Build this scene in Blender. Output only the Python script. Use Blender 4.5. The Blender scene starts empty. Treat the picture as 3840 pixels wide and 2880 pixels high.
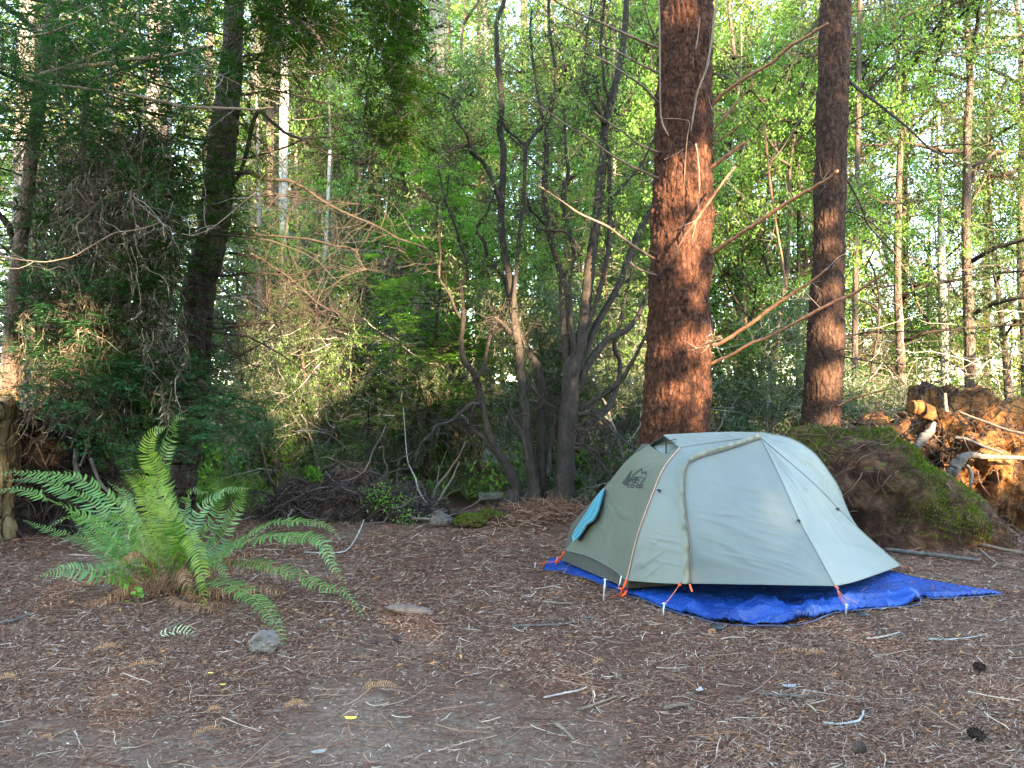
import bpy, bmesh, math, random
import numpy as np
from mathutils import Vector
from mathutils.bvhtree import BVHTree

# ---------------------------------------------------------------- camera, world, sun, exposure
SC = bpy.context.scene
COL = SC.collection
FPX = 2880.0                      # focal length in photo pixels (photo 3840 wide)
CAMZ = 1.12
PITCH = math.atan(120 / FPX)
cam_d = bpy.data.cameras.new("camera"); cam = bpy.data.objects.new("camera", cam_d); COL.objects.link(cam)
cam_d.sensor_width = 36.0; cam_d.lens = 27.0; cam_d.clip_start = 0.05; cam_d.clip_end = 900
cam.location = (0, 0, CAMZ); cam.rotation_euler = (math.pi / 2 + PITCH, 0, 0)
SC.camera = cam

SUN_EL = math.radians(15.0)
SUN_AZ = math.atan2(0.36, -0.93)          # clockwise from +Y
world = bpy.data.worlds.new("World"); SC.world = world; world.use_nodes = True
wn = world.node_tree.nodes; wl = world.node_tree.links
sky = wn.new("ShaderNodeTexSky"); sky.sky_type = 'NISHITA'; sky.sun_disc = False
sky.sun_elevation = SUN_EL; sky.sun_rotation = SUN_AZ; sky.air_density = 1.0; sky.dust_density = 0.3; sky.ozone_density = 1.0
wn["Background"].inputs[1].default_value = 0.15
wl.new(sky.outputs[0], wn["Background"].inputs[0])

sun_l = bpy.data.lights.new("sun", 'SUN'); sun_l.energy = 4.0; sun_l.angle = math.radians(0.5); sun_l.color = (1.0, 0.78, 0.54)
sun = bpy.data.objects.new("sun", sun_l); COL.objects.link(sun)
SUND = Vector((math.sin(SUN_AZ) * math.cos(SUN_EL), math.cos(SUN_AZ) * math.cos(SUN_EL), math.sin(SUN_EL)))  # towards the sun
sun.rotation_euler = SUND.to_track_quat('Z', 'Y').to_euler()
SC.view_settings.view_transform = 'Standard'; SC.view_settings.look = 'None'
SC.view_settings.exposure = 4.05; SC.view_settings.gamma = 1.0
SC.view_settings.use_white_balance = True; SC.view_settings.white_balance_temperature = 7200; SC.view_settings.white_balance_tint = 8   # the camera's own white balance
SC.cycles.max_bounces = 6; SC.cycles.diffuse_bounces = 3; SC.cycles.glossy_bounces = 2
SC.cycles.transmission_bounces = 3; SC.cycles.transparent_max_bounces = 8
SC.cycles.use_denoising = True
SC.cycles.sample_clamp_indirect = 6.0

# ---------------------------------------------------------------- helpers
_ct, _st = math.cos(PITCH), math.sin(PITCH)
def ray(px, py):
    a = (px - 1920) / FPX; b = (1440 - py) / FPX
    return np.array([a, _ct - b * _st, _st + b * _ct])
def P(px, py, d):
    """the world point seen at photo pixel px, py and y distance d"""
    r = ray(px, py); r = r * (d / r[1])
    return np.array([r[0], r[1], r[2] + CAMZ])
def G(px, py, z=0.0):
    r = ray(px, py); t = (z - CAMZ) / r[2]
    return np.array([r[0] * t, r[1] * t, z])

def _hash(ix, iy, iz, seed):
    h = (ix.astype(np.uint32) * np.uint32(374761393) + iy.astype(np.uint32) * np.uint32(668265263)
         + iz.astype(np.uint32) * np.uint32(2147483647) + np.uint32((seed * 1274126177) & 0xffffffff))
    h = (h ^ (h >> np.uint32(13))) * np.uint32(1274126177)
    h = h ^ (h >> np.uint32(16))
    return (h & np.uint32(0xffffff)).astype(np.float64) / float(0xffffff)
def noise3(p, scale=1.0, seed=0):
    """value noise, -1..1"""
    q = np.asarray(p, float) * scale + 1000.0
    i = np.floor(q).astype(np.int64); f = q - i; f = f * f * (3 - 2 * f)
    out = 0
    for dx in (0, 1):
        wx = f[..., 0] if dx else 1 - f[..., 0]
        for dy in (0, 1):
            wy = f[..., 1] if dy else 1 - f[..., 1]
            for dz in (0, 1):
                wz = f[..., 2] if dz else 1 - f[..., 2]
                out = out + wx * wy * wz * _hash(i[..., 0] + dx, i[..., 1] + dy, i[..., 2] + dz, seed)
    return out * 2 - 1
def fbm(p, scale=1.0, octaves=4, seed=0, gain=0.5):
    a = 1.0; s = 0; t = 0
    for k in range(octaves):
        s = s + a * noise3(p, scale * 2 ** k, seed + k * 17); t += a; a *= gain
    return s / t

def norm(v):
    return v / np.maximum(np.linalg.norm(v, axis=-1, keepdims=True), 1e-9)

class MB:
    """collects vertex and face arrays and links them as ONE mesh object"""
    def __init__(s): s.v = []; s.f = []; s.n = 0; s.uv = []; s.mi = []
    def add(s, verts, faces, uv=None, mi=0):
        verts = np.asarray(verts, float).reshape(-1, 3); faces = np.asarray(faces, np.int64)
        if len(faces) == 0: return
        s.v.append(verts); s.f.append(faces + s.n); s.mi.append(mi)
        s.uv.append(np.zeros((len(verts), 2)) if uv is None else np.asarray(uv, float).reshape(-1, 2))
        s.n += len(verts)
    def verts(s): return np.concatenate(s.v)
    def build(s, name, mats, parent=None, smooth=True, loc=None):
        me = bpy.data.meshes.new(name)
        if s.n:
            V = np.concatenate(s.v)
            if loc is not None: V = V - np.asarray(loc)
            me.vertices.add(len(V)); me.vertices.foreach_set("co", V.astype(np.float32).ravel())
            nl = sum(f.size for f in s.f); npoly = sum(len(f) for f in s.f)
            me.loops.add(nl); me.polygons.add(npoly)
            L = np.concatenate([f.ravel() for f in s.f])
            tot = np.concatenate([np.full(len(f), f.shape[1]) for f in s.f])
            st = np.concatenate([[0], np.cumsum(tot)[:-1]])
            me.loops.foreach_set("vertex_index", L.astype(np.int32))
            me.polygons.foreach_set("loop_start", st.astype(np.int32))
            me.polygons.foreach_set("loop_total", tot.astype(np.int32))
            mi = np.concatenate([np.full(len(f), m) for f, m in zip(s.f, s.mi)])
            me.polygons.foreach_set("material_index", mi.astype(np.int32))
            me.polygons.foreach_set("use_smooth", np.full(npoly, bool(smooth)))
            UV = np.concatenate(s.uv)[L]
            me.uv_layers.new(name="UVMap").data.foreach_set("uv", UV.astype(np.float32).ravel())
            me.update(calc_edges=True)
        for m in (mats if isinstance(mats, (list, tuple)) else [mats]): me.materials.append(m)
        o = bpy.data.objects.new(name, me); COL.objects.link(o)
        if parent is not None: o.parent = parent
        return o

def tag(o, label=None, cat=None, group=None, kind=None):
    if label: o["label"] = label
    if cat: o["category"] = cat
    if group: o["group"] = group
    if kind: o["kind"] = kind
    return o
def thing(name, label, cat, loc=(0, 0, 0), group=None):
    o = bpy.data.objects.new(name, None); COL.objects.link(o); o.location = Vector([float(c) for c in loc]); o.empty_display_size = 0.1
    return tag(o, label, cat, group)

def catmull(p, k=4):
    p = np.asarray(p, float)
    if len(p) < 3:
        t = np.linspace(0, 1, k + 1)[:, None]; return p[0] * (1 - t) + p[-1] * t
    q = np.vstack([2 * p[0] - p[1], p, 2 * p[-1] - p[-2]]); out = []
    for i in range(1, len(q) - 2):
        for j in range(k):
            t = j / k
            out.append(0.5 * ((2 * q[i]) + (-q[i - 1] + q[i + 1]) * t + (2 * q[i - 1] - 5 * q[i] + 4 * q[i + 1] - q[i + 2]) * t * t
                              + (-q[i - 1] + 3 * q[i] - 3 * q[i + 1] + q[i + 2]) * t ** 3))
    out.append(p[-1]); return np.array(out)

def tubes(mb, Pts, R, sides=3, mi=0, cap=True):
    """Pts (N,K,3), R (N,K): N tubes at once"""
    Pts = np.asarray(Pts, float); R = np.asarray(R, float)
    if Pts.ndim == 2: Pts = Pts[None]; R = R[None]
    N, K, _ = Pts.shape
    T = np.gradient(Pts, axis=1); T = norm(T)
    mean = norm(T.mean(axis=1))
    ref = np.where(np.abs(mean[:, 2:3]) > 0.8, np.array([[1.0, 0.2, 0]]), np.array([[0, 0, 1.0]]))[:, None, :]
    A = norm(np.cross(T, ref)); B = np.cross(T, A)
    a = np.arange(sides) / sides * 2 * math.pi
    ring = (A[:, :, None, :] * np.cos(a)[None, None, :, None] + B[:, :, None, :] * np.sin(a)[None, None, :, None])
    V = Pts[:, :, None, :] + ring * R[:, :, None, None]
    idx = np.arange(N * K * sides).reshape(N, K, sides)
    a0 = idx[:, :-1, :]; a1 = idx[:, 1:, :]
    F = np.stack([a0, np.roll(a0, -1, 2), np.roll(a1, -1, 2), a1], -1).reshape(-1, 4)
    base = mb.n
    mb.add(V.reshape(-1, 3), F, mi=mi)
    if cap and sides >= 5:
        for ring_i in (idx[:, 0, ::-1], idx[:, -1, :]):
            mb.f.append(ring_i.reshape(-1, sides) + base); mb.mi.append(mi)
            mb.v.append(np.zeros((0, 3))); mb.uv.append(np.zeros((0, 2)))

def walk(start, d, length, K, rng, curl=0.25, grav=0.0):
    """jittery polylines (N,K,3)"""
    N = len(start); d = norm(np.asarray(d, float)); length = np.broadcast_to(length, (N,))
    pts = np.zeros((N, K, 3)); pts[:, 0] = start
    for k in range(1, K):
        d = norm(d + rng.normal(0, curl, (N, 3)) + np.array([0, 0, grav]))
        pts[:, k] = pts[:, k - 1] + d * (length / (K - 1))[:, None]
    return pts
def taper(N, K, r0, r1):
    t = np.linspace(0, 1, K)[None, :]
    r0 = np.broadcast_to(r0, (N,))[:, None]; r1 = np.broadcast_to(r1, (N,))[:, None]
    return r0 * (1 - t) + r1 * t

def leaves(mb, C, D, Nn, L, W, mi=0, fold=0.0):
    """diamond leaves: C base (N,3), D direction, Nn normal-ish, L length, W width"""
    D = norm(D); S = norm(np.cross(D, Nn)); U = np.cross(S, D)
    L = np.broadcast_to(L, (len(C),))[:, None]; W = np.broadcast_to(W, (len(C),))[:, None]
    v = np.stack([C, C + D * L * 0.45 + S * W * 0.5 + U * W * fold, C + D * L, C + D * L * 0.45 - S * W * 0.5 + U * W * fold], 1)
    F = np.arange(len(C) * 4).reshape(-1, 4)
    mb.add(v.reshape(-1, 3), F, mi=mi)

def limb(mb, Z, pts, d0, d1, sides=8, k=4, rng=None, jit=0.0, rs=1.0):
    """a limb traced in a zoomed crop: Z=(x0,y0,scale), pts (x,y,width), depth runs d0..d1. returns its points"""
    a = np.array(pts, float); n = len(a)
    seg = np.r_[0, np.cumsum(np.hypot(np.diff(a[:, 0]), np.diff(a[:, 1])))]; t = seg / seg[-1]
    dd = d0 + (d1 - d0) * t
    W = np.array([P(Z[0] + x * Z[2], Z[1] + y * Z[2], d) for (x, y, w), d in zip(a, dd)])
    r = a[:, 2] * Z[2] / 2 / FPX * dd * rs
    Q = catmull(np.column_stack([W, r]), k)
    pos, rr = Q[:, :3], np.maximum(Q[:, 3], 0.0015)
    if jit and rng is not None: pos = pos + rng.normal(0, 1, pos.shape) * (rr[:, None] * jit)
    rr = rr * (1 + 0.10 * noise3(pos * 9.0, 1.0, 5))
    tubes(mb, pos, rr, sides)
    return pos, rr

def twigs(mb, pos, n, L, r, rng, curl=0.3, grav=0.0, K=6, sub=2, subL=0.45, bias=None, horizontal=False, sides=3):
    """n dead twigs with side twigs along a limb; returns their points"""
    i = rng.integers(int(len(pos) * 0.1), len(pos), n)
    st = pos[i]; d = rng.normal(0, 1, (n, 3))
    if horizontal: d[:, 2] *= 0.35
    if bias is not None: d = d * 0.6 + np.asarray(bias)
    Ls = L * rng.uniform(0.4, 1.2, n)
    w = walk(st, d, Ls, K, rng, curl, grav)
    tubes(mb, w, taper(n, K, r, r * 0.35), sides)
    if sub:
        j = rng.integers(1, K, (n, sub)); st2 = w[np.arange(n)[:, None], j].reshape(-1, 3)
        dd = (norm(w[:, -1] - w[:, 0])[:, None, :] + rng.normal(0, 0.8, (n, sub, 3))).reshape(-1, 3)
        w2 = walk(st2, dd, np.repeat(Ls, sub) * subL, 4, rng, curl, grav)
        tubes(mb, w2, taper(len(w2), 4, r * 0.6, r * 0.25), sides)
        return w, w2
    return w, None

# ---------------------------------------------------------------- materials
def mat(name):
    m = bpy.data.materials.new(name); m.use_nodes = True
    nt = m.node_tree; b = nt.nodes["Principled BSDF"]
    return m, nt.nodes, nt.links, b
def ramp(N, stops, interp='LINEAR'):
    r = N.new("ShaderNodeValToRGB"); r.color_ramp.interpolation = interp
    e = r.color_ramp.elements
    while len(e) < len(stops): e.new(0.5)
    for k, (p, c) in enumerate(stops): e[k].position = p; e[k].color = (*c, 1)
    return r
def tex_noise(N, Lk, scale, detail=4, rough=0.55, vec=None, dist=0.0):
    t = N.new("ShaderNodeTexNoise"); t.inputs["Scale"].default_value = scale; t.inputs["Detail"].default_value = detail
    t.inputs["Roughness"].default_value = rough; t.inputs["Distortion"].default_value = dist
    if vec is not None: Lk.new(vec, t.inputs["Vector"])
    return t
def mapped(N, Lk, scale=(1, 1, 1), rot=(0, 0, 0), src="Object"):
    tc = N.new("ShaderNodeTexCoord"); mp = N.new("ShaderNodeMapping")
    mp.inputs["Scale"].default_value = scale; mp.inputs["Rotation"].default_value = rot
    Lk.new(tc.outputs[src], mp.inputs["Vector"]); return mp.outputs[0]
def mix(N, Lk, fac, a, b, mode='MIX'):
    m = N.new("ShaderNodeMix"); m.data_type = 'RGBA'; m.blend_type = mode
    for sock, v in ((m.inputs[0], fac), (m.inputs[6], a), (m.inputs[7], b)):
        if isinstance(v, (int, float)): sock.default_value = v
        elif isinstance(v, tuple): sock.default_value = (*v, 1)
        else: Lk.new(v, sock)
    return m.outputs[2]
def math_n(N, Lk, op, a, b=None, clamp=False):
    m = N.new("ShaderNodeMath"); m.operation = op; m.use_clamp = clamp
    for s, v in ((m.inputs[0], a), (m.inputs[1], b)):
        if v is None: continue
        if isinstance(v, (int, float)): s.default_value = v
        else: Lk.new(v, s)
    return m.outputs[0]
def bump(N, Lk, h, strength, dist, b):
    n = N.new("ShaderNodeBump"); n.inputs["Strength"].default_value = strength; n.inputs["Distance"].default_value = dist
    Lk.new(h, n.inputs["Height"]); Lk.new(n.outputs[0], b.inputs["Normal"]); return n

def leaf_mat(name, stops, trans=0.4, rough=0.7, spec=0.12, tint=(1.0, 1.35, 0.45)):
    """foliage: colour differs from leaf to leaf and clump to clump, light passes through"""
    m, N, Lk, b = mat(name)
    g = N.new("ShaderNodeNewGeometry")
    nz = tex_noise(N, Lk, 1.3, 2, vec=mapped(N, Lk))
    f = math_n(N, Lk, 'ADD', math_n(N, Lk, 'MULTIPLY', g.outputs["Random Per Island"], 0.6), math_n(N, Lk, 'MULTIPLY', nz.outputs[0], 0.75), )
    f = math_n(N, Lk, 'SUBTRACT', f, 0.18, True)
    r = ramp(N, stops); Lk.new(f, r.inputs[0])
    Lk.new(r.outputs[0], b.inputs["Base Color"]); b.inputs["Roughness"].default_value = rough
    b.inputs["Specular IOR Level"].default_value = spec
    t = N.new("ShaderNodeBsdfTranslucent"); Lk.new(mix(N, Lk, 1.0, r.outputs[0], tint, 'MULTIPLY'), t.inputs[0])
    ms = N.new("ShaderNodeMixShader"); ms.inputs[0].default_value = trans
    Lk.new(b.outputs[0], ms.inputs[1]); Lk.new(t.outputs[0], ms.inputs[2]); Lk.new(ms.outputs[0], N["Material Output"].inputs[0])
    return m
def bark_mat(name, dark, mid, light, scale=14, stretch=0.25, bstr=0.6, bdist=0.02, lichen=None, lich_amt=0.55, rough=0.9, crack=0.0):
    m, N, Lk, b = mat(name)
    v = mapped(N, Lk, (1, 1, stretch))
    n1 = tex_noise(N, Lk, scale, 6, 0.65, v, 0.4)
    n2 = tex_noise(N, Lk, 2.2, 3, 0.5, mapped(N, Lk))
    vo = N.new("ShaderNodeTexVoronoi"); vo.feature = 'DISTANCE_TO_EDGE'; vo.inputs["Scale"].default_value = scale * 1.1
    vd = N.new("ShaderNodeVectorMath"); vd.operation = 'MULTIPLY_ADD'; nd = tex_noise(N, Lk, scale * .55, 3, .6, mapped(N, Lk)); Lk.new(nd.outputs[1], vd.inputs[0]); vd.inputs[1].default_value = (.09, .09, .09); Lk.new(mapped(N, Lk, (1, 1, stretch * .75)), vd.inputs[2]); Lk.new(vd.outputs[0], vo.inputs["Vector"])
    r = ramp(N, [(0.28, dark), (0.5, mid), (0.74, light)]); Lk.new(n1.outputs[0], r.inputs[0])
    c = mix(N, Lk, math_n(N, Lk, 'MULTIPLY', n2.outputs[0], 0.5), r.outputs[0], mid)
    if lichen:
        n3 = tex_noise(N, Lk, 5.0, 5, 0.7, mapped(N, Lk, (1, 1, 0.6)))
        lf = ramp(N, [(lich_amt, (0, 0, 0)), (lich_amt + 0.1, (1, 1, 1))]); Lk.new(n3.outputs[0], lf.inputs[0])
        c = mix(N, Lk, lf.outputs[0], c, lichen)
    if crack:
        cr = ramp(N, [(0.0, (1, 1, 1)), (0.10, (0, 0, 0))]); Lk.new(vo.outputs[0], cr.inputs[0]); c = mix(N, Lk, math_n(N, Lk, 'MULTIPLY', cr.outputs[0], crack), c, tuple(x * .35 for x in dark))
    Lk.new(c, b.inputs["Base Color"]); b.inputs["Roughness"].default_value = rough; b.inputs["Specular IOR Level"].default_value = 0.2
    h = math_n(N, Lk, 'ADD', math_n(N, Lk, 'MULTIPLY', n1.outputs[0], 1.0), math_n(N, Lk, 'MINIMUM', math_n(N, Lk, 'MULTIPLY', vo.outputs[0], 4.0), 0.5))
    bump(N, Lk, h, bstr, bdist, b)
    return m
def plain(name, col, rough=0.6, metal=0.0, spec=0.4, nscale=30, var=0.15):
    m, N, Lk, b = mat(name)
    n = tex_noise(N, Lk, nscale, 4, vec=mapped(N, Lk))
    d = tuple(c * (1 - var) for c in col); l = tuple(min(1, c * (1 + var)) for c in col)
    r = ramp(N, [(0.35, d), (0.65, l)]); Lk.new(n.outputs[0], r.inputs[0]); Lk.new(r.outputs[0], b.inputs["Base Color"])
    b.inputs["Roughness"].default_value = rough; b.inputs["Metallic"].default_value = metal; b.inputs["Specular IOR Level"].default_value = spec
    return m
def island_mat(name, stops, rough=0.85, spec=0.2, trans=0.0):
    m, N, Lk, b = mat(name); g = N.new("ShaderNodeNewGeometry")
    r = ramp(N, stops, 'LINEAR'); Lk.new(g.outputs["Random Per Island"], r.inputs[0])
    nz = tex_noise(N, Lk, 1.1, 3, vec=mapped(N, Lk))
    c = mix(N, Lk, math_n(N, Lk, 'MULTIPLY', nz.outputs[0], 0.5), r.outputs[0], stops[0][1])
    Lk.new(c, b.inputs["Base Color"])
    b.inputs["Roughness"].default_value = rough; b.inputs["Specular IOR Level"].default_value = spec
    return m

M = {}
M['conifer'] = leaf_mat("dark conifer needles", [(0.0, (0.010, 0.027, 0.006)), (0.5, (0.028, 0.07, 0.014)), (1.0, (0.08, 0.14, 0.025))], 0.3)
M['conifer_blue'] = leaf_mat("blue green needles", [(0.0, (0.014, 0.045, 0.020)), (0.5, (0.035, 0.10, 0.042)), (1.0, (0.08, 0.19, 0.07))], 0.3)
M['spray'] = leaf_mat("bright green sprays", [(0.0, (0.08, 0.17, 0.03)), (0.5, (0.16, 0.31, 0.06)), (1.0, (0.27, 0.44, 0.10))], 0.5)
M['mixed'] = leaf_mat("grey green needles", [(0.0, (0.07, 0.12, 0.05)), (0.5, (0.16, 0.235, 0.095)), (1.0, (0.30, 0.36, 0.14))], 0.5)
M['broad'] = leaf_mat("broad leaves", [(0.0, (0.03, 0.06, 0.035)), (0.5, (0.075, 0.12, 0.06)), (1.0, (0.16, 0.21, 0.08))], 0.45, 0.5, 0.3, (1.0, 1.2, .65))
M['screen'] = leaf_mat("fresh green understorey leaves", [(0.0, (0.08, 0.15, 0.04)), (0.5, (0.16, 0.29, 0.08)), (1.0, (0.28, 0.42, 0.13))], 0.5)
M['yellow'] = leaf_mat("yellow green leaves", [(0.0, (0.08, 0.11, 0.02)), (0.5, (0.16, 0.19, 0.035)), (1.0, (0.30, 0.28, 0.06))], 0.5)
M['fern'] = leaf_mat("sword fern green", [(0.0, (0.045, 0.10, 0.022)), (0.5, (0.085, 0.18, 0.042)), (1.0, (0.19, 0.30, 0.075))], 0.35, 0.35, 0.5)
M['fern_yellow'] = leaf_mat("yellow green fern", [(0.0, (0.10, 0.17, 0.02)), (0.5, (0.17, 0.26, 0.035)), (1.0, (0.28, 0.34, 0.06))], 0.4, 0.45, 0.4)
M['fern_dead'] = leaf_mat("dead brown fern", [(0.0, (0.12, 0.05, 0.025)), (0.5, (0.25, 0.12, 0.06)), (1.0, (0.42, 0.26, 0.16))], 0.2, 0.8, 0.1, (1, 0.8, 0.6))
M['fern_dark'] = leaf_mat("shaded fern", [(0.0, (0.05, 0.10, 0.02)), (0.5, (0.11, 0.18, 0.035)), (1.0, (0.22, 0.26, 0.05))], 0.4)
M['moss'] = leaf_mat("moss", [(0.0, (0.03, 0.048, 0.008)), (0.5, (0.08, 0.11, 0.016)), (1.0, (0.24, 0.27, 0.04))], 0.2, 0.95, 0.05)
M['redbark'] = bark_mat("red fir bark", (0.009, 0.004, 0.003), (0.052, 0.020, 0.011), (0.15, 0.062, 0.034), 20, 0.45, 0.9, 0.016, crack=.7)
M['redbark_grey'] = bark_mat("grey red fir bark", (0.009, 0.0055, 0.0045), (0.045, 0.023, 0.015), (0.13, 0.066, 0.042), 24, 0.45, 0.8, 0.012, crack=.6)
M['brownbark'] = bark_mat("brown bark", (0.04, 0.028, 0.022), (0.10, 0.07, 0.056), (0.19, 0.14, 0.115), 14, 0.2, 0.8, 0.03)
M['darkbark'] = bark_mat("dark bark", (0.012, 0.008, 0.006), (0.04, 0.027, 0.020), (0.10, 0.070, 0.055), 12, 0.2, 0.8, 0.03)
M['greybark'] = bark_mat("grey bark", (0.10, 0.085, 0.075), (0.19, 0.165, 0.15), (0.30, 0.27, 0.25), 16, 0.4, 0.4, 0.012, lichen=(0.45, 0.46, 0.42), lich_amt=0.6)
M['smoothbark'] = bark_mat("smooth multistem bark", (0.016, 0.013, 0.011), (0.038, 0.031, 0.026), (0.078, 0.066, 0.056), 20, 0.5, 0.5, 0.012, lichen=(0.17, 0.17, 0.15), lich_amt=0.66)
M['palebark'] = bark_mat("pale alder bark", (0.15, 0.14, 0.13), (0.30, 0.29, 0.27), (0.45, 0.44, 0.41), 12, 0.8, 0.3, 0.01, lichen=(0.55, 0.55, 0.52), lich_amt=0.6)
M['twig_dark'] = island_mat("dark twigs", [(0.0, (0.02, 0.015, 0.012)), (0.6, (0.05, 0.038, 0.03)), (1.0, (0.13, 0.10, 0.085))])
M['twig_pale'] = island_mat("pale dead twigs", [(0.0, (0.08, 0.066, 0.055)), (0.6, (0.22, 0.19, 0.165)), (1.0, (0.48, 0.44, 0.40))])
M['twig_red'] = bark_mat("red brown limb bark", (0.08, 0.035, 0.022), (0.20, 0.095, 0.055), (0.33, 0.19, 0.12), 25, 0.6, 0.4, 0.006)
M['twig_tan'] = bark_mat("weathered tan limb", (0.075, 0.052, 0.037), (0.15, 0.11, 0.08), (0.24, 0.18, 0.135), 25, 0.4, 0.4, 0.006)
M['hang'] = island_mat("hanging dead sprays", [(0.0, (0.02, 0.016, 0.011)), (0.5, (0.065, 0.052, 0.036)), (0.85, (0.15, 0.12, 0.085)), (1.0, (0.30, 0.25, 0.18))])
# ---------------------------------------------------------------- ground
def gh(x, y):
    x = np.asarray(x, float); y = np.asarray(y, float)
    p = np.stack([x, y, np.zeros_like(x)], -1)
    far = np.clip((y - 9.5) / 6, 0, 1)
    h = 0.014 * fbm(p, 1.3, 3, 3) + far * 0.10 * fbm(p, 0.35, 3, 9)
    bx, by = -2.25, 4.95                       # low berm of litter round the big fern
    h = h + 0.07 * np.exp(-(((x - bx) / 0.8) ** 2 + ((y - by) / 0.55) ** 2))
    h = h + 0.10 * np.exp(-(((x + 4.5) / 1.6) ** 2 + ((y - 7.0) / 1.2) ** 2))
    # the litter heap at the foot of the many-stemmed tree
    h = h + 0.10 * np.exp(-(((x - 0.4) / 0.9) ** 2 + ((y - 8.6) / 0.6) ** 2))
    # the land rises beyond the trees
    h = h + np.clip(y - 24, 0, None) * 0.05
    return h
def Gh(px, py, dz=0.0):
    p = G(px, py)
    for _ in range(6): p = G(px, py, float(gh(p[0], p[1])))
    p[2] += dz; return p

gm, N, Lk, b = mat("forest floor")
v = mapped(N, Lk)
nA = tex_noise(N, Lk, 0.55, 5, 0.6, v, 0.6); nB = tex_noise(N, Lk, 45, 6, 0.75, v); nC = tex_noise(N, Lk, 6.5, 5, 0.65, v, 0.5)
soil = ramp(N, [(0.3, (0.035, 0.018, 0.012)), (0.48, (0.085, 0.043, 0.028)), (0.62, (0.15, 0.08, 0.055)), (0.8, (0.24, 0.16, 0.12))]); Lk.new(nB.outputs[0], soil.inputs[0])
dirt = ramp(N, [(0.3, (0.16, 0.11, 0.078)), (0.7, (0.33, 0.245, 0.185))]); Lk.new(nB.outputs[0], dirt.inputs[0])
pf = ramp(N, [(0.53, (0, 0, 0)), (0.72, (0.6, 0.6, 0.6))]); Lk.new(nA.outputs[0], pf.inputs[0])
pc = ramp(N, [(0.56, (0, 0, 0)), (0.68, (0.6, 0.6, 0.6))]); Lk.new(nC.outputs[0], pc.inputs[0])
sx = N.new("ShaderNodeSeparateXYZ"); Lk.new(v, sx.inputs[0])
def mrange(o, a, b_):
    m_ = N.new("ShaderNodeMapRange"); Lk.new(o, m_.inputs[0]); m_.inputs[1].default_value = a; m_.inputs[2].default_value = b_; return m_.outputs[0]
trod = math_n(N, Lk, 'MULTIPLY', math_n(N, Lk, 'MULTIPLY', mrange(sx.outputs[1], 3.5, 2.7), mrange(sx.outputs[0], 1.2, -.6)), .16)
nAt = math_n(N, Lk, 'ADD', nA.outputs[0], trod); Lk.new(nAt, pf.inputs[0])
c1 = mix(N, Lk, pf.outputs[0], soil.outputs[0], dirt.outputs[0]); c1 = mix(N, Lk, pc.outputs[0], c1, dirt.outputs[0])
Lk.new(c1, b.inputs["Base Color"]); b.inputs["Roughness"].default_value = 0.95; b.inputs["Specular IOR Level"].default_value = 0.1
bump(N, Lk, math_n(N, Lk, 'ADD', nB.outputs[0], nC.outputs[0]), 0.7, 0.03, b)
M['ground'] = gm

def ground():
    mb = MB()
    def grid(xs, ys):
        X, Y = np.meshgrid(xs, ys); Z = gh(X, Y)
        V = np.stack([X, Y, Z], -1).reshape(-1, 3); nx = len(xs)
        i = np.arange((len(ys) - 1) * (nx - 1)); r = i // (nx - 1); c = i % (nx - 1); a = r * nx + c
        mb.add(V, np.stack([a, a + 1, a + nx + 1, a + nx], -1))
    xs = np.concatenate([np.linspace(-160, -14, 40)[:-1], np.linspace(-14, -5, 60)[:-1], np.linspace(-5, 6, 240)[:-1], np.linspace(6, 14, 50)[:-1], np.linspace(14, 160, 40)])
    ys = np.concatenate([np.linspace(-60, 1.4, 30)[:-1], np.linspace(1.4, 10, 210)[:-1], np.linspace(10, 40, 90)[:-1], np.linspace(40, 240, 40)])
    grid(xs, ys)
    o = mb.build("ground", M['ground']); tag(o, kind="structure")
ground()

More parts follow.
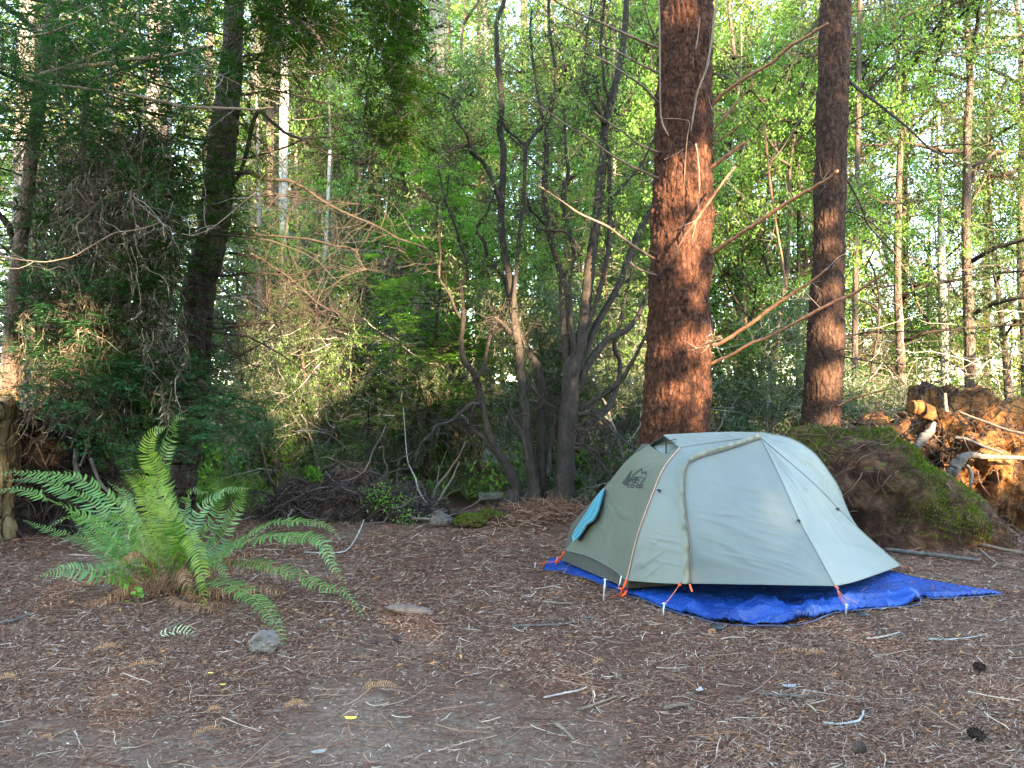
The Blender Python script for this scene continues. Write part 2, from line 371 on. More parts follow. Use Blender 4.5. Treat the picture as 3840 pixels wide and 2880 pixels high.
# ---------------------------------------------------------------- needle and twig litter
M['litter'] = island_mat("red brown litter", [(0.0, (0.065, 0.028, 0.016)), (0.35, (0.165, 0.072, 0.042)), (0.7, (0.28, 0.14, 0.085)), (0.9, (0.38, 0.25, 0.17)), (1.0, (0.62, 0.50, 0.39))])
M['chips'] = island_mat("pale bark chips", [(0.0, (0.16, 0.09, 0.065)), (0.5, (0.26, 0.18, 0.14)), (0.9, (0.40, 0.32, 0.27)), (1.0, (0.58, 0.52, 0.46))])
M['orange'] = island_mat("orange dry needles", [(0.0, (0.26, 0.10, 0.04)), (1.0, (0.5, 0.24, 0.09))])
def litter():
    rng = np.random.default_rng(11); mb = MB()
    def scatter(n, y0=1930, y1=3000, x0=-250, x1=4100, pw=1.0):
        px = rng.uniform(x0, x1, n); t = rng.uniform(0, 1, n) ** pw; py = y0 + (y1 - y0) * t
        a = (px - 1920) / FPX; bb = (1440 - py) / FPX
        dx, dy, dz = a, _ct - bb * _st, _st + bb * _ct
        s = -CAMZ / dz; x, y = dx * s, dy * s
        return x, y
    def strips(n, L0, L1, w, mi, lift=0.012, pw=1.0, curl=0.35, keep=None):
        x, y = scatter(n, pw=pw)
        # thinner cover where the trampled dirt shows
        p = np.stack([x, y, 0 * x], -1)
        bare = fbm(p, 0.55, 3, 21) + 0.35 * fbm(p, 2.2, 3, 33) + .4 * np.clip((3.4 - y) / .7, 0, 1) * np.clip((1.0 - x) / 1.5, 0, 1)
        k = rng.uniform(0, 1, n) > np.clip((bare - 0.14) * 2.6, 0, 0.8)
        x, y = x[k], y[k]; n = len(x)
        az = rng.normal(0.0, 0.9, n) + (rng.uniform(0, 1, n) < 0.35) * rng.uniform(-1.5, 1.5, n)
        d = np.stack([np.cos(az), np.sin(az), rng.normal(0, 0.12, n)], -1)
        L = np.exp(rng.uniform(math.log(L0), math.log(L1), n)) * np.clip(y / 4.5, 0.7, 1.6)
        st = np.stack([x, y, gh(x, y) + rng.uniform(0.001, lift, n)], -1) - d * (L / 2)[:, None]
        K = 3; pts = walk(st, d, L, K, rng, curl * 0.6)
        pts[..., 2] = np.maximum(pts[..., 2], gh(pts[..., 0], pts[..., 1]) + 0.001)
        side = norm(np.cross(d, np.array([0, 0, 1.0]) + rng.normal(0, 0.35, (n, 3))))
        wv = w * rng.uniform(0.5, 1.5, n) * np.clip(y / 4.0, 0.7, 2.0)
        prof = np.array([0.6, 1.0, 0.3])
        off = side[:, None, :] * (wv[:, None] * prof[None])[..., None] * 0.5
        V = np.stack([pts - off, pts + off], 2)          # N,K,2,3
        idx = np.arange(n * K * 2).reshape(n, K, 2)
        F = np.stack([idx[:, :-1, 0], idx[:, 1:, 0], idx[:, 1:, 1], idx[:, :-1, 1]], -1).reshape(-1, 4)
        mb.add(V.reshape(-1, 3), F, mi=mi)
    strips(260000, 0.014, 0.05, 0.0026, 0, 0.012, 1.1)
    strips(40000, 0.03, 0.10, 0.0036, 0, 0.016, 1.1)
    strips(15000, 0.006, 0.022, 0.0075, 1, 0.012, 1.1)
    strips(3500, 0.02, 0.07, 0.0030, 1, 0.018, 1.0)
    strips(2400, 0.015, 0.045, 0.009, 2, 0.014, 1.0)
    # real twigs, round in section
    n = 1000; x, y = scatter(n, pw=0.9); az = rng.normal(0, 0.8, n)
    d = np.stack([np.cos(az), np.sin(az), rng.normal(0, 0.05, n)], -1); L = np.exp(rng.uniform(math.log(0.05), math.log(0.26), n))
    st = np.stack([x, y, gh(x, y) + rng.uniform(0.004, 0.014, n)], -1)
    pts = walk(st, d, L, 6, rng, 0.16); pts[..., 2] = np.maximum(pts[..., 2] * 0.5 + st[:, None, 2] * 0.5, gh(pts[..., 0], pts[..., 1]) + 0.003)
    r = rng.uniform(0.0012, 0.0035, n) * np.clip(y / 4.5, 0.8, 1.5)
    k = rng.uniform(0, 1, n) < 0.10
    for sel, mi in ((~k, 0), (k, 1)): tubes(mb, pts[sel], taper(sel.sum(), 6, r[sel], r[sel] * 0.5), 4, mi=mi)
    o = mb.build("needle_litter", [M['litter'], M['chips'], M['orange']], smooth=False)
    tag(o, "red brown needles, bark chips and thin twigs strewn over the campsite ground", "forest litter", kind="stuff")
litter()

# ---------------------------------------------------------------- tree builders
def trunk_mb(mb, base, top, r0, r1, H, sides=14, K=18, rng=None, wob=0.02, flare=0.4, rough=0.05):
    t = np.linspace(0, 1, K)[:, None]
    pts = np.asarray(base) * (1 - t) + np.asarray(top) * t
    if rng is not None: pts[:, :2] += np.cumsum(rng.normal(0, wob, (K, 2)), 0) * t
    r = r0 * (1 - t[:, 0]) + r1 * t[:, 0] + r0 * flare * np.exp(-t[:, 0] * H / 0.35)
    tubes(mb, pts, r * (1 + rough * noise3(pts * 3)), sides)
    return pts
def conifer_parts(seed, H, r0, cs, R, nb, leafL, leafW, ntw=9, nlf=7, droop=0.25, up=0.1, dead=40, deadR=1.6, dead_top=None, flat=0.55, conical=0.8, side_len=0.42, keep=1.0):
    rng = np.random.default_rng(seed)
    tm, lm, fm = MB(), MB(), MB()
    trunk_mb(tm, (0, 0, -0.2), (rng.normal(0, 0.15), rng.normal(0, 0.15), H), r0, r0 * 0.12, H, 12, 20, rng, 0.015)
    z = cs + (H - cs) * np.sort(rng.uniform(0, 1, nb)) ** 1.0; t = (z - cs) / (H - cs)
    L = R * np.clip((1 - t) ** conical, 0.08, 1) * rng.uniform(0.6, 1.1, nb)
    az = np.arange(nb) * 2.399 + rng.normal(0, 0.4, nb)
    out = np.stack([np.cos(az), np.sin(az), np.zeros(nb)], -1); K = 9
    s = np.linspace(0, 1, K)
    bp = np.zeros((nb, K, 3)); bp[:, :, 2] = z[:, None] + L[:, None] * (up * s[None] - droop * s[None] ** 2)
    bp[:, :, :2] = out[:, None, :2] * (L[:, None] * s[None])[..., None]
    bp += np.cumsum(rng.normal(0, 0.02, (nb, K, 3)), 1) * L[:, None, None] * 0.6
    tubes(lm, bp, taper(nb, K, np.clip(L * 0.012, 0.006, 0.06), 0.003), 4)
    # side twigs
    si = rng.uniform(0.12, 1.0, (nb, ntw)); ii = np.clip((si * (K - 1)).astype(int), 0, K - 2); fr = (si * (K - 1) - ii)[..., None]
    bi = np.arange(nb)[:, None]
    st = bp[bi, ii] * (1 - fr) + bp[bi, ii + 1] * fr
    tg = norm(bp[bi, ii + 1] - bp[bi, ii]); sd = norm(np.cross(tg, [0, 0, 1.0])); sg = rng.choice([-1, 1], (nb, ntw))[..., None]
    d = tg * 0.75 + sd * sg * 0.85 + rng.normal(0, 0.16, tg.shape); d[..., 2] -= droop * 0.35
    tl = (L[:, None] * side_len * (1.05 - si * 0.75) * rng.uniform(0.6, 1.1, (nb, ntw))).ravel()
    w = walk(st.reshape(-1, 3), d.reshape(-1, 3), tl, 5, rng, 0.10, -0.05 * droop)
    tubes(lm, w, taper(len(w), 5, 0.006, 0.002), 3)
    n = len(w)
    # needles sprays along side twigs, both sides, in a flattish plane
    q = rng.uniform(0.08, 1.0, (n, nlf)); qi = np.clip((q * 4).astype(int), 0, 3); qf = (q * 4 - qi)[..., None]; wi = np.arange(n)[:, None]
    c = w[wi, qi] * (1 - qf) + w[wi, qi + 1] * qf
    tg2 = norm(w[wi, qi + 1] - w[wi, qi]); s2 = norm(np.cross(tg2, [0, 0, 1.0])); sg2 = rng.choice([-1, 1], (n, nlf))[..., None]
    dd = tg2 * 0.7 + s2 * sg2 * 0.9 + rng.normal(0, 0.15, tg2.shape); nn = np.zeros_like(dd); nn[..., 2] = 1; nn += rng.normal(0, flat, nn.shape)
    ll = leafL * rng.uniform(0.6, 1.2, (n, nlf)) * np.clip(tl / (leafL * 3), 0.5, 1.0)[:, None]
    c, dd, nn, ll = c.reshape(-1, 3), dd.reshape(-1, 3), nn.reshape(-1, 3), ll.ravel()
    if keep < 1: kk = rng.uniform(0, 1, len(c)) < keep; c, dd, nn, ll = c[kk], dd[kk], nn[kk], ll[kk]
    leaves(fm, c, dd, nn, ll, ll * (leafW / leafL))
    if dead:
        zt = dead_top or cs
        z = rng.uniform(0.5, zt, dead); az = rng.uniform(0, 6.283, dead)
        d = np.stack([np.cos(az), np.sin(az), rng.normal(0.0, 0.25, dead)], -1)
        st = np.stack([0 * z, 0 * z, z], -1)
        w = walk(st, d, deadR * rng.uniform(0.4, 1.1, dead), 8, rng, 0.14, -0.02); tubes(lm, w, taper(dead, 8, 0.011, 0.003), 4, mi=1)
        m_ = 5; j = rng.integers(1, 8, (dead, m_)); st2 = w[np.arange(dead)[:, None], j].reshape(-1, 3)
        d2 = (norm(w[:, -1] - w[:, 0])[:, None] + rng.normal(0, 0.7, (dead, m_, 3))).reshape(-1, 3)
        w2 = walk(st2, d2, deadR * 0.35 * rng.uniform(0.4, 1.2, len(st2)), 5, rng, 0.22, -0.03); tubes(lm, w2, taper(len(w2), 5, 0.005, 0.0018), 3, mi=1)
    return tm, lm, fm
def broadleaf_parts(seed, H, r0, cs, R, nlimb=9, nlf=14, leafL=0.07, leafW=0.035, lean=0.3, mult=1):
    rng = np.random.default_rng(seed); tm, lm, fm = MB(), MB(), MB()
    tp = trunk_mb(tm, (0, 0, -0.2), (rng.normal(0, lean), rng.normal(0, lean), H * 0.95), r0, r0 * 0.2, H, 10, 16, rng, 0.05)
    def along(a, lo, hi, n):
        i = rng.uniform(lo, hi, n) * (len(a) - 1); j = i.astype(int).clip(0, len(a) - 2); f = (i - j)[:, None]
        return a[j] * (1 - f) + a[j + 1] * f
    st = along(tp, cs / H, 0.98, nlimb); az = rng.uniform(0, 6.283, nlimb)
    d = np.stack([np.cos(az), np.sin(az), rng.uniform(0.2, 1.1, nlimb)], -1)
    w1 = walk(st, d, R * rng.uniform(0.6, 1.15, nlimb), 9, rng, 0.18, 0.02); tubes(lm, w1, taper(nlimb, 9, r0 * 0.38, r0 * 0.1), 6)
    def child(w, per, L, r, K, curl):
        n = len(w); j = rng.integers(2, w.shape[1], (n, per)); s = w[np.arange(n)[:, None], j].reshape(-1, 3)
        dd = (norm(w[:, -1] - w[:, 0])[:, None] * 0.6 + rng.normal(0, 0.7, (n, per, 3))).reshape(-1, 3)
        c = walk(s, dd, L * rng.uniform(0.5, 1.2, len(s)), K, rng, curl, -0.02); tubes(lm, c, taper(len(c), K, r, r * 0.4), 3 if r < 0.01 else 4); return c
    w2 = child(w1, 7, R * 0.5, r0 * 0.13, 7, 0.2); w3 = child(w2, 6, R * 0.24, 0.005, 6, 0.25); w4 = child(w3, 3 * mult, R * 0.13, 0.0028, 4, 0.3)
    n = len(w4); j = rng.integers(0, 4, (n, nlf)); c = w4[np.arange(n)[:, None], j].reshape(-1, 3) + rng.normal(0, leafL * 0.6, (n * nlf, 3))
    dd = rng.normal(0, 1, c.shape); dd[:, 2] -= 0.35; nn = rng.normal(0, 0.5, c.shape); nn[:, 2] += 1
    ll = leafL * rng.uniform(0.6, 1.3, len(c)); leaves(fm, c, dd, nn, ll, ll * leafW / leafL, fold=0.12)
    return tm, lm, fm
def place_new(name, parts, mats, label, cat, loc, group=None):
    r = thing(name, label, cat, loc, group); tm, lm, fm = parts
    if tm.n: tm.build("trunk", mats[0], r)
    if lm.n: lm.build("branches", mats[1], r)
    if fm.n: fm.build("crown", mats[2], r, smooth=False)
    return r
def dup(root, loc, rz=0.0, s=1.0, label=None, group=None, swap=None):
    r = root.copy(); COL.objects.link(r); r.location = Vector([float(c) for c in loc]); r.rotation_euler = (0, 0, rz); r.scale = (s, s, s)
    if label: r["label"] = label
    if group: r["group"] = group
    for ch in list(root.children):
        c = ch.copy(); COL.objects.link(c); c.parent = r
    return r
# ---------------------------------------------------------------- tent
def fabric(name, col, trans=0.25, rough=0.42, spec=0.5, fine=0.0015):
    m, N, Lk, b = mat(name)
    v = mapped(N, Lk); n = tex_noise(N, Lk, 3.0, 3, vec=v)
    r = ramp(N, [(0.3, tuple(c * 0.90 for c in col)), (0.7, tuple(c * 1.08 for c in col))]); Lk.new(n.outputs[0], r.inputs[0])
    Lk.new(r.outputs[0], b.inputs["Base Color"]); b.inputs["Roughness"].default_value = rough; b.inputs["Specular IOR Level"].default_value = spec
    b.inputs["Sheen Weight"].default_value = 0.15
    mp = mapped(N, Lk, (1, 1, 1), (0, 0.6, 0.4)); w = N.new("ShaderNodeTexWave"); w.inputs["Scale"].default_value = 5.0; w.inputs["Distortion"].default_value = 6.0
    w.inputs["Detail"].default_value = 3.0; w.inputs["Detail Scale"].default_value = 1.2; Lk.new(mp, w.inputs["Vector"])
    n2 = tex_noise(N, Lk, 9.0, 4, 0.5, v, 1.0)
    bump(N, Lk, math_n(N, Lk, 'ADD', math_n(N, Lk, 'MULTIPLY', w.outputs[0], 0.5), n2.outputs[0]), 0.15, fine * 4, b)
    t = N.new("ShaderNodeBsdfTranslucent"); Lk.new(r.outputs[0], t.inputs[0])
    ms = N.new("ShaderNodeMixShader"); ms.inputs[0].default_value = trans
    Lk.new(b.outputs[0], ms.inputs[1]); Lk.new(t.outputs[0], ms.inputs[2]); Lk.new(ms.outputs[0], N["Material Output"].inputs[0])
    return m
M['fly'] = fabric("pale sage ripstop", (0.158, 0.182, 0.165))
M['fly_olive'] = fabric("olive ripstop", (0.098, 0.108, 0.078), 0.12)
M['inner'] = fabric("dark olive floor fabric", (0.045, 0.046, 0.036), 0.05, 0.6, 0.3)
M['tape'] = fabric("olive storm flap", (0.14, 0.142, 0.10), 0.1)
M['zip'] = plain("brown zip", (0.085, 0.068, 0.055), 0.6)
M['cord'] = plain("orange reflective cord", (0.6, 0.16, 0.08), 0.6)
M['cord_dull'] = plain("faded orange pole sleeve piping", (0.55, 0.30, 0.22), 0.6)
M['strap'] = plain("orange webbing", (0.7, 0.085, 0.012), 0.55)
M['metal'] = plain("grey aluminium", (0.42, 0.45, 0.48), 0.4, 0.7)
M['black'] = plain("black plastic", (0.02, 0.02, 0.022), 0.5)
M['print'] = plain("dark grey print", (0.02, 0.026, 0.024), 0.7)
M['mesh'] = plain("grey mesh", (0.20, 0.22, 0.21), 0.8)

def resample(p, n, smooth=True):
    p = np.asarray(p, float)
    if np.linalg.norm(p[0] - p[-1]) < 1e-6 and len(p) == 2: return np.repeat(p[:1], n, 0)
    if smooth and len(p) > 2: p = catmull(p, 8)
    s = np.r_[0, np.cumsum(np.linalg.norm(np.diff(p, axis=0), axis=1))]; t = np.linspace(0, s[-1], n)
    return np.stack([np.interp(t, s, p[:, k]) for k in range(3)], -1)
def coons(mb, c0, c1, d0, d1, nu=60, nv=60, disp=None, mi=0, sm=(1, 1, 1, 1)):
    c0, c1 = resample(c0, nu, sm[0]), resample(c1, nu, sm[1]); d0, d1 = resample(d0, nv, sm[2]), resample(d1, nv, sm[3])
    u = np.linspace(0, 1, nu)[None, :, None]; v = np.linspace(0, 1, nv)[:, None, None]
    S = (1 - v) * c0[None] + v * c1[None] + (1 - u) * d0[:, None] + u * d1[:, None] \
        - ((1 - u) * (1 - v) * c0[0] + u * (1 - v) * c0[-1] + (1 - u) * v * c1[0] + u * v * c1[-1])
    if disp is not None:
        gu = np.gradient(S, axis=1); gv = np.gradient(S, axis=0); n = norm(np.cross(gu, gv))
        env = (np.clip(u * 12, 0, 1) * np.clip((1 - u) * 12, 0, 1) * np.clip(v * 12, 0, 1) * np.clip((1 - v) * 12, 0, 1))
        S = S + n * disp(u, v, S) * env
    idx = np.arange(nu * nv).reshape(nv, nu)
    F = np.stack([idx[:-1, :-1], idx[:-1, 1:], idx[1:, 1:], idx[1:, :-1]], -1).reshape(-1, 4)
    U, V = np.broadcast_arrays(u[..., 0], v[..., 0])
    mb.add(S.reshape(-1, 3), F, np.stack([U, V], -1), mi); return S
def A(x, y): return (2000 + x * 0.4069, 1560 + y * 0.4069)
def B(x, y): return (2800 + x * 0.4702, 1560 + y * 0.4702)
def PA(x, y, d): return P(*A(x, y), d)
def PB(x, y, d): return P(*B(x, y), d)
def wr(pairs):
    """tension wrinkles: (freq along, direction in u,v, amplitude, phase, (centre u, v, spread))"""
    def f(u, v, S):
        h = 0 * u * v
        for (fu, fv, a, ph, cu, cv, sp) in pairs:
            w = np.exp(-(((u - cu) / sp) ** 2 + ((v - cv) / sp) ** 2))
            uu, vv = np.broadcast_arrays(u, v); fl_ = math.hypot(fu, fv)
            q = np.stack([(fu * uu + fv * vv) * 1.7 + 0.35 * np.sin(3 * uu + 2 * vv), (-fv * uu + fu * vv) / fl_ * 1.6, 0 * uu + ph * 3], -1)
            h = h + 1.25 * a * w * (np.clip(1 - 3.2 * np.abs(noise3(q, 1.0, int(ph * 7) + 3)), 0, 1) - .3)
        h = h[..., 0] if h.ndim == 3 else h
        h = h + 0.003 * fbm(S, 3.0, 2, 4)
        return h[..., None]
    return f

tent = thing("tent", "pale sage green dome tent with orange corner straps pitched on a blue tarp", "tent", (1.6, 5.3, 0))
# key curves
sil_l = [P(2120, 2063, 5.72), P(2150, 2024, 5.68), P(2200, 1942, 5.6), P(2268, 1833, 5.5), P(2354, 1723, 5.36), P(2435, 1670, 5.22)]
seam0 = [P(2350, 2176, 4.82), PA(960, 1100, 4.80), PA(1090, 740, 4.80), PA(1200, 480, 4.83), PA(1350, 290, 4.88)]
hem_l = [P(2120, 2063, 5.72), P(2203, 2085, 5.45), P(2285, 2126, 5.1), P(2350, 2176, 4.82)]
vent_e = [P(2435, 1670, 5.22), P(2470, 1692, 5.08), P(2500, 1700, 4.98), PA(1350, 290, 4.88)]
zip_lo = [P(2588, 2187, 4.50), PA(1440, 1200, 4.55), PA(1410, 900, 4.62), PA(1392, 700, 4.68), PA(1400, 530, 4.73), PA(1430, 430, 4.77)]
zip_hi = [PA(1430, 430, 4.77), PA(1560, 370, 4.81), PA(1800, 300, 4.88), PA(2100, 203, 4.98)]
apexF = P(2852, 1642, 4.98)
zip_hi[-1] = apexF
hem_f1 = [P(2350, 2176, 4.82), P(2450, 2184, 4.68), P(2549, 2189, 4.55), P(2588, 2187, 4.50)]
hem_d = [P(2588, 2187, 4.50), P(2850, 2192, 4.47), P(3131, 2197, 4.46)]
seam2 = [P(3131, 2197, 4.46), PB(560, 1090, 4.57), PB(430, 850, 4.68), PB(290, 540, 4.82), PB(190, 330, 4.92), apexF]
seam3 = [P(3376, 2120, 5.50), PB(960, 960, 5.42), PB(730, 740, 5.31), PB(560, 560, 5.2), PB(330, 360, 5.08), apexF]
hem_r = [P(3131, 2197, 4.46), P(3200, 2182, 4.7), P(3290, 2152, 5.05), P(3376, 2120, 5.50)]
ridge = [P(2651, 1621, 5.12), P(2750, 1619, 5.16), P(2852, 1621, 5.17)]
sil_r = [P(3376, 2120, 5.50), P(3289, 2058, 5.62), P(3214, 1983, 5.68), P(3176, 1908, 5.68), P(3148, 1833, 5.64), P(3110, 1772, 5.58), P(3049, 1696, 5.46), P(2965, 1645, 5.32), P(2852, 1621, 5.17)]
pV = P(2496, 1629, 5.15); pM = P(2549, 1678, 4.88); pR = ridge[0]; pR2 = ridge[-1]
roof_f = [pM, P(2640, 1664, 4.93), P(2760, 1648, 4.97), P(2852, 1636, 5.02)]
BRc = np.array([2.45, 6.62, 0.06]); BLc = sil_l[0]
fly = MB()
E = coons(fly, hem_l, vent_e, sil_l, seam0, 110, 110, wr([(0.5, 9, 0.006, 0, 0.55, 0.42, 0.25), (3, 11, 0.005, 1.5, 0.25, 0.35, 0.22), (7, 3, 0.005, 0, 0.7, 0.1, 0.2), (2, -8, 0.003, 2, 0.6, 0.9, 0.15)]), mi=1)
coons(fly, hem_f1, [pM, PA(1430, 430, 4.77)], seam0, zip_lo, 70, 110, wr([(1, 22, 0.0035, 0, 0.6, 0.5, 0.4), (2, 16, 0.003, 2, 0.7, 0.75, 0.3), (3, -6, 0.003, 1, 0.3, 0.15, 0.25)]))
coons(fly, zip_hi, roof_f, [PA(1430, 430, 4.77), pM], [apexF, roof_f[-1]], 90, 20, wr([(9, 1, 0.003, 0, 0.2, 0.5, 0.4), (7, 2, 0.002, 1, 0.7, 0.5, 0.3)]))
coons(fly, roof_f, [pR, ridge[1], pR2], [pM, pR], [roof_f[-1], pR2], 80, 30, wr([(3, 6, 0.003, 0, 0.1, 0.5, 0.3), (5, 2, 0.004, 1, 0.6, 0.5, 0.5)]))
Dp = coons(fly, hem_d, zip_hi, zip_lo, [seam2[0]] + seam2[1:], 130, 110, wr([(2.5, 9, 0.0045, 0.3, 0.75, 0.42, 0.28), (2.2, 8, 0.004, 1.3, 0.5, 0.45, 0.35), (5, 12, 0.003, 2, 0.85, 0.15, 0.25), (2, 7, 0.003, 0, 0.3, 0.15, 0.3)]))
coons(fly, hem_r, [apexF, apexF + 1e-4], seam2, seam3, 80, 110, wr([(12, 1, 0.004, 0, 0.4, 0.72, 0.25), (9, -2, 0.004, 1, 0.5, 0.5, 0.3), (3, 9, 0.004, 1, 0.85, 0.08, 0.25)]))
coons(fly, [seam3[0], sil_r[0] + 1e-4], [apexF, pR2], seam3, sil_r, 60, 130, wr([(10, 9, 0.005, 0, 0.55, 0.7, 0.35), (12, 5, 0.004, 2, 0.5, 0.85, 0.25), (8, 12, 0.003, 0, 0.5, 0.45, 0.25)]))
# hood over the vent
hood_tip = P(2487, 1633, 5.08)
coons(fly, [hood_tip, P(2520, 1655, 4.98), pM], [pV, pR], [hood_tip, pV], [pM, pR], 40, 16, wr([(4, 2, 0.002, 0, 0.5, 0.5, 0.4)]))
coons(fly, [sil_l[-1], P(2460, 1651, 5.2), pV], [sil_l[-1] + [0.12, 0.35, -.02], pV + [0.05, 0.3, -0.02]], [sil_l[-1], sil_l[-1] + [0.12, 0.35, -.02]], [pV, pV + [0.05, 0.3, -0.02]], 12, 12)
# far side of the fly
top_b = [sil_l[-1], pV, pR, ridge[1], pR2]
back_r = [BRc, BRc + [-0.02, -0.1, 0.45], BRc + [-0.2, -0.45, 0.85], pR2]
coons(fly, [BLc, (BLc + BRc) / 2 + [0.0, 0.1, 0.05], BRc], top_b, sil_l, back_r, 60, 60, mi=1, sm=(1, 0, 1, 1))
coons(fly, [sil_r[0], BRc], [pR2, pR2 + 1e-4], sil_r, back_r, 30, 60, mi=1)
fo = fly.build("rainfly", [M['fly'], M['fly_olive']], tent, loc=tent.location)
# hems and seams: narrow doubled strips standing proud
def ribbon(mb, c, off, lift, n=80, mi=0, wob=0.0, seed=1):
    a = resample(c, n); rng = np.random.default_rng(seed)
    k = 6; s = np.linspace(0, 1, k)[None, :, None]
    bb = a[:, None, :] + np.asarray(off)[None, None, :] * s
    bb = bb + np.asarray(lift)[None, None] * (np.sin(s * math.pi) * 0.8 + 0.5)
    if wob: bb = bb + np.asarray(lift)[None, None] * 1.2 * wob * noise3(np.broadcast_to(bb, (n, k, 3)) * [30, 30, 16], 1.0, seed)[..., None]
    idx = np.arange(n * k).reshape(n, k)
    F = np.stack([idx[:-1, :-1], idx[:-1, 1:], idx[1:, 1:], idx[1:, :-1]], -1).reshape(-1, 4); mb.add(bb.reshape(-1, 3), F, mi=mi)
fl = MB(); ribbon(fl, zip_lo[::-1], P(2588 - 24, 2187, 4.5) - P(2588, 2187, 4.5), (0, -0.010, 0), 140, wob=1.0)
ribbon(fl, zip_hi, [0.0, 0.01, 0.032], (0, -0.007, 0.003), 120, wob=1.0, seed=4)
fl.build("storm_flap", M['tape'], tent, loc=tent.location)
zt = MB()
for c in (zip_lo, zip_hi):
    a = resample(c, 90) + [0, -0.012, 0]; tubes(zt, a, np.full(90, 0.0048), 6)
zt.build("zipper", M['zip'], tent, loc=tent.location)
pp = MB(); a = resample(seam0, 80) + [-0.002, -0.007, 0]; tubes(pp, a, np.full(80, 0.0035), 6); pp.build("corner_piping", M['cord_dull'], tent, loc=tent.location)
sm_ = MB()
for c in (seam2, seam3, roof_f, hem_d, hem_f1, hem_r, hem_l, sil_r):
    a = resample(c, 80) + [0, -0.001, 0.001]; tubes(sm_, a, np.full(80, 0.0032), 6)
sm_.build("seam_binding", M['fly'], tent, loc=tent.location)
# vent strut and cords
vs = MB(); a = P(2498, 1640, 5.06); b_ = P(2498, 1700, 5.0); tubes(vs, np.array([a, (a + b_) / 2, b_]), np.full(3, 0.005), 6)
for y0 in (1651, 1662):
    tubes(vs, np.array([P(2498, y0 + 2, 5.03), P(2515, y0, 5.0), P(2536, y0 - 4, 4.96)]), np.full(3, 0.003), 5)
vs.build("vent_strut", M['black'], tent, loc=tent.location)
mm = MB(); coons(mm, [vent_e[0] + [0.03, .03, -.01], vent_e[2] + [0, .05, -.01], pM + [0, .05, -.01]], [pV + [0.05, 0.12, -0.03], pR + [-0.02, 0.08, -0.04]], [vent_e[0] + [0.03, .03, -.01], pV + [0.05, 0.12, -0.03]], [pM + [0, .05, -.01], pR + [-0.02, 0.08, -0.04]], 12, 12)
mm.build("vent_mesh", M['mesh'], tent, loc=tent.location)
# inner tent under the fly
inn = MB()
gl = G(2106, 2118); gf = G(2354, 2228); gl[2] = gf[2] = 0.035; gr = np.array([2.32, 5.36, 0.035]); gb = np.array([2.05, 6.35, 0.035])
def up(p, z, inset=0.06):
    c = np.array([1.55, 5.75, 0]); q = p + (c - p) * inset; q[2] = z; return q
for p, q in ((gl, gf), (gf, gr), (gr, gb), (gb, gl)):
    m_ = (p + q) / 2; dr = norm((np.array([1.55, 5.75, 0]) - m_)[None])[0] * 0.02
    coons(inn, [p, q], [up(p, 0.30), up(q, 0.30)], [p, up(p, 0.30)], [q, up(q, 0.30)], 40, 16, wr([(5, 1, 0.006, 0, 0.5, 0.5, 0.6), (9, 3, 0.004, 1, 0.3, 0.5, 0.4)]))
tl, tr_ = up((gl + gf) / 2, 0.92, 0.38), up((gr + gb) / 2, 0.92, 0.38)
for a, b2, c_, d_ in ((gl, gf, tl, tl), (gf, gr, tl, tr_), (gr, gb, tr_, tr_), (gb, gl, tr_, tl)):
    coons(inn, [up(a, .3), up(b2, .3)], [c_, d_ + 1e-4], [up(a, .3), c_], [up(b2, .3), d_ + 1e-4], 20, 20)
coons(inn, [gl, gf], [gb, gr], [gl, gb], [gf, gr], 6, 6)
inn.build("inner_tent", M['inner'], tent, loc=tent.location)
# orange corner straps, tabs, cords
def strap(pts, w, name="corner_strap", m='strap'):
    a = resample(pts, 12); mb = MB(); side = np.array([w / 2, 0, 0]); th = np.array([0, -0.004, 0])
    V = np.stack([a - side, a + side, a + side + th, a - side + th], 1); idx = np.arange(48).reshape(12, 4)
    F = np.stack([idx[:-1], np.roll(idx[:-1], -1, 1), np.roll(idx[1:], -1, 1), idx[1:]], -1).reshape(-1, 4)
    mb.add(V.reshape(-1, 3), F); return mb
s1 = strap([P(2350, 2172, 4.80), P(2343, 2192, 4.79), P(2334, 2214, 4.79), P(2328, 2238, 4.80)], 0.017)
tubes(s1, np.array([P(2318, 2205, 4.78), P(2329, 2208, 4.76), P(2336, 2213, 4.77)]), np.full(3, 0.007), 6)
tubes(s1, np.array([P(2350, 2214, 4.78), P(2344, 2228, 4.76), P(2332, 2238, 4.76)]), np.array([0.007, 0.01, 0.008]), 6)
tubes(s1, np.array([P(2322, 2228, 4.77), P(2300, 2236, 4.75), P(2268, 2248, 4.72)]), np.full(3, 0.002), 5)
s1.build("corner_strap", M['strap'], tent, loc=tent.location)
s2 = strap([P(2120, 2063, 5.70), P(2108, 2085, 5.72), P(2094, 2108, 5.74)], 0.016)
tubes(s2, np.array([P(2092, 2088, 5.7), P(2088, 2104, 5.7), P(2087, 2116, 5.7)]), np.array([0.006, 0.010, 0.007]), 6)
tubes(s2, np.array([P(2088, 2104, 5.7), P(2062, 2108, 5.72), P(2040, 2112, 5.74), P(2004, 2114, 5.76)]), np.full(4, 0.0022), 5)
s2.build("corner_strap", M['strap'], tent, loc=tent.location)
s3 = strap([P(2586, 2190, 4.49), P(2590, 2204, 4.47), P(2595, 2218, 4.46)], 0.012); s3.build("pull_tab", M['strap'], tent, loc=tent.location)
s4 = strap([P(2550, 2184, 4.54), P(2549, 2196, 4.53)], 0.016)
s4.build("pull_tab", M['strap'], tent, loc=tent.location)
def cord(pts, r=0.0022, name="guy_line", m='cord'):
    mb = MB(); a = catmull(pts, 4); tubes(mb, a, np.full(len(a), r), 5); return mb
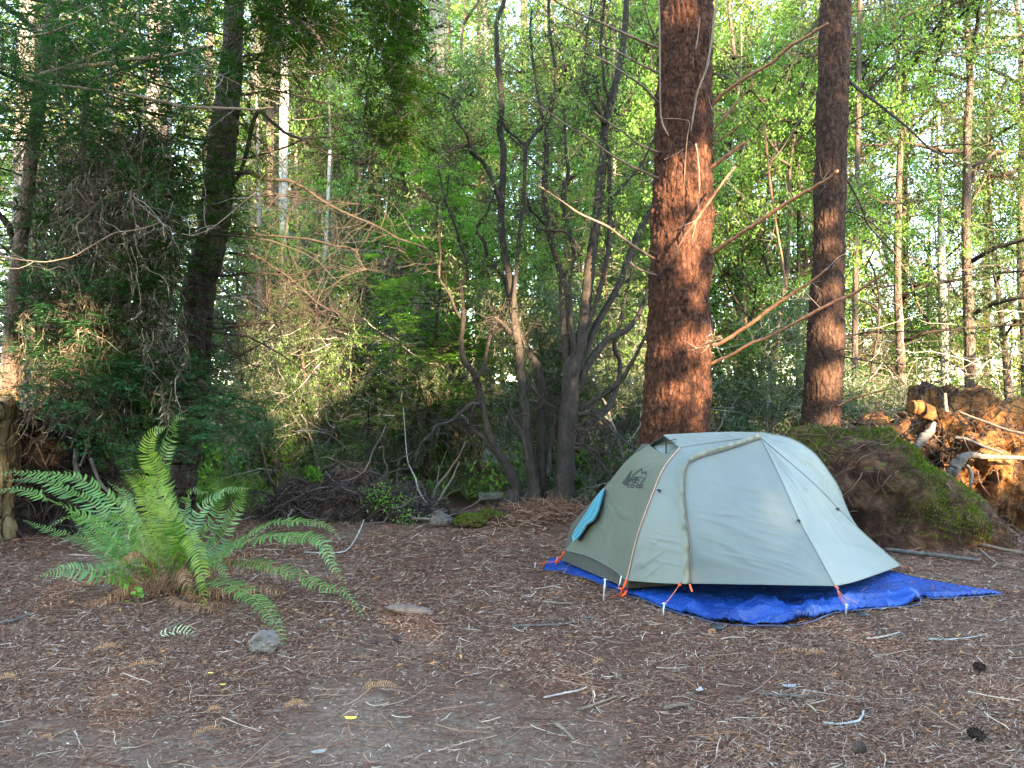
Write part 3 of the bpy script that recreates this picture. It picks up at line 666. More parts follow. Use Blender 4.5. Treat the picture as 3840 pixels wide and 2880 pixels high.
g1 = cord([P(2546, 2196, 4.52), P(2520, 2232, 4.45), P(2492, 2266, 4.37)]); tubes(g1, np.array([P(2492, 2262, 4.37), P(2488, 2280, 4.36), P(2488, 2300, 4.35)]), np.full(3, 0.0035), 5)
g1.build("guy_line", M['cord'], tent, loc=tent.location)
g2 = cord([P(3134, 2198, 4.46), P(3150, 2230, 4.42), P(3172, 2266, 4.36)])
for q in ([P(3134, 2200, 4.46), P(3160, 2232, 4.44), P(3190, 2250, 4.4), P(3216, 2264, 4.38)], [P(3138, 2203, 4.46), P(3148, 2240, 4.42), P(3170, 2272, 4.36)]):
    a = catmull(q, 4); tubes(g2, a, np.full(len(a), 0.0016), 4)
tubes(g2, np.array([P(3130, 2196, 4.455), P(3140, 2204, 4.45), P(3146, 2210, 4.45)]), np.array([0.006, 0.008, 0.004]), 6)
g2.build("guy_line", M['cord'], tent, loc=tent.location)
g3 = cord([P(3376, 2121, 5.5), P(3395, 2128, 5.48), P(3410, 2126, 5.45), P(3424, 2144, 5.4)]); g3.build("guy_line", M['cord'], tent, loc=tent.location)
wz = MB(); tubes(wz, np.array([P(2330, 2160, 4.85), P(2326, 2180, 4.84), P(2321, 2198, 4.84)]), np.full(3, 0.0035), 5)
wz.build("white_toggle", plain("white webbing", (0.75, 0.77, 0.78)), tent, loc=tent.location)
# black clips on the seams
for (x, y, d) in ((*A(1155, 690), 4.78), (*B(415, 838), 4.68), (*B(727, 745), 5.29), (*B(728, 585), 5.62)):
    c = P(x, y, d - 0.012); mb = MB()
    tubes(mb, np.array([c + [-0.012, 0, 0.004], c + [0, -0.004, 0.006], c + [0.011, 0, 0.003]]), np.array([0.005, 0.007, 0.005]), 6)
    tubes(mb, np.array([c + [0.003, 0, 0.0], c + [0.005, 0, -0.012]]), np.array([0.005, 0.003]), 6)
    mb.build("seam_clip", M['black'], tent, loc=tent.location)
# printed emblem on the foot-end panel
flyv = fly.verts(); bv = BVHTree.FromPolygons([Vector(q) for q in E.reshape(-1, 3)], [tuple(f) for f in fly.f[0]])
def onto(px, py, eps=0.004):
    r = ray(px, py); h = bv.ray_cast(Vector((0, 0, CAMZ)), Vector(r).normalized())
    if h[0] is None: return P(px, py, 4.95)
    n = h[1] if h[1].dot(Vector(r)) < 0 else -h[1]
    return np.array(h[0] + n * eps)
def LG(x, y): return (2310 + x * 140 / 2212, 1740 + y * 140 / 2212)
em = MB()
def poly_print(pts, sub=6, eps=0.003):
    bm = bmesh.new(); vs_ = [bm.verts.new((*LG(x, y), 0)) for x, y in pts]; bm.faces.new(vs_)
    bmesh.ops.triangulate(bm, faces=bm.faces[:]); bmesh.ops.subdivide_edges(bm, edges=bm.edges[:], cuts=3, use_grid_fill=True)
    bmesh.ops.triangulate(bm, faces=bm.faces[:])
    bm.verts.index_update(); V = np.array([onto(v_.co.x, v_.co.y, eps) for v_ in bm.verts])
    em.add(V, np.array([[v_.index for v_ in f.verts] for f in bm.faces])); bm.free()
poly_print([(1010, 330), (920, 600), (880, 700), (900, 960), (760, 1080), (680, 1180), (700, 1260), (560, 1290), (380, 1150), (420, 1060), (560, 900), (700, 680), (840, 500)])
def line_print(pts, w, eps=0.0034):
    for (x0, y0), (x1, y1) in zip(pts[:-1], pts[1:]):
        L = math.hypot(x1 - x0, y1 - y0); nx, ny = -(y1 - y0) / L * w / 2, (x1 - x0) / L * w / 2
        ex, ey = (x1 - x0) / L * w * 0.3, (y1 - y0) / L * w * 0.3
        poly_print([(x0 + nx - ex, y0 + ny - ey), (x1 + nx + ex, y1 + ny + ey), (x1 - nx + ex, y1 - ny + ey), (x0 - nx - ex, y0 - ny - ey)], eps=eps)
line_print([(1000, 690), (1530, 300), (1580, 590), (1790, 460), (1810, 660)], 66)
# letters R E I, slanting with the panel, then co-op below
def letters(word, ox, oy, ux, uy, vx, vy, w, gap):
    G_ = {'R': [[(0, 1), (0, 0), (0.75, 0), (0.75, 0.45), (0.05, 0.5)], [(0.35, 0.5), (0.8, 1)]], 'E': [[(0.8, 0), (0, 0), (0, 1), (0.8, 1)], [(0, 0.5), (0.7, 0.5)]],
          'I': [[(0.3, 0), (0.3, 1)]], 'c': [[(0.8, 0.05), (0, 0.1), (0, 0.9), (0.8, 0.95)]], 'o': [[(0, 0.05), (0.75, 0.05), (0.75, 0.95), (0, 0.95), (0, 0.05)]],
          'p': [[(0, 1.3), (0, 0.05), (0.75, 0.05), (0.75, 0.9), (0, 0.9)]], '-': [[(0.1, 0.5), (0.5, 0.5)]]}
    x = 0
    for ch in word:
        for st in G_[ch]: line_print([(ox + (x + a) * ux + b * vx, oy + (x + a) * uy + b * vy) for a, b in st], w)
        x += gap.get(ch, 1.15)
letters("REI", 1020, 770, 300, 20, -270, 330, 66, {'I': 0.6, 'R': 1.1, 'E': 1.1})
letters("co-op", 760, 1190, 175, 8, -50, 190, 50, {'-': 0.7})
em.build("printed_emblem", M['print'], tent, loc=tent.location)

# stakes
def stake(p0, p1, r, m, label):
    o = thing("tent_stake", label, "tent stake", p1); mb = MB()
    p0, p1 = np.asarray(p0), np.asarray(p1); a = p1 + (p1 - p0) * 0.4
    tubes(mb, np.array([a, p1, (p0 + p1) / 2, p0]), np.array([r * 0.4, r, r, r]), 8)
    tubes(mb, np.array([p0 + [-r * 2.2, 0, -r], p0 + [0, 0, r * .5], p0 + [r * 2.4, 0, -r * 1.5]]), np.full(3, r * 0.8), 6)
    mb.build("shaft", m, o, loc=o.location); return o
stake(P(2269, 2172, 4.68), P(2263, 2250, 4.68), 0.0055, M['metal'], "grey metal stake standing in the dirt before the tent's olive foot end")
stake(P(2490, 2262, 4.36), P(2488, 2302, 4.35), 0.005, M['metal'], "stake with orange cord at the tarp's edge below the tent's zip")
stake(P(3174, 2266, 4.36), P(3172, 2302, 4.36), 0.005, M['metal'], "bright stake on the tarp's front edge below the pale tent corner")
stake(P(2008, 2112, 5.76), P(2002, 2142, 5.74), 0.0045, M['metal'], "small pale stake by the tarp tip at the tent's foot end")

# blue tarp
M['tarp'] = None
m, N, Lk, b = mat("blue tarpaulin"); v = mapped(N, Lk)
n = tex_noise(N, Lk, 2.5, 4, vec=v); r = ramp(N, [(0.3, (0.001, 0.022, 0.13)), (0.7, (0.004, 0.065, 0.32))]); Lk.new(n.outputs[0], r.inputs[0])
d3 = tex_noise(N, Lk, 3.2, 5, 0.7, v); rd = ramp(N, [(0.6, (0, 0, 0)), (0.75, (0.35, 0.35, 0.35))]); Lk.new(d3.outputs[0], rd.inputs[0])
Lk.new(mix(N, Lk, rd.outputs[0], r.outputs[0], (0.03, 0.06, 0.2)), b.inputs["Base Color"])
b.inputs["Roughness"].default_value = 0.42; b.inputs["Specular IOR Level"].default_value = 0.3
n2 = tex_noise(N, Lk, 6.5, 5, 0.55, v, 1.8); n3 = tex_noise(N, Lk, 45, 4, 0.6, v, 1.0)
bump(N, Lk, math_n(N, Lk, 'ADD', n2.outputs[0], math_n(N, Lk, 'MULTIPLY', n3.outputs[0], 0.3)), 0.75, 0.045, b); M['tarp'] = m
tarp_edge = [(2035, 2139), (2100, 2150), (2210, 2180), (2290, 2212), (2380, 2246), (2493, 2292), (2600, 2322), (2684, 2342), (2760, 2348), (2831, 2352), (2920, 2350), (2988, 2344), (3060, 2330), (3135, 2303),
             (3220, 2296), (3291, 2291), (3370, 2284), (3444, 2273), (3456, 2250), (3500, 2255), (3569, 2251), (3660, 2243), (3765, 2232), (3740, 2226), (3650, 2216), (3569, 2203), (3480, 2184), (3396, 2168), (3343, 2150), (3300, 2130)]
def tarp():
    E2 = np.array([G(x, y)[:2] for x, y in tarp_edge] + [(2.5, 6.4), (2.2, 6.7), (0.3, 6.0)])
    nx, ny = 340, 210; xs = np.linspace(E2[:, 0].min(), E2[:, 0].max(), nx); ys = np.linspace(E2[:, 1].min(), E2[:, 1].max(), ny)
    X, Y = np.meshgrid(xs, ys); Pn = np.stack([X, Y], -1).reshape(-1, 2)
    inside = np.zeros(len(Pn), bool); j = len(E2) - 1; dist = np.full(len(Pn), 9.0); near = np.zeros((len(Pn), 2))
    for i in range(len(E2)):
        a, c = E2[i], E2[j]
        with np.errstate(divide='ignore', invalid='ignore'):
            cond = ((a[1] > Pn[:, 1]) != (c[1] > Pn[:, 1])) & (Pn[:, 0] < (c[0] - a[0]) * (Pn[:, 1] - a[1]) / (c[1] - a[1] + 1e-12) + a[0])
        inside ^= cond
        ab = c - a; t = np.clip(((Pn - a) @ ab) / (ab @ ab), 0, 1); q = a + t[:, None] * ab; dd = np.linalg.norm(Pn - q, axis=1)
        m_ = dd < dist; dist[m_] = dd[m_]; near[m_] = q[m_]; j = i
    cell = max(xs[1] - xs[0], ys[1] - ys[0]) * 1.5
    snap = (~inside) & (dist < cell)
    Pn2 = Pn.copy(); Pn2[snap] = near[snap]; ok = (inside | snap)
    X, Y = Pn2[:, 0], Pn2[:, 1]; p3 = np.stack([X, Y, 0 * X], -1)
    ridg = 1 - np.abs(noise3(p3 * [2.2, 5.0, 1] + fbm(p3, 2, 2, 18)[:, None] * .8, 1.0, 3)) * 2
    ridg2 = 1 - np.abs(noise3(p3 * [9, 14, 1] + fbm(p3, 4, 2, 8)[:, None], 1.0, 13)) * 2
    front = np.clip((5.0 - Y) / 0.5, 0.15, 1)
    h = 0.02 + 0.045 * np.clip(ridg, 0, 1) ** 2 * front + 0.018 * np.clip(ridg2, 0, 1) ** 2 * front + 0.006 * fbm(p3, 14, 3, 4)
    hem = np.where(dist < 0.02, 0.006, 0)
    # a raised fold across the right-hand part, and a pushed-up roll near the front corner
    fx = X - (G(3452, 2262)[0]); h = h + 0.055 * np.exp(-((fx + 0.05) / 0.06) ** 2) * np.clip(1.2 - np.abs(Y - 4.5) / 0.35, 0, 1)
    cx, cy = G(3060, 2318)[:2]; h = h + 0.03 * np.exp(-(((X - cx) * 0.8 - (Y - cy) * 0.9) / 0.05) ** 2 - ((X - cx) / 0.35) ** 2)
    h = h * np.clip(dist / 0.03 + 0.25, 0, 1) + hem
    Z = gh(X, Y) + np.maximum(h, 0.008); Z = Z + .02 * np.clip(fbm(p3, 2.2, 2, 77) + .1, 0, 1) * front * np.clip(dist / .1, 0, 1)
    idx = np.arange(nx * ny).reshape(ny, nx)
    F = np.stack([idx[:-1, :-1], idx[:-1, 1:], idx[1:, 1:], idx[1:, :-1]], -1).reshape(-1, 4); F = F[ok[F].all(1)]
    used = np.unique(F); remap = np.full(nx * ny, -1); remap[used] = np.arange(len(used))
    mb = MB(); mb.add(np.stack([X, Y, Z], -1)[used], remap[F]); o = thing("tarp", "crumpled bright blue tarp spread on the ground under the tent", "tarp", (1.7, 4.6, 0))
    mb.build("sheet", M['tarp'], o, loc=o.location)
    hm = MB(); e = np.array([G(x, y) for x, y in tarp_edge[:23]]); e = catmull(e, 6); e[:, 2] = gh(e[:, 0], e[:, 1]) + 0.010 + 0.006 * noise3(e * 6)
    tubes(hm, e, np.full(len(e), 0.006), 6); hm.build("hem", plain("dark hem", (0.03, 0.04, 0.09)), o, loc=o.location)
    for (x, y) in ((2684, 2346), (3228, 2298)):
        c = G(x, y, 0.02); lb = MB(); lb.add([c + [-.03, 0, 0], c + [.03, 0.0, 0], c + [.028, -.05, -.008], c + [-.024, -.055, -.008], c + [-.03, 0, 0.008], c + [.03, 0.0, 0.008], c + [.028, -.05, 0], c + [-.024, -.055, 0]],
            [[0, 1, 2, 3], [7, 6, 5, 4], [0, 4, 5, 1], [1, 5, 6, 2], [2, 6, 7, 3], [3, 7, 4, 0]]); lb.build("corner_tab", M['black'], o, loc=o.location)
tarp()

# teal towel over the foot end
m, N, Lk, b = mat("teal terry cloth"); n = tex_noise(N, Lk, 260, 3, vec=mapped(N, Lk)); r = ramp(N, [(0.3, (0.0, 0.095, 0.14)), (0.7, (0.002, 0.20, 0.27))]); Lk.new(n.outputs[0], r.inputs[0])
Lk.new(r.outputs[0], b.inputs["Base Color"]); b.inputs["Roughness"].default_value = 0.9; b.inputs["Sheen Weight"].default_value = 0.5; bump(N, Lk, n.outputs[0], 0.5, 0.004, b); M['towel'] = m
tw = thing("towel", "teal towel draped over the tent's foot end", "towel", P(2230, 1950, 5.5)); mb = MB()
def PT(x, y, d): return PA(x, y, d)
outer = [PT(362, 1108, 5.66), PT(400, 1050, 5.66), PT(480, 920, 5.63), PT(560, 790, 5.58), PT(648, 672, 5.5)]
innr = [PT(372, 1166, 5.55), PT(440, 1095, 5.52), PT(492, 1003, 5.46), PT(556, 966, 5.40), PT(598, 880, 5.38), PT(652, 680, 5.44)]
coons(mb, [outer[0], innr[0]], [outer[-1], innr[-1]], outer, innr, 24, 60, lambda u, v, S: 0.010 * np.sin(14 * u + 2 * v), sm=(1, 1, 1, 0))
o = mb.build("cloth", M['towel'], tw, loc=tw.location); sd = o.modifiers.new("solid", 'SOLIDIFY'); sd.thickness = 0.010; sd.offset = 0
# ---------------------------------------------------------------- the two red trunks, the thin pole trunk
Q2, Q3, Q4 = (960, 0, .5787), (1920, 0, .5787), (2880, 0, .5787)
QZ = (0, 0, 1.0)
Q1, Q5, Q6, Q7, Q8 = (0, 0, .5787), (0, 960, .5787), (960, 960, .5787), (1920, 960, .5787), (2880, 960, .5787)
def big_trunk(name, label, rows, d, m, sides=220, nz=620, depth=0.035, seed=1, ztop=9.0, flare=0.12, sc=1.0):
    """rows: (py, left px, right px). bark plates are real relief"""
    rows = np.array(rows, float); C = np.array([P((l + r) / 2, y, d) for y, l, r in rows]); Rr = (rows[:, 2] - rows[:, 1]) / 2 / FPX * d
    o_ = np.argsort(C[:, 2]); C, Rr = C[o_], Rr[o_]
    slope = (C[-1] - C[0]) / (C[-1, 2] - C[0, 2])
    z = np.linspace(-0.15, ztop, nz)
    x = np.interp(z, C[:, 2], C[:, 0]); x += np.where(z > C[-1, 2], (z - C[-1, 2]) * slope[0], 0) + np.where(z < C[0, 2], (z - C[0, 2]) * slope[0], 0)
    R = np.interp(z, C[:, 2], Rr) * np.where(z > C[-1, 2], 1 - (z - C[-1, 2]) * 0.03, 1); R = R + flare * np.exp(-np.clip(z, 0, 9) / 0.35)
    a = np.arange(sides) / sides * 2 * math.pi
    base = np.stack([np.broadcast_to(x[:, None], (nz, sides)), np.full((nz, sides), d), np.broadcast_to(z[:, None], (nz, sides))], -1)
    n = np.stack([np.cos(a), np.sin(a), 0 * a], -1)[None]
    S = base + n * R[:, None, None]
    w = S * sc + 0.06 * fbm(S * sc, 3.0, 3, seed)[..., None]
    ridges = 1 - np.abs(noise3(w * [19, 19, 3.6], 1.0, seed)) * 2.6
    plates = 1 - np.abs(noise3(w * [36, 36, 19], 1.0, seed + 3)) * 2.6
    fine = fbm(S, 40 * sc, 3, seed + 7)
    h = depth * (0.55 * np.clip(ridges, -1, 1) * -1 + 0.45 * np.clip(plates, -1, 1) * -1 + 0.35 * fine) + 0.02 * fbm(S, 2.2, 2, seed + 5)
    S = S + n * h[..., None]
    idx = np.arange(nz * sides).reshape(nz, sides)
    F = np.stack([idx[:-1], np.roll(idx[:-1], -1, 1), np.roll(idx[1:], -1, 1), idx[1:]], -1).reshape(-1, 4)
    t = thing(name, label, "tree", (x[0], d, 0)); mb = MB(); mb.add(S.reshape(-1, 3), F); mb.build("trunk", m, t, loc=t.location); return t
rng = np.random.default_rng(5)
T1 = big_trunk("fir_tree", "thick red-barked fir trunk rising straight behind the tent", [(-400, 2478, 2672), (0, 2472, 2673), (300, 2465, 2672), (500, 2458, 2672), (960, 2437, 2667), (1300, 2424, 2664), (1500, 2414, 2666), (1660, 2400, 2660)], 7.4, M['redbark'], depth=.022)
T2 = big_trunk("fir_tree", "slimmer red-barked fir trunk rising behind the mossy stump mound", [(-400, 3090, 3200), (0, 3078, 3190), (500, 3061, 3175), (1000, 3048, 3166), (1300, 3026, 3160), (1600, 3008, 3150)], 8.6, M['redbark_grey'], 170, 600, 0.014, 4, 9.5, 0.06, 1.4)
def limbs(tree, name, m, specs, twn=14, twL=0.35, twr=0.004, seed=1, mt='twig_dark', grav=-0.02, label=None):
    """each traced limb is a part; its fine dead twigs go in one spread mesh"""
    rg = np.random.default_rng(seed)
    for Z, pts, d0, d1 in specs:
        mb = MB(); pos, rr = limb(mb, Z, pts, d0, d1, 9, 5, rg, 0.12, rs=.85); lo = mb.build(name, M[m], tree, loc=tree.location)
        if twn: tw_ = MB(); twigs(tw_, pos, twn, twL, twr, rg, 0.22, grav, sub=3); tw_.build("fine_twigs", M[mt], lo, loc=tree.location)
def J(*parts):
    """join pieces traced in different crops into photo pixels"""
    out = []
    for Z, pts in parts: out += [(Z[0] + x * Z[2], Z[1] + y * Z[2], w * Z[2]) for x, y, w in pts]
    return ((0, 0, 1), out)
def L_(d0, d1, *parts): z, p = J(*parts); return (z, p, d0, d1)
limbs(T1, "limb", "twig_tan", [
    L_(7.3, 6.4, (Q3, [(960, 315, 26), (830, 262, 24), (700, 205, 22), (580, 150, 18), (440, 90, 15), (320, 30, 12), (230, -30, 10)])),
    L_(7.3, 6.3, (Q3, [(960, 475, 22), (900, 450, 20), (800, 400, 18), (700, 345, 18), (560, 280, 15), (420, 200, 13), (290, 145, 10)])),
    L_(7.3, 6.5, (Q3, [(960, 680, 22), (870, 580, 20), (780, 510, 18), (700, 460, 16), (620, 405, 14), (500, 350, 12), (430, 320, 8)])),
    L_(7.3, 6.4, (Q3, [(960, 990, 20), (830, 940, 18), (740, 870, 16), (620, 790, 13), (520, 715, 9)])),
    L_(7.3, 6.2, (Q3, [(960, 1165, 24), (860, 1115, 22), (780, 1080, 20), (620, 990, 18), (500, 900, 16), (380, 830, 14), (240, 730, 11), (150, 670, 8)])),
    L_(7.3, 6.2, (Q3, [(930, 1680, 22), (780, 1590, 20), (620, 1470, 18), (450, 1390, 16), (330, 1310, 13), (180, 1205, 8)])),
    L_(7.2, 6.9, (Q7, [(940, 125, 18), (860, 100, 16), (800, 70, 12), (765, 40, 10)])),
    L_(7.3, 6.8, (Q3, [(940, 260, 14), (900, 180, 14), (865, 60, 12), (845, -20, 10)])),
], 16, 0.30, 0.0035, 2)
limbs(T1, "limb", "twig_red", [
    L_(7.3, 6.3, (Q3, [(1270, 720, 34), (1300, 680, 32), (1380, 600, 28), (1520, 500, 26)]), (Q4, [(10, 415, 26), (130, 310, 26), (260, 230, 22), (390, 150, 20)])),
    L_(7.3, 6.9, (Q3, [(1280, 880, 20), (1310, 840, 18), (1380, 760, 17), (1470, 650, 14), (1560, 545, 12)])),
    L_(7.3, 6.9, (Q3, [(1280, 950, 18), (1310, 930, 16), (1430, 850, 14), (1520, 775, 12)])),
    L_(7.3, 7.0, (Q3, [(1270, 1100, 40), (1300, 1080, 34), (1390, 1010, 28), (1470, 950, 24), (1540, 905, 8)])),
    L_(7.3, 6.0, (Q3, [(1260, 1680, 40), (1300, 1640, 34), (1400, 1570, 32), (1500, 1500, 30), (1640, 1410, 30)]), (Q4, [(130, 1310, 28), (300, 1210, 26), (380, 1165, 22), (452, 1108, 24)])),
    L_(7.3, 6.2, (Q7, [(1250, 590, 32), (1290, 575, 30), (1340, 570, 28), (1450, 500, 28), (1560, 430, 28), (1650, 355, 26)]), (Q8, [(150, 250, 24), (300, 150, 20), (382, 82, 16)])),
    L_(7.3, 6.0, (Q7, [(1260, 720, 34), (1300, 695, 28), (1420, 640, 24), (1560, 560, 22), (1650, 530, 22)]), (Q8, [(180, 430, 22), (380, 320, 24), (560, 240, 22), (700, 150, 18), (782, 98, 8)])),
    L_(6.9, 6.85, (QZ, [(2868, 470, 8), (2876, 560, 9), (2889, 694, 9), (2903, 793, 9), (2915, 868, 8), (2932, 960, 7), (2938, 1006, 8), (2952, 1082, 6)])),
    L_(7.2, 7.0, (Q7, [(1260, 580, 22), (1300, 560, 20), (1345, 520, 12)])),
    L_(6.9, 6.75, (Q3, [(1060, 1670, 18), (1100, 1560, 18), (1200, 1420, 20), (1290, 1290, 22), (1390, 1150, 18), (1450, 1080, 14)])),
], 7, 0.30, 0.003, 3, 'twig_pale')
limbs(T1, "clinging_stem", "twig_tan", [
    L_(7.02, 7.02, (Q3, [(950, -20, 12), (957, 200, 14), (958, 450, 13), (962, 700, 12), (975, 800, 14), (1015, 880, 12)])),
    L_(6.95, 6.98, (Q3, [(1335, -20, 14), (1310, 120, 20), (1295, 260, 16), (1262, 440, 18), (1205, 590, 14), (1180, 720, 14), (1160, 850, 8)])),
    L_(6.98, 6.98, (Q3, [(1215, 120, 8), (1205, 240, 10), (1190, 320, 8)])),
    L_(6.92, 6.92, (Q3, [(1190, 930, 14), (1205, 1020, 12), (1215, 1200, 10), (1200, 1400, 8), (1165, 1560, 6)])),
    L_(6.92, 6.92, (Q3, [(985, 768, 6), (1060, 768, 6), (1110, 775, 6), (1150, 795, 8), (1135, 900, 6), (1120, 1100, 5), (1120, 1210, 4)])),
    L_(6.8, 6.9, (Q3, [(985, 1035, 5), (1060, 1000, 5), (1110, 965, 7)])),
], 2, 0.2, 0.002, 8)
limbs(T2, "limb", "twig_dark", [
    L_(8.6, 8.0, (Q4, [(490, 500, 30), (515, 517, 28), (600, 590, 26), (720, 680, 22), (820, 760, 20), (900, 820, 18), (960, 880, 16), (1050, 960, 14), (1160, 1020, 12), (1240, 1085, 8)])),
    L_(8.5, 8.1, (Q4, [(480, 835, 12), (600, 760, 11), (740, 710, 9), (870, 680, 6)])),
    L_(8.5, 7.9, (Q8, [(460, 555, 14), (600, 500, 12), (780, 490, 10), (970, 485, 8), (1240, 465, 5)])),
    L_(8.5, 7.8, (Q8, [(460, 650, 10), (600, 670, 10), (740, 700, 8), (900, 700, 5)])),
    L_(8.5, 8.0, (Q8, [(455, 1045, 12), (540, 1060, 10), (620, 1090, 9), (700, 1085, 6)])),
    L_(8.5, 8.2, (Q4, [(330, 110, 14), (290, 180, 14), (230, 250, 12), (170, 380, 10), (110, 540, 8), (60, 660, 6)])),
    L_(8.5, 8.2, (Q4, [(310, 640, 16), (250, 730, 14), (170, 830, 12), (100, 950, 10), (10, 1060, 7)])),
    L_(8.6, 8.9, (Q4, [(490, 1120, 14), (520, 1180, 14), (550, 1230, 12), (610, 1350, 14), (650, 1460, 12), (730, 1550, 12), (830, 1660, 10)])),
    L_(8.6, 9.2, (Q4, [(480, 1360, 12), (560, 1380, 12), (680, 1450, 11), (800, 1560, 9), (900, 1650, 6)])),
], 12, 0.4, 0.003, 6)
limbs(T2, "limb", "twig_red", [
    L_(8.4, 7.9, (Q8, [(445, 975, 16), (540, 930, 14), (650, 895, 12), (760, 868, 10), (885, 830, 7)])),
    L_(8.4, 8.0, (Q8, [(455, 610, 12), (525, 600, 10)])),
], 3, 0.2, 0.003, 7)
# thin upright pole trunk right of it
t = thing("pole_tree", "thin straight dark trunk standing right beside the slimmer red-barked fir", "tree", P(3210, 1860, 11)); mb = MB()
limb(mb, (0, 0, 1), [(3226, -150, 17), (3222, 200, 18), (3218, 500, 19), (3210, 900, 20), (3206, 1300, 24), (3203, 1600, 25), (3200, 1900, 27)], 11, 11, 10, 6, rng, 0.03)
mb.build("trunk", M['brownbark'], t, loc=t.location)
limbs(t, "limb", "twig_dark", [
    L_(11, 10.8, (Q8, [(590, 285, 14), (640, 305, 16), (700, 345, 18), (718, 380, 18), (712, 500, 16), (690, 620, 15), (660, 780, 13), (620, 900, 11), (605, 1000, 8)])),
    L_(11, 11.4, (Q4, [(640, -20, 6), (660, 60, 8), (680, 110, 8), (600, 170, 8)])),
    L_(11, 11.4, (Q8, [(640, 0, 14), (690, 110, 14), (720, 260, 12), (718, 360, 10)])),
    L_(11, 10.6, (Q8, [(590, 620, 12), (660, 640, 12), (740, 675, 11), (830, 770, 10), (905, 860, 9), (915, 950, 7)])),
    L_(11, 11.2, (Q8, [(745, 430, 6), (745, 540, 8), (770, 640, 8), (820, 740, 7)])),
], 16, 0.5, 0.003, 9)
# pale trunk far right
t = thing("alder_tree", "pale slender trunk with upswept boughs in front of the brightest gap of sky", "tree", P(3540, 1760, 13.5)); mb = MB()
limb(mb, (0, 0, 1), [(3520, 420, 12), (3522, 560, 15), (3527, 800, 22), (3531, 960, 28), (3535, 1100, 32), (3540, 1300, 34), (3546, 1450, 34), (3546, 1800, 36)], 13.5, 13.5, 10, 6, rng, 0.03)
mb.build("trunk", M['palebark'], t, loc=t.location)
limbs(t, "bough", "brownbark", [
    L_(13.5, 13.2, (Q8, [(1130, 190, 20), (1085, 130, 18), (1030, 60, 14), (920, 5, 11), (860, -40, 9)])),
    L_(13.5, 13.3, (Q8, [(1145, 290, 22), (1180, 180, 18), (1240, 80, 14), (1310, -10, 11), (1360, -120, 8)])),
    L_(13.5, 13.8, (Q8, [(1150, 330, 18), (1260, 210, 16), (1340, 130, 13), (1450, 60, 10), (1560, 0, 7)])),
    L_(13.5, 12.9, (Q8, [(1110, 520, 20), (1050, 440, 18), (980, 330, 16), (945, 230, 14), (900, 110, 11), (830, 0, 9), (780, -90, 6)])),
    L_(13.5, 13.9, (Q8, [(1160, 620, 18), (1230, 470, 18), (1290, 350, 16), (1340, 230, 14), (1400, 0, 10), (1450, -150, 7)])),
    L_(13.5, 13.0, (Q4, [(1110, 1130, 12), (1040, 1020, 9), (960, 900, 7), (860, 780, 5)])),
    L_(13.5, 13.3, (Q4, [(1125, 1480, 14), (1190, 1500, 14), (1270, 1400, 12), (1340, 1280, 10), (1420, 1130, 8), (1470, 1000, 5)])),
], 14, 0.6, 0.004, 10)

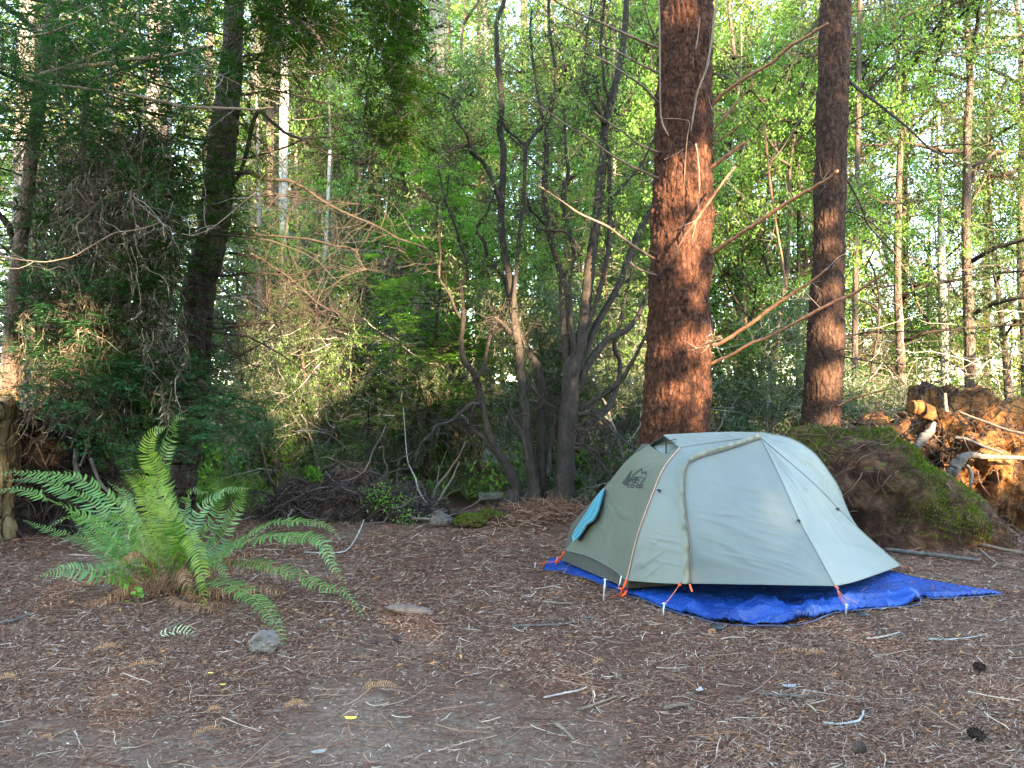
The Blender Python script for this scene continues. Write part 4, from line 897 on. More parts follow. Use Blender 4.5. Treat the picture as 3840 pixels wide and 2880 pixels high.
# ---------------------------------------------------------------- many-stemmed tree
MS = thing("multi_stemmed_tree", "dark many-stemmed tree fanning up from one root crown in the middle of the clearing", "tree", P(2040, 1925, 8.8))
QF = (0, 0, 1.736)
stems = [
    L_(8.7, 8.5, (Q7, [(335, 1720, 138), (342, 1560, 126), (350, 1300, 122), (362, 1080, 128), (375, 900, 118), (385, 740, 122), (430, 620, 92), (468, 430, 78), (490, 200, 75), (510, 40, 75)]), (Q3, [(545, 1450, 66), (572, 1200, 62), (592, 1000, 60), (598, 850, 54), (640, 660, 56), (682, 500, 50), (718, 300, 45), (737, 110, 42), (742, -60, 38)])),
    L_(8.7, 8.4, (Q7, [(365, 760, 70), (350, 600, 62), (336, 400, 56), (328, 200, 52), (308, 80, 46), (282, 0, 42)]), (Q3, [(232, 1480, 42), (208, 1250, 42), (225, 1020, 38), (222, 860, 32), (258, 700, 26), (290, 500, 22), (262, 320, 20), (238, 160, 18), (236, -60, 16)])),
    L_(8.7, 8.9, (Q7, [(430, 740, 60), (478, 610, 52), (540, 460, 48), (625, 310, 46), (700, 170, 42), (745, 40, 42)]), (Q3, [(830, 1490, 46), (890, 1370, 38), (960, 1240, 34), (1020, 1100, 30)])),
    L_(8.7, 8.9, (Q7, [(420, 860, 70), (470, 740, 58), (530, 650, 48), (620, 540, 46), (740, 480, 42), (815, 390, 36), (880, 230, 28), (930, 90, 24)])),
    L_(8.6, 8.5, (Q7, [(470, 480, 44), (520, 360, 38), (562, 250, 34), (592, 120, 32), (618, 0, 32)]), (Q3, [(630, 1500, 30), (640, 1310, 36), (690, 1240, 22), (760, 1160, 20), (830, 1080, 18), (910, 920, 14), (960, 800, 9)])),
    L_(8.6, 8.5, (Q3, [(640, 1310, 34), (630, 1180, 32), (632, 1060, 30), (622, 960, 26), (610, 880, 18)])),
    L_(8.7, 8.3, (Q7, [(440, 1010, 46), (480, 970, 38), (560, 920, 34), (660, 855, 32), (728, 775, 30), (770, 700, 28), (805, 640, 26), (880, 490, 20), (940, 400, 14)])),
    L_(8.5, 8.0, (Q7, [(430, 1030, 34), (490, 1020, 30), (560, 1040, 26), (640, 1110, 24), (720, 1190, 22), (810, 1265, 20), (870, 1300, 14)])),
    L_(8.9, 9.4, (Q7, [(400, 1260, 60), (440, 1180, 56), (500, 1090, 52), (610, 1000, 42), (655, 920, 34), (682, 850, 30), (702, 700, 30), (672, 620, 28), (664, 560, 26), (702, 430, 24), (738, 250, 20), (778, 90, 16), (792, -20, 14)])),
    # second clump
    L_(8.8, 8.5, (Q7, [(165, 1720, 90), (152, 1560, 96), (140, 1440, 92), (112, 1300, 72), (92, 1120, 66), (85, 980, 62), (60, 780, 60), (42, 600, 56), (24, 440, 50), (10, 300, 48), (-12, 150, 46), (-40, 30, 48)]), (Q2, [(1592, 1500, 50), (1588, 1320, 52), (1600, 1150, 46), (1602, 980, 44), (1580, 840, 40), (1592, 700, 44), (1582, 520, 40), (1562, 320, 32), (1560, 150, 34), (1590, 60, 32), (1625, -40, 28)])),
    L_(8.6, 8.4, (Q7, [(30, 560, 34), (10, 420, 30), (15, 250, 28), (30, 80, 26)]), (Q3, [(50, 1500, 26), (78, 1250, 26), (85, 1080, 26), (92, 950, 28), (140, 880, 26), (215, 790, 24), (258, 640, 20), (285, 520, 18), (262, 330, 16), (240, 150, 14), (248, -60, 12)])),
    L_(8.6, 8.5, (Q3, [(92, 955, 22), (40, 900, 20), (0, 868, 18)]), (Q2, [(1630, 850, 18), (1600, 790, 16), (1585, 720, 14)])),
    L_(8.6, 8.5, (Q3, [(205, 800, 20), (178, 680, 20), (150, 500, 20), (130, 350, 18), (118, 200, 16), (128, 60, 12)])),
    L_(8.6, 8.3, (Q2, [(1590, 1340, 40), (1560, 1240, 34), (1510, 1120, 32), (1470, 1050, 30), (1400, 975, 24), (1375, 900, 20), (1350, 850, 18), (1285, 760, 16), (1262, 650, 14), (1190, 605, 12), (1110, 598, 9)])),
    L_(8.6, 8.3, (Q2, [(1480, 1060, 24), (1420, 1010, 20), (1360, 970, 16), (1320, 955, 12), (1230, 985, 8)])),
    L_(8.9, 8.9, (Q7, [(190, 1560, 70), (186, 1300, 58), (190, 1050, 54), (194, 900, 50), (186, 790, 46), (160, 700, 44), (102, 620, 36), (74, 550, 28), (40, 480, 28), (0, 400, 28)]), (Q6, [(1620, 190, 30), (1580, 110, 28), (1545, 60, 26), (1500, 0, 28)]), (Q2, [(1480, 1570, 26), (1430, 1510, 26), (1440, 1460, 22), (1485, 1400, 20), (1520, 1320, 14), (1545, 1250, 9)])),
    # the leaning stem on the left
    L_(8.8, 8.3, (Q6, [(1690, 1640, 76), (1690, 1500, 80), (1650, 1410, 74), (1600, 1320, 64), (1540, 1230, 56), (1500, 1120, 46), (1468, 980, 44), (1445, 860, 48), (1410, 760, 46), (1352, 680, 40), (1330, 560, 36), (1345, 400, 34), (1330, 250, 32), (1330, 190, 30), (1366, 120, 26), (1372, 40, 22), (1345, -30, 20)]), (Q2, [(1318, 1560, 18), (1298, 1480, 20), (1262, 1390, 20), (1222, 1290, 16), (1202, 1180, 13), (1182, 1080, 10), (1190, 980, 7)])),
    L_(8.4, 8.2, (Q6, [(1325, 400, 26), (1290, 340, 22), (1250, 240, 19), (1195, 160, 17), (1188, 80, 15), (1196, 0, 14)]), (Q2, [(1188, 1560, 14), (1180, 1420, 13), (1165, 1330, 12), (1100, 1275, 12), (1062, 1235, 9), (1010, 1200, 6)])),
    L_(8.7, 8.8, (Q6, [(1545, 1260, 40), (1480, 1180, 36), (1408, 1130, 34), (1392, 1060, 28), (1412, 980, 24), (1438, 880, 18)])),
    L_(8.5, 8.1, (Q6, [(1450, 965, 24), (1395, 958, 20), (1320, 1020, 18), (1250, 1075, 16), (1165, 1098, 15), (1138, 1150, 15), (1082, 1200, 12), (1045, 1270, 9), (1028, 1340, 6)])),
    L_(8.5, 8.7, (Q6, [(1430, 790, 30), (1465, 730, 26), (1490, 650, 24), (1512, 540, 22), (1545, 460, 16), (1575, 380, 12), (1600, 330, 9)])),
    L_(8.6, 8.8, (Q7, [(120, 840, 28), (210, 945, 26), (260, 975, 26), (310, 1030, 26)])),
    L_(8.9, 9.0, (Q7, [(235, 1430, 44), (245, 1250, 34), (262, 1120, 32), (300, 1000, 26), (320, 900, 20)])),
    L_(8.5, 8.0, (Q7, [(410, 1215, 16), (480, 1225, 14), (560, 1270, 13), (650, 1300, 12), (740, 1335, 10), (800, 1370, 6)])),
    L_(8.5, 8.0, (Q7, [(410, 1245, 18), (480, 1250, 15), (560, 1320, 14), (620, 1390, 13), (660, 1450, 12), (700, 1500, 8)])),
    L_(8.5, 8.2, (Q7, [(420, 1130, 12), (520, 1122, 11), (590, 1120, 9), (690, 1180, 6)])),
    L_(8.4, 8.2, (Q7, [(0, 1010, 18), (30, 1080, 18), (60, 1150, 20), (85, 1240, 22), (100, 1330, 20)])),
    L_(8.5, 8.3, (Q3, [(600, 800, 40), (570, 730, 30), (540, 690, 24), (500, 620, 20), (465, 560, 16), (455, 520, 10)])),
    L_(8.5, 8.3, (Q3, [(612, 720, 30), (560, 620, 22), (538, 500, 20), (470, 460, 16), (478, 300, 14), (500, 120, 12), (520, -40, 10)])),
    L_(8.5, 8.3, (Q3, [(632, 640, 26), (600, 560, 22), (590, 440, 18), (575, 300, 18), (585, 150, 18), (600, 0, 16), (610, -60, 12)])),
    L_(8.5, 8.3, (Q3, [(330, 1330, 30), (350, 1200, 28), (365, 1110, 26), (350, 1000, 22), (345, 850, 16), (335, 700, 9)])),
    L_(8.6, 8.4, (Q7, [(385, 700, 34), (398, 560, 32), (380, 420, 30), (378, 300, 30), (372, 180, 24), (395, 60, 22)]), (Q3, [(400, 1640, 26), (362, 1450, 30), (325, 1300, 28), (345, 1180, 26)])),
    L_(8.5, 8.1, (Q3, [(240, 1480, 26), (170, 1410, 16), (110, 1350, 12), (100, 1290, 8)])),
    L_(8.4, 8.2, (Q7, [(430, 400, 30), (400, 330, 0)])) if False else L_(8.4, 8.2, (Q3, [(440, 1660, 26), (420, 1590, 22), (380, 1530, 18), (330, 1500, 16), (220, 1490, 16), (140, 1470, 12)])),
    L_(8.4, 8.3, (Q7, [(-10, 500, 36), (-60, 440, 26), (-115, 395, 18)])),
]
def multi():
    rg = np.random.default_rng(77); tw_ = MB(); st_all = []
    for i, (Z, pts, d0, d1) in enumerate(stems):
        mb = MB(); pos, rr = limb(mb, Z, pts, d0, d1, 14 if rr_big(pts) else 9, 6, rg, 0.03, rs=.95)
        so = mb.build("stem", M['smoothbark'], MS, loc=MS.location)
        tw_ = MB(); n = 26; twigs(tw_, pos, n, 0.42, 0.0045, rg, 0.3, 0.015, sub=3)
        tw_.build("fine_twigs", M['twig_dark'], so, loc=MS.location)
        st_all.append(pos[len(pos) // 2:])
    # thin leaves on the upper shoots
    pos = np.concatenate(st_all); pos = pos[pos[:, 2] > 2.3]
    k = rg.integers(0, len(pos), 900); w = walk(pos[k], rg.normal(0, 1, (900, 3)) + [0, 0, .3], 0.45 * rg.uniform(.4, 1.2, 900), 6, rg, 0.25)
    fm = MB(); bm_ = MB(); tubes(bm_, w, taper(900, 6, 0.003, 0.0014), 3); bm_.build("shoots", M['twig_dark'], MS, loc=MS.location)
    c = w[:, 2:].reshape(-1, 3); c = np.repeat(c, 2, 0); c = c + rg.normal(0, 0.02, c.shape); d = rg.normal(0, 1, c.shape); d[:, 2] -= 0.6
    nn = rg.normal(0, 1, c.shape); leaves(fm, c, d, nn, 0.055 * rg.uniform(.6, 1.2, len(c)), 0.014)
    fm.build("crown", M['mixed'], MS, smooth=False, loc=MS.location)
    # root crown
    rb = MB()
    for (x, y, r, h) in ((2115, 1912, .26, .22), (2010, 1925, .24, .20), (1925, 1935, .16, .16)):
        c = P(x, y, 8.8); a = rg.uniform(0, 6.28, 9)
        for q in a:
            e = c + [math.cos(q) * r * 1.9, math.sin(q) * r * 1.9, 0]; e[2] = float(gh(e[0], e[1])) - 0.03
            m1 = c * 0.5 + e * 0.5; m1[2] = h * 0.35; s0 = c.copy(); s0[2] = h * 1.6
            p = catmull([s0, m1, e], 5); tubes(rb, p, np.linspace(0.075, 0.02, len(p)), 7)
    rb.build("root_flare", M['smoothbark'], MS, loc=MS.location)
def rr_big(pts): return max(p[2] for p in pts) > 30
multi()

# ---------------------------------------------------------------- shaggy conifer with the dark trunk (left), and the leaning red trunk
TB = thing("conifer_tree", "big shaggy conifer with dark trunk and long bare drooping boughs behind the fern", "tree", P(668, 1940, 8.5))
mb = MB(); limb(mb, (0, 0, 1), [(900, -300, 66), (880, 0, 72), (872, 180, 76), (860, 320, 90), (842, 460, 100), (822, 680, 108), (798, 870, 114), (770, 1000, 116), (745, 1090, 120), (728, 1280, 124), (712, 1430, 128), (698, 1600, 126), (680, 1760, 118), (660, 1960, 128)], 8.5, 8.5, 40, 24, rng, 0.02)
o = mb.build("trunk", M['darkbark'], TB, loc=TB.location)
limbs(TB, "bough", "twig_dark", [
    L_(8.5, 7.4, (Q1, [(1480, 1180, 34), (1560, 1120, 30)]), (Q2, [(0, 742, 34), (100, 790, 30), (200, 868, 24), (310, 905, 20), (400, 960, 17), (480, 1000, 14), (560, 1020, 11), (720, 1060, 8), (900, 1055, 5)])),
    L_(8.5, 7.0, (Q1, [(1440, 1130, 30)]), (Q2, [(-60, 1120, 30), (20, 1148, 32), (80, 1165, 28), (220, 1175, 24), (330, 1230, 22), (430, 1300, 22), (560, 1370, 20), (700, 1430, 17), (830, 1490, 14), (920, 1545, 13), (1060, 1590, 10), (1150, 1640, 7)])),
    L_(8.5, 7.4, (Q2, [(-160, 1500, 20), (0, 1522, 18), (150, 1532, 16), (350, 1552, 15), (500, 1590, 13), (640, 1620, 11)]), (Q6, [(700, 76, 10), (800, 106, 7)])),
    L_(8.5, 6.8, (Q6, [(-170, -20, 22), (0, 8, 20), (90, 60, 18), (200, 130, 17), (300, 210, 16), (390, 300, 15), (480, 350, 13), (540, 386, 12), (600, 480, 10), (660, 610, 8), (770, 742, 5)])),
    L_(7.3, 6.9, (Q6, [(540, 385, 9), (680, 420, 8), (830, 450, 7), (880, 510, 6), (935, 565, 4)])),
    L_(8.5, 7.7, (Q2, [(-120, 370, 20), (0, 352, 18), (150, 330, 17), (300, 290, 14), (450, 255, 12), (600, 210, 9), (745, 188, 6)])),
    L_(8.5, 7.6, (Q2, [(-130, 420, 16), (0, 452, 15), (180, 490, 14), (330, 480, 12), (500, 450, 9), (640, 420, 6)])),
    L_(8.5, 7.0, (Q2, [(-120, -120, 40), (100, 0, 36), (220, 90, 32), (370, 200, 26), (430, 290, 18), (500, 400, 10)])),
    L_(8.5, 7.4, (Q2, [(180, -60, 12), (290, 0, 12), (400, 60, 11), (520, 90, 10), (700, 100, 9), (950, 100, 7), (1150, 60, 5)])),
    L_(8.5, 7.8, (Q2, [(-180, 1050, 14), (0, 1012, 14), (200, 950, 13), (310, 905, 12), (450, 890, 10), (620, 870, 8), (780, 830, 5)])),
    L_(8.5, 7.6, (Q2, [(-200, 1270, 12), (0, 1272, 12), (200, 1270, 11), (380, 1295, 9), (560, 1310, 7), (800, 1340, 4)])),
    L_(8.5, 7.6, (Q2, [(-170, 640, 14), (0, 600, 13), (140, 590, 12), (330, 640, 10), (520, 690, 8), (700, 800, 5)])),
    L_(8.5, 7.5, (Q6, [(-150, 120, 16), (0, 110, 14), (200, 125, 12), (330, 100, 9), (480, 70, 6)])),
    L_(8.5, 7.6, (Q6, [(-220, 440, 12), (-60, 430, 12), (80, 435, 10), (200, 420, 8), (320, 330, 5)])),
    L_(8.5, 7.2, (Q6, [(90, 55, 10), (90, 180, 10), (70, 310, 9), (110, 370, 6), (160, 420, 4)])),
    L_(8.0, 7.5, (Q6, [(385, 300, 8), (388, 420, 8), (384, 550, 5)])),
    L_(8.5, 7.6, (Q2, [(-100, 200, 18), (30, 160, 14), (60, 60, 12), (110, -40, 10)])),
    L_(8.5, 7.8, (Q5, [(1360, 130, 18), (1450, 130, 16), (1560, 122, 12), (1680, 140, 8)])),
    L_(8.5, 7.8, (Q5, [(1340, 470, 18), (1450, 470, 16), (1550, 452, 14), (1660, 440, 10), (1760, 410, 6)])),
    L_(8.5, 7.9, (Q5, [(1350, 560, 8), (1440, 600, 8), (1540, 660, 7), (1640, 710, 5)])),
], 40, 0.62, 0.0034, 20, 'twig_dark', -0.03)
TA = thing("redwood_tree", "slim reddish leaning trunk above the rotten stump", "tree", P(20, 1700, 7.0)); mb = MB()
limb(mb, (0, 0, 1), [(225, -250, 46), (202, 0, 48), (170, 200, 48), (150, 350, 50), (126, 520, 48), (98, 750, 46), (76, 925, 50), (60, 1100, 62), (52, 1200, 66), (38, 1400, 68), (30, 1560, 74), (25, 1760, 80)], 7.0, 7.0, 30, 14, rng, 0.03)
mb.build("trunk", M['brownbark'], TA, loc=TA.location)
limbs(TA, "bough", "darkbark", [
    L_(7.0, 6.8, (Q5, [(50, -20, 60), (20, -160, 60), (-40, -300, 50), (-120, -420, 40)])) if False else L_(7.0, 7.0, (Q1, [(120, 1659, 60), (60, 1480, 50), (0, 1400, 50), (-80, 1330, 50)])),
    L_(7.0, 6.8, (Q1, [(330, 280, 44), (230, 200, 46), (120, 100, 44), (0, 20, 40), (-90, -60, 36)])),
    L_(7.0, 6.5, (Q1, [(260, 590, 40), (180, 540, 36), (80, 500, 34), (0, 470, 30), (-80, 430, 30)])),
    L_(7.0, 6.6, (Q1, [(230, 910, 26), (120, 905, 24), (0, 905, 22), (-80, 900, 20)])),
    L_(7.0, 6.3, (Q1, [(340, 130, 24), (440, 20, 26), (500, 40, 26), (600, 100, 24), (700, 150, 20), (820, 200, 16), (950, 230, 12), (1050, 290, 8)])),
    L_(7.0, 6.3, (Q1, [(300, 560, 26), (400, 610, 24), (480, 660, 22), (550, 740, 16), (600, 830, 9)])),
], 10, 0.3, 0.003, 21)
# overhanging conifer whose trunk stands outside the view; its pale limbs and sprays hang in
TC = thing("conifer_tree", "conifer reaching in overhead with long weathered bare limbs and dark sprays", "tree", P(-420, 1900, 5.6)); mb = MB()
limb(mb, (0, 0, 1), [(-400, -900, 100), (-400, 0, 150), (-410, 900, 190), (-420, 2100, 230)], 5.6, 5.6, 24, 12, rng, 0.02); mb.build("trunk", M['brownbark'], TC, loc=TC.location)
limbs(TC, "bare_limb", "twig_tan", [
    L_(5.6, 5.5, (Q1, [(-650, 380, 44), (-300, 380, 40), (0, 430, 34), (100, 462, 32), (220, 496, 40), (330, 465, 34), (500, 435, 32), (650, 415, 30), (750, 405, 30), (850, 385, 28), (1050, 370, 26), (1180, 340, 24), (1325, 300, 20)])),
    L_(5.5, 5.6, (Q1, [(350, 460, 18), (420, 430, 17), (520, 395, 17), (640, 340, 16), (740, 290, 16), (820, 225, 15), (880, 150, 14), (895, 90, 12), (880, 0, 10)])),
    L_(5.5, 5.3, (Q1, [(160, 490, 20), (220, 520, 22), (280, 545, 24), (370, 550, 24), (450, 560, 22), (620, 582, 20), (760, 600, 17), (880, 620, 20), (1000, 650, 22), (1090, 665, 24), (1180, 690, 24), (1300, 697, 22), (1400, 700, 22), (1550, 705, 20)]), (Q2, [(0, 712, 18), (60, 700, 16), (110, 695, 8)])),
    L_(5.6, 5.3, (Q1, [(-600, 160, 30), (-200, 150, 26), (0, 190, 24), (80, 215, 22), (160, 238, 20), (300, 216, 18), (400, 180, 15), (500, 142, 8)])),
    L_(5.6, 4.9, (Q5, [(-700, -60, 14), (-200, -30, 12), (110, 20, 10), (200, 32, 10), (300, 38, 10), (400, 20, 9)]), (Q1, [(480, 1659, 10), (600, 1590, 11), (740, 1512, 11), (810, 1500, 9), (880, 1490, 9), (960, 1470, 8), (1040, 1440, 7)])),
    L_(4.95, 5.1, (Q1, [(860, 1260, 6), (900, 1320, 6), (1000, 1400, 7), (1040, 1440, 7), (1100, 1470, 6)])),
    L_(5.3, 5.4, (Q1, [(1180, 1515, 7), (1250, 1525, 8), (1350, 1490, 8), (1450, 1420, 8), (1540, 1340, 8), (1659, 1245, 7)])),
    L_(5.3, 5.4, (Q1, [(1240, 345, 7), (1330, 410, 7), (1420, 480, 7), (1560, 550, 5)])),
    L_(5.3, 5.4, (Q1, [(1050, 380, 5), (1150, 430, 5), (1250, 480, 6), (1350, 500, 5), (1430, 490, 4)])),
], 6, 0.25, 0.0025, 22, 'twig_pale')

def sprays(mb, c, d, n_side, L, leafL, leafW, rng, droop=0.3, flat=0.25, lm=None):
    """flat evergreen sprays: c (N,3) start, d (N,3) direction"""
    N_ = len(c); L = np.broadcast_to(L, (N_,)) * rng.uniform(0.6, 1.2, N_)
    w = walk(c, d, L, 7, rng, 0.10, -droop * 0.12)
    if lm is not None: tubes(lm, w, taper(N_, 7, 0.004, 0.0015), 3)
    q = rng.uniform(0.05, 1, (N_, n_side)); qi = np.clip((q * 6).astype(int), 0, 5); qf = (q * 6 - qi)[..., None]; ii = np.arange(N_)[:, None]
    s = w[ii, qi] * (1 - qf) + w[ii, qi + 1] * qf; tg = norm(w[ii, qi + 1] - w[ii, qi]); sd = norm(np.cross(tg, [0, 0, 1.0]))
    sg = rng.choice([-1, 1], (N_, n_side))[..., None]; dd = tg * 0.8 + sd * sg * 0.8 + rng.normal(0, 0.12, tg.shape); dd[..., 2] -= droop * 0.3
    tl = (L[:, None] * 0.38 * (1.1 - q * 0.8)).ravel(); w2 = walk(s.reshape(-1, 3), dd.reshape(-1, 3), tl, 3, rng, 0.08, -droop * 0.05)
    nl = 9; q = rng.uniform(0.0, 1, (len(w2), nl)); qi = np.clip((q * 2).astype(int), 0, 1); qf = (q * 2 - qi)[..., None]; ii = np.arange(len(w2))[:, None]
    s = w2[ii, qi] * (1 - qf) + w2[ii, qi + 1] * qf; tg = norm(w2[ii, qi + 1] - w2[ii, qi]); sd = norm(np.cross(tg, [0, 0, 1.0])); sg = rng.choice([-1, 1], q.shape)[..., None]
    dd = tg * 0.6 + sd * sg + rng.normal(0, 0.12, tg.shape); nn = np.zeros_like(dd); nn[..., 2] = 1; nn += rng.normal(0, flat, nn.shape)
    leaves(mb, s.reshape(-1, 3), dd.reshape(-1, 3), nn.reshape(-1, 3), leafL * rng.uniform(.6, 1.2, s.shape[:2]).ravel(), leafW)
def field(pxr, pyr, dr, n, rg, density=None, sc=0.004, thr=0.0):
    """random points in a block of the scene given by its outline in the photo and a distance range; density: noise threshold for clumps"""
    px = rg.uniform(*pxr, n * 3); py = rg.uniform(*pyr, n * 3); d = rg.uniform(*dr, n * 3)
    a = (px - 1920) / FPX; bb = (1440 - py) / FPX; v = np.stack([a, _ct - bb * _st, _st + bb * _ct], -1); v = v * (d / v[:, 1])[:, None]; v[:, 2] += CAMZ
    k = fbm(v, 1.1, 3, 31) > thr if density is None else density(px, py, v, rg)
    v = v[k][:n]; return v
def near_left():
    rg = np.random.default_rng(90)
    fb, lb = MB(), MB()
    # dark sprays on the shaggy conifer: (px range, py range, depth, count, threshold)
    for (xr, yr, dr, n, th, L) in (((300, 960), (-250, 900), (6.4, 8.3), 520, -0.15, 0.5), ((1000, 1500), (-300, 250), (6.6, 8.2), 420, -0.12, 0.5), ((1180, 1520), (150, 520), (6.6, 8.0), 170, -0.05, 0.42), ((1440, 1560), (-100, 540), (6.8, 7.6), 130, -0.4, 0.4), ((950, 1200), (-200, 160), (7, 8.2), 130, -.1, .45),
                                   ((520, 760), (480, 1000), (6.4, 8.2), 90, -0.1, 0.45), ((350, 640), (900, 1600), (6.2, 8.0), 380, -0.2, 0.4)):
        c = field(xr, yr, dr, n, rg, thr=th); d = rg.normal(0, 0.8, c.shape) + [0.35, -0.3, -0.25]
        sprays(fb, c, d, 12, L, 0.045, 0.010, rg, 0.6, lm=lb)
    fb.build("crown", M['conifer'], TB, smooth=False, loc=TB.location); lb.build("spray_twigs", M['twig_dark'], TB, loc=TB.location)
    fb, lb = MB(), MB()
    for (xr, yr, dr, n, th, L) in (((-250, 800), (-250, 300), (5.0, 6.6), 420, 0.0, 0.5), ((-250, 260), (100, 1100), (5.6, 7.2), 220, -0.1, 0.5), ((-150, 700), (380, 820), (5.8, 7.4), 110, 0.05, 0.4)):
        c = field(xr, yr, dr, n, rg, thr=th); d = rg.normal(0, 0.8, c.shape) + [0.4, -0.1, -0.3]
        sprays(fb, c, d, 12, L, 0.04, 0.009, rg, 0.6, lm=lb)
    fb.build("crown", M['conifer_blue'], TC, smooth=False, loc=TC.location); lb.build("spray_twigs", M['twig_dark'], TC, loc=TC.location)
    fb, lb = MB(), MB()
    for (xr, yr, dr, n, th, L) in (((-100, 400), (1000, 1500), (5.9, 7.0), 90, -0.05, 0.35), ((300, 800), (1300, 1680), (6.0, 7.2), 220, -0.1, 0.42), ((560, 1000), (1480, 1640), (6.4, 7.2), 55, -0.2, 0.42), ((60, 700), (700, 1500), (5.9, 7.2), 260, 0.0, 0.35)):
        c = field(xr, yr, dr, n, rg, thr=th); d = rg.normal(0, 0.6, c.shape) + [0.6, -0.2, 0.0]; d[:, 2] *= 0.5
        sprays(fb, c, d, 12, L, 0.045, 0.011, rg, 0.3, lm=lb)
    fb.build("crown", M['conifer_blue'], TA, smooth=False, loc=TA.location)
    # dead hanging strands: the brown curtain between the trunks
    hb = MB(); n = 3200
    c = field((60, 700), (480, 1560), (6.1, 8.3), n, rg, density=lambda px, py, v, r: (r.uniform(0, 1, len(px)) < np.exp(-((px - 380) / 230.0) ** 2)) & (fbm(v, 2.0, 3, 51) > -0.05))
    n = len(c); w = walk(c, rg.normal(0, 0.35, c.shape) + [0, 0, -1.0], 0.34 * rg.uniform(.3, 1.3, n), 7, rg, 0.28, -0.12)
    tubes(hb, w, taper(n, 7, 0.005, 0.0018), 3)
    m_ = 9; j = rg.integers(1, 7, (n, m_)); s = w[np.arange(n)[:, None], j].reshape(-1, 3); dd = rg.normal(0, 0.8, s.shape) + [0, 0, -0.7]
    leaves(hb, s, dd, rg.normal(0, 1, s.shape), 0.075 * rg.uniform(.4, 1.3, len(s)), 0.010)
    hb.build("dead_hanging_sprays", M['hang'], TB, smooth=False, loc=TB.location)
    # dark inner boughs, horizontal, giving the mass its depth
    ib = MB(); n = 150; c = field((0, 850), (-100, 1500), (7.4, 8.8), n, rg, thr=-1); w = walk(c, rg.normal(0, 1, c.shape) * [1, .6, .35], 1.3, 8, rg, 0.18, -0.02); tubes(ib, w, taper(len(w), 8, 0.014, 0.004), 5)
    ib.build("inner_boughs", M['twig_dark'], TB, loc=TB.location)
near_left()
# ---------------------------------------------------------------- ferns
def frond_mb(mb, pts, maxw, rng, up=(0, -0.3, 1), n=38, mi=0, bare=0.12, stem_r=0.0028, droop=0.25, tipw=0.12, roll=0.0):
    """sword fern frond: a stalk with paired narrow blades"""
    a = resample(pts, 60); tubes(mb, a, np.linspace(stem_r, stem_r * 0.35, 60), 5, mi=1)
    t = np.linspace(bare, 0.995, n); i = t * 59; j = i.astype(int).clip(0, 58); f = (i - j)[:, None]; c = a[j] * (1 - f) + a[j + 1] * f; tg = norm(a[j + 1] - a[j])
    upv = norm(np.array([up]) + 0 * tg); side = norm(np.cross(tg, upv)); nrm = np.cross(side, tg)
    prof = np.sin(np.clip((t - bare) / (1 - bare), 0, 1) ** 0.75 * math.pi) ** 0.6 * (1 - tipw) + tipw * (1 - t); prof = np.maximum(prof, 0.06)
    for sgn in (-1, 1):
        L = 1.18 * maxw * prof * rng.uniform(0.88, 1.08, n); w = np.minimum(0.016 * (maxw / 0.085), (1 - bare) * np.linalg.norm(np.diff(a, axis=0), axis=1).sum() / n * 0.85) * np.clip(prof * 1.4, 0.4, 1)
        keep = rng.uniform(0, 1, n) > 0.06
        d = norm(side * sgn + tg * 0.30 + rng.normal(0, 0.10, tg.shape) + nrm * roll)
        dr = np.array([0, 0, -1.0]) * droop
        b0 = c; b1 = c + d * (L * 0.35)[:, None] + dr * (L * 0.08)[:, None]; b2 = c + norm(d + tg * 0.12) * (L * 0.7)[:, None] + dr * (L * 0.32)[:, None]; b3 = c + norm(d + tg * 0.28) * L[:, None] + dr * (L * 0.75)[:, None]
        ww = w[:, None] * tg; k = nrm * (w * 0.15)[:, None]
        V = np.stack([b0 - ww * .28, b0 + ww * .35, b1 + ww * .52 + k, b1 - ww * .45 + k, b2 + ww * .40 + k, b2 - ww * .34 + k, b3], 1)[keep]
        m_ = len(V); ix = np.arange(m_)[:, None] * 7
        mb.add(V.reshape(-1, 3), np.concatenate([ix + [0, 1, 2, 3], ix + [3, 2, 4, 5]]), mi=mi)
        mb.f.append((ix + [5, 4, 6]) + (mb.n - m_ * 7)); mb.mi.append(mi); mb.v.append(np.zeros((0, 3))); mb.uv.append(np.zeros((0, 2)))
M['stalk'] = plain("fern stalk", (0.14, 0.13, 0.04), 0.6); M['stalk_dead'] = plain("dead stalk", (0.17, 0.08, 0.04), 0.8)
QC = (0, 1500, .6329)
def C3(pts): return [P(QC[0] + x * QC[2], QC[1] + y * QC[2], d) for x, y, d in pts]
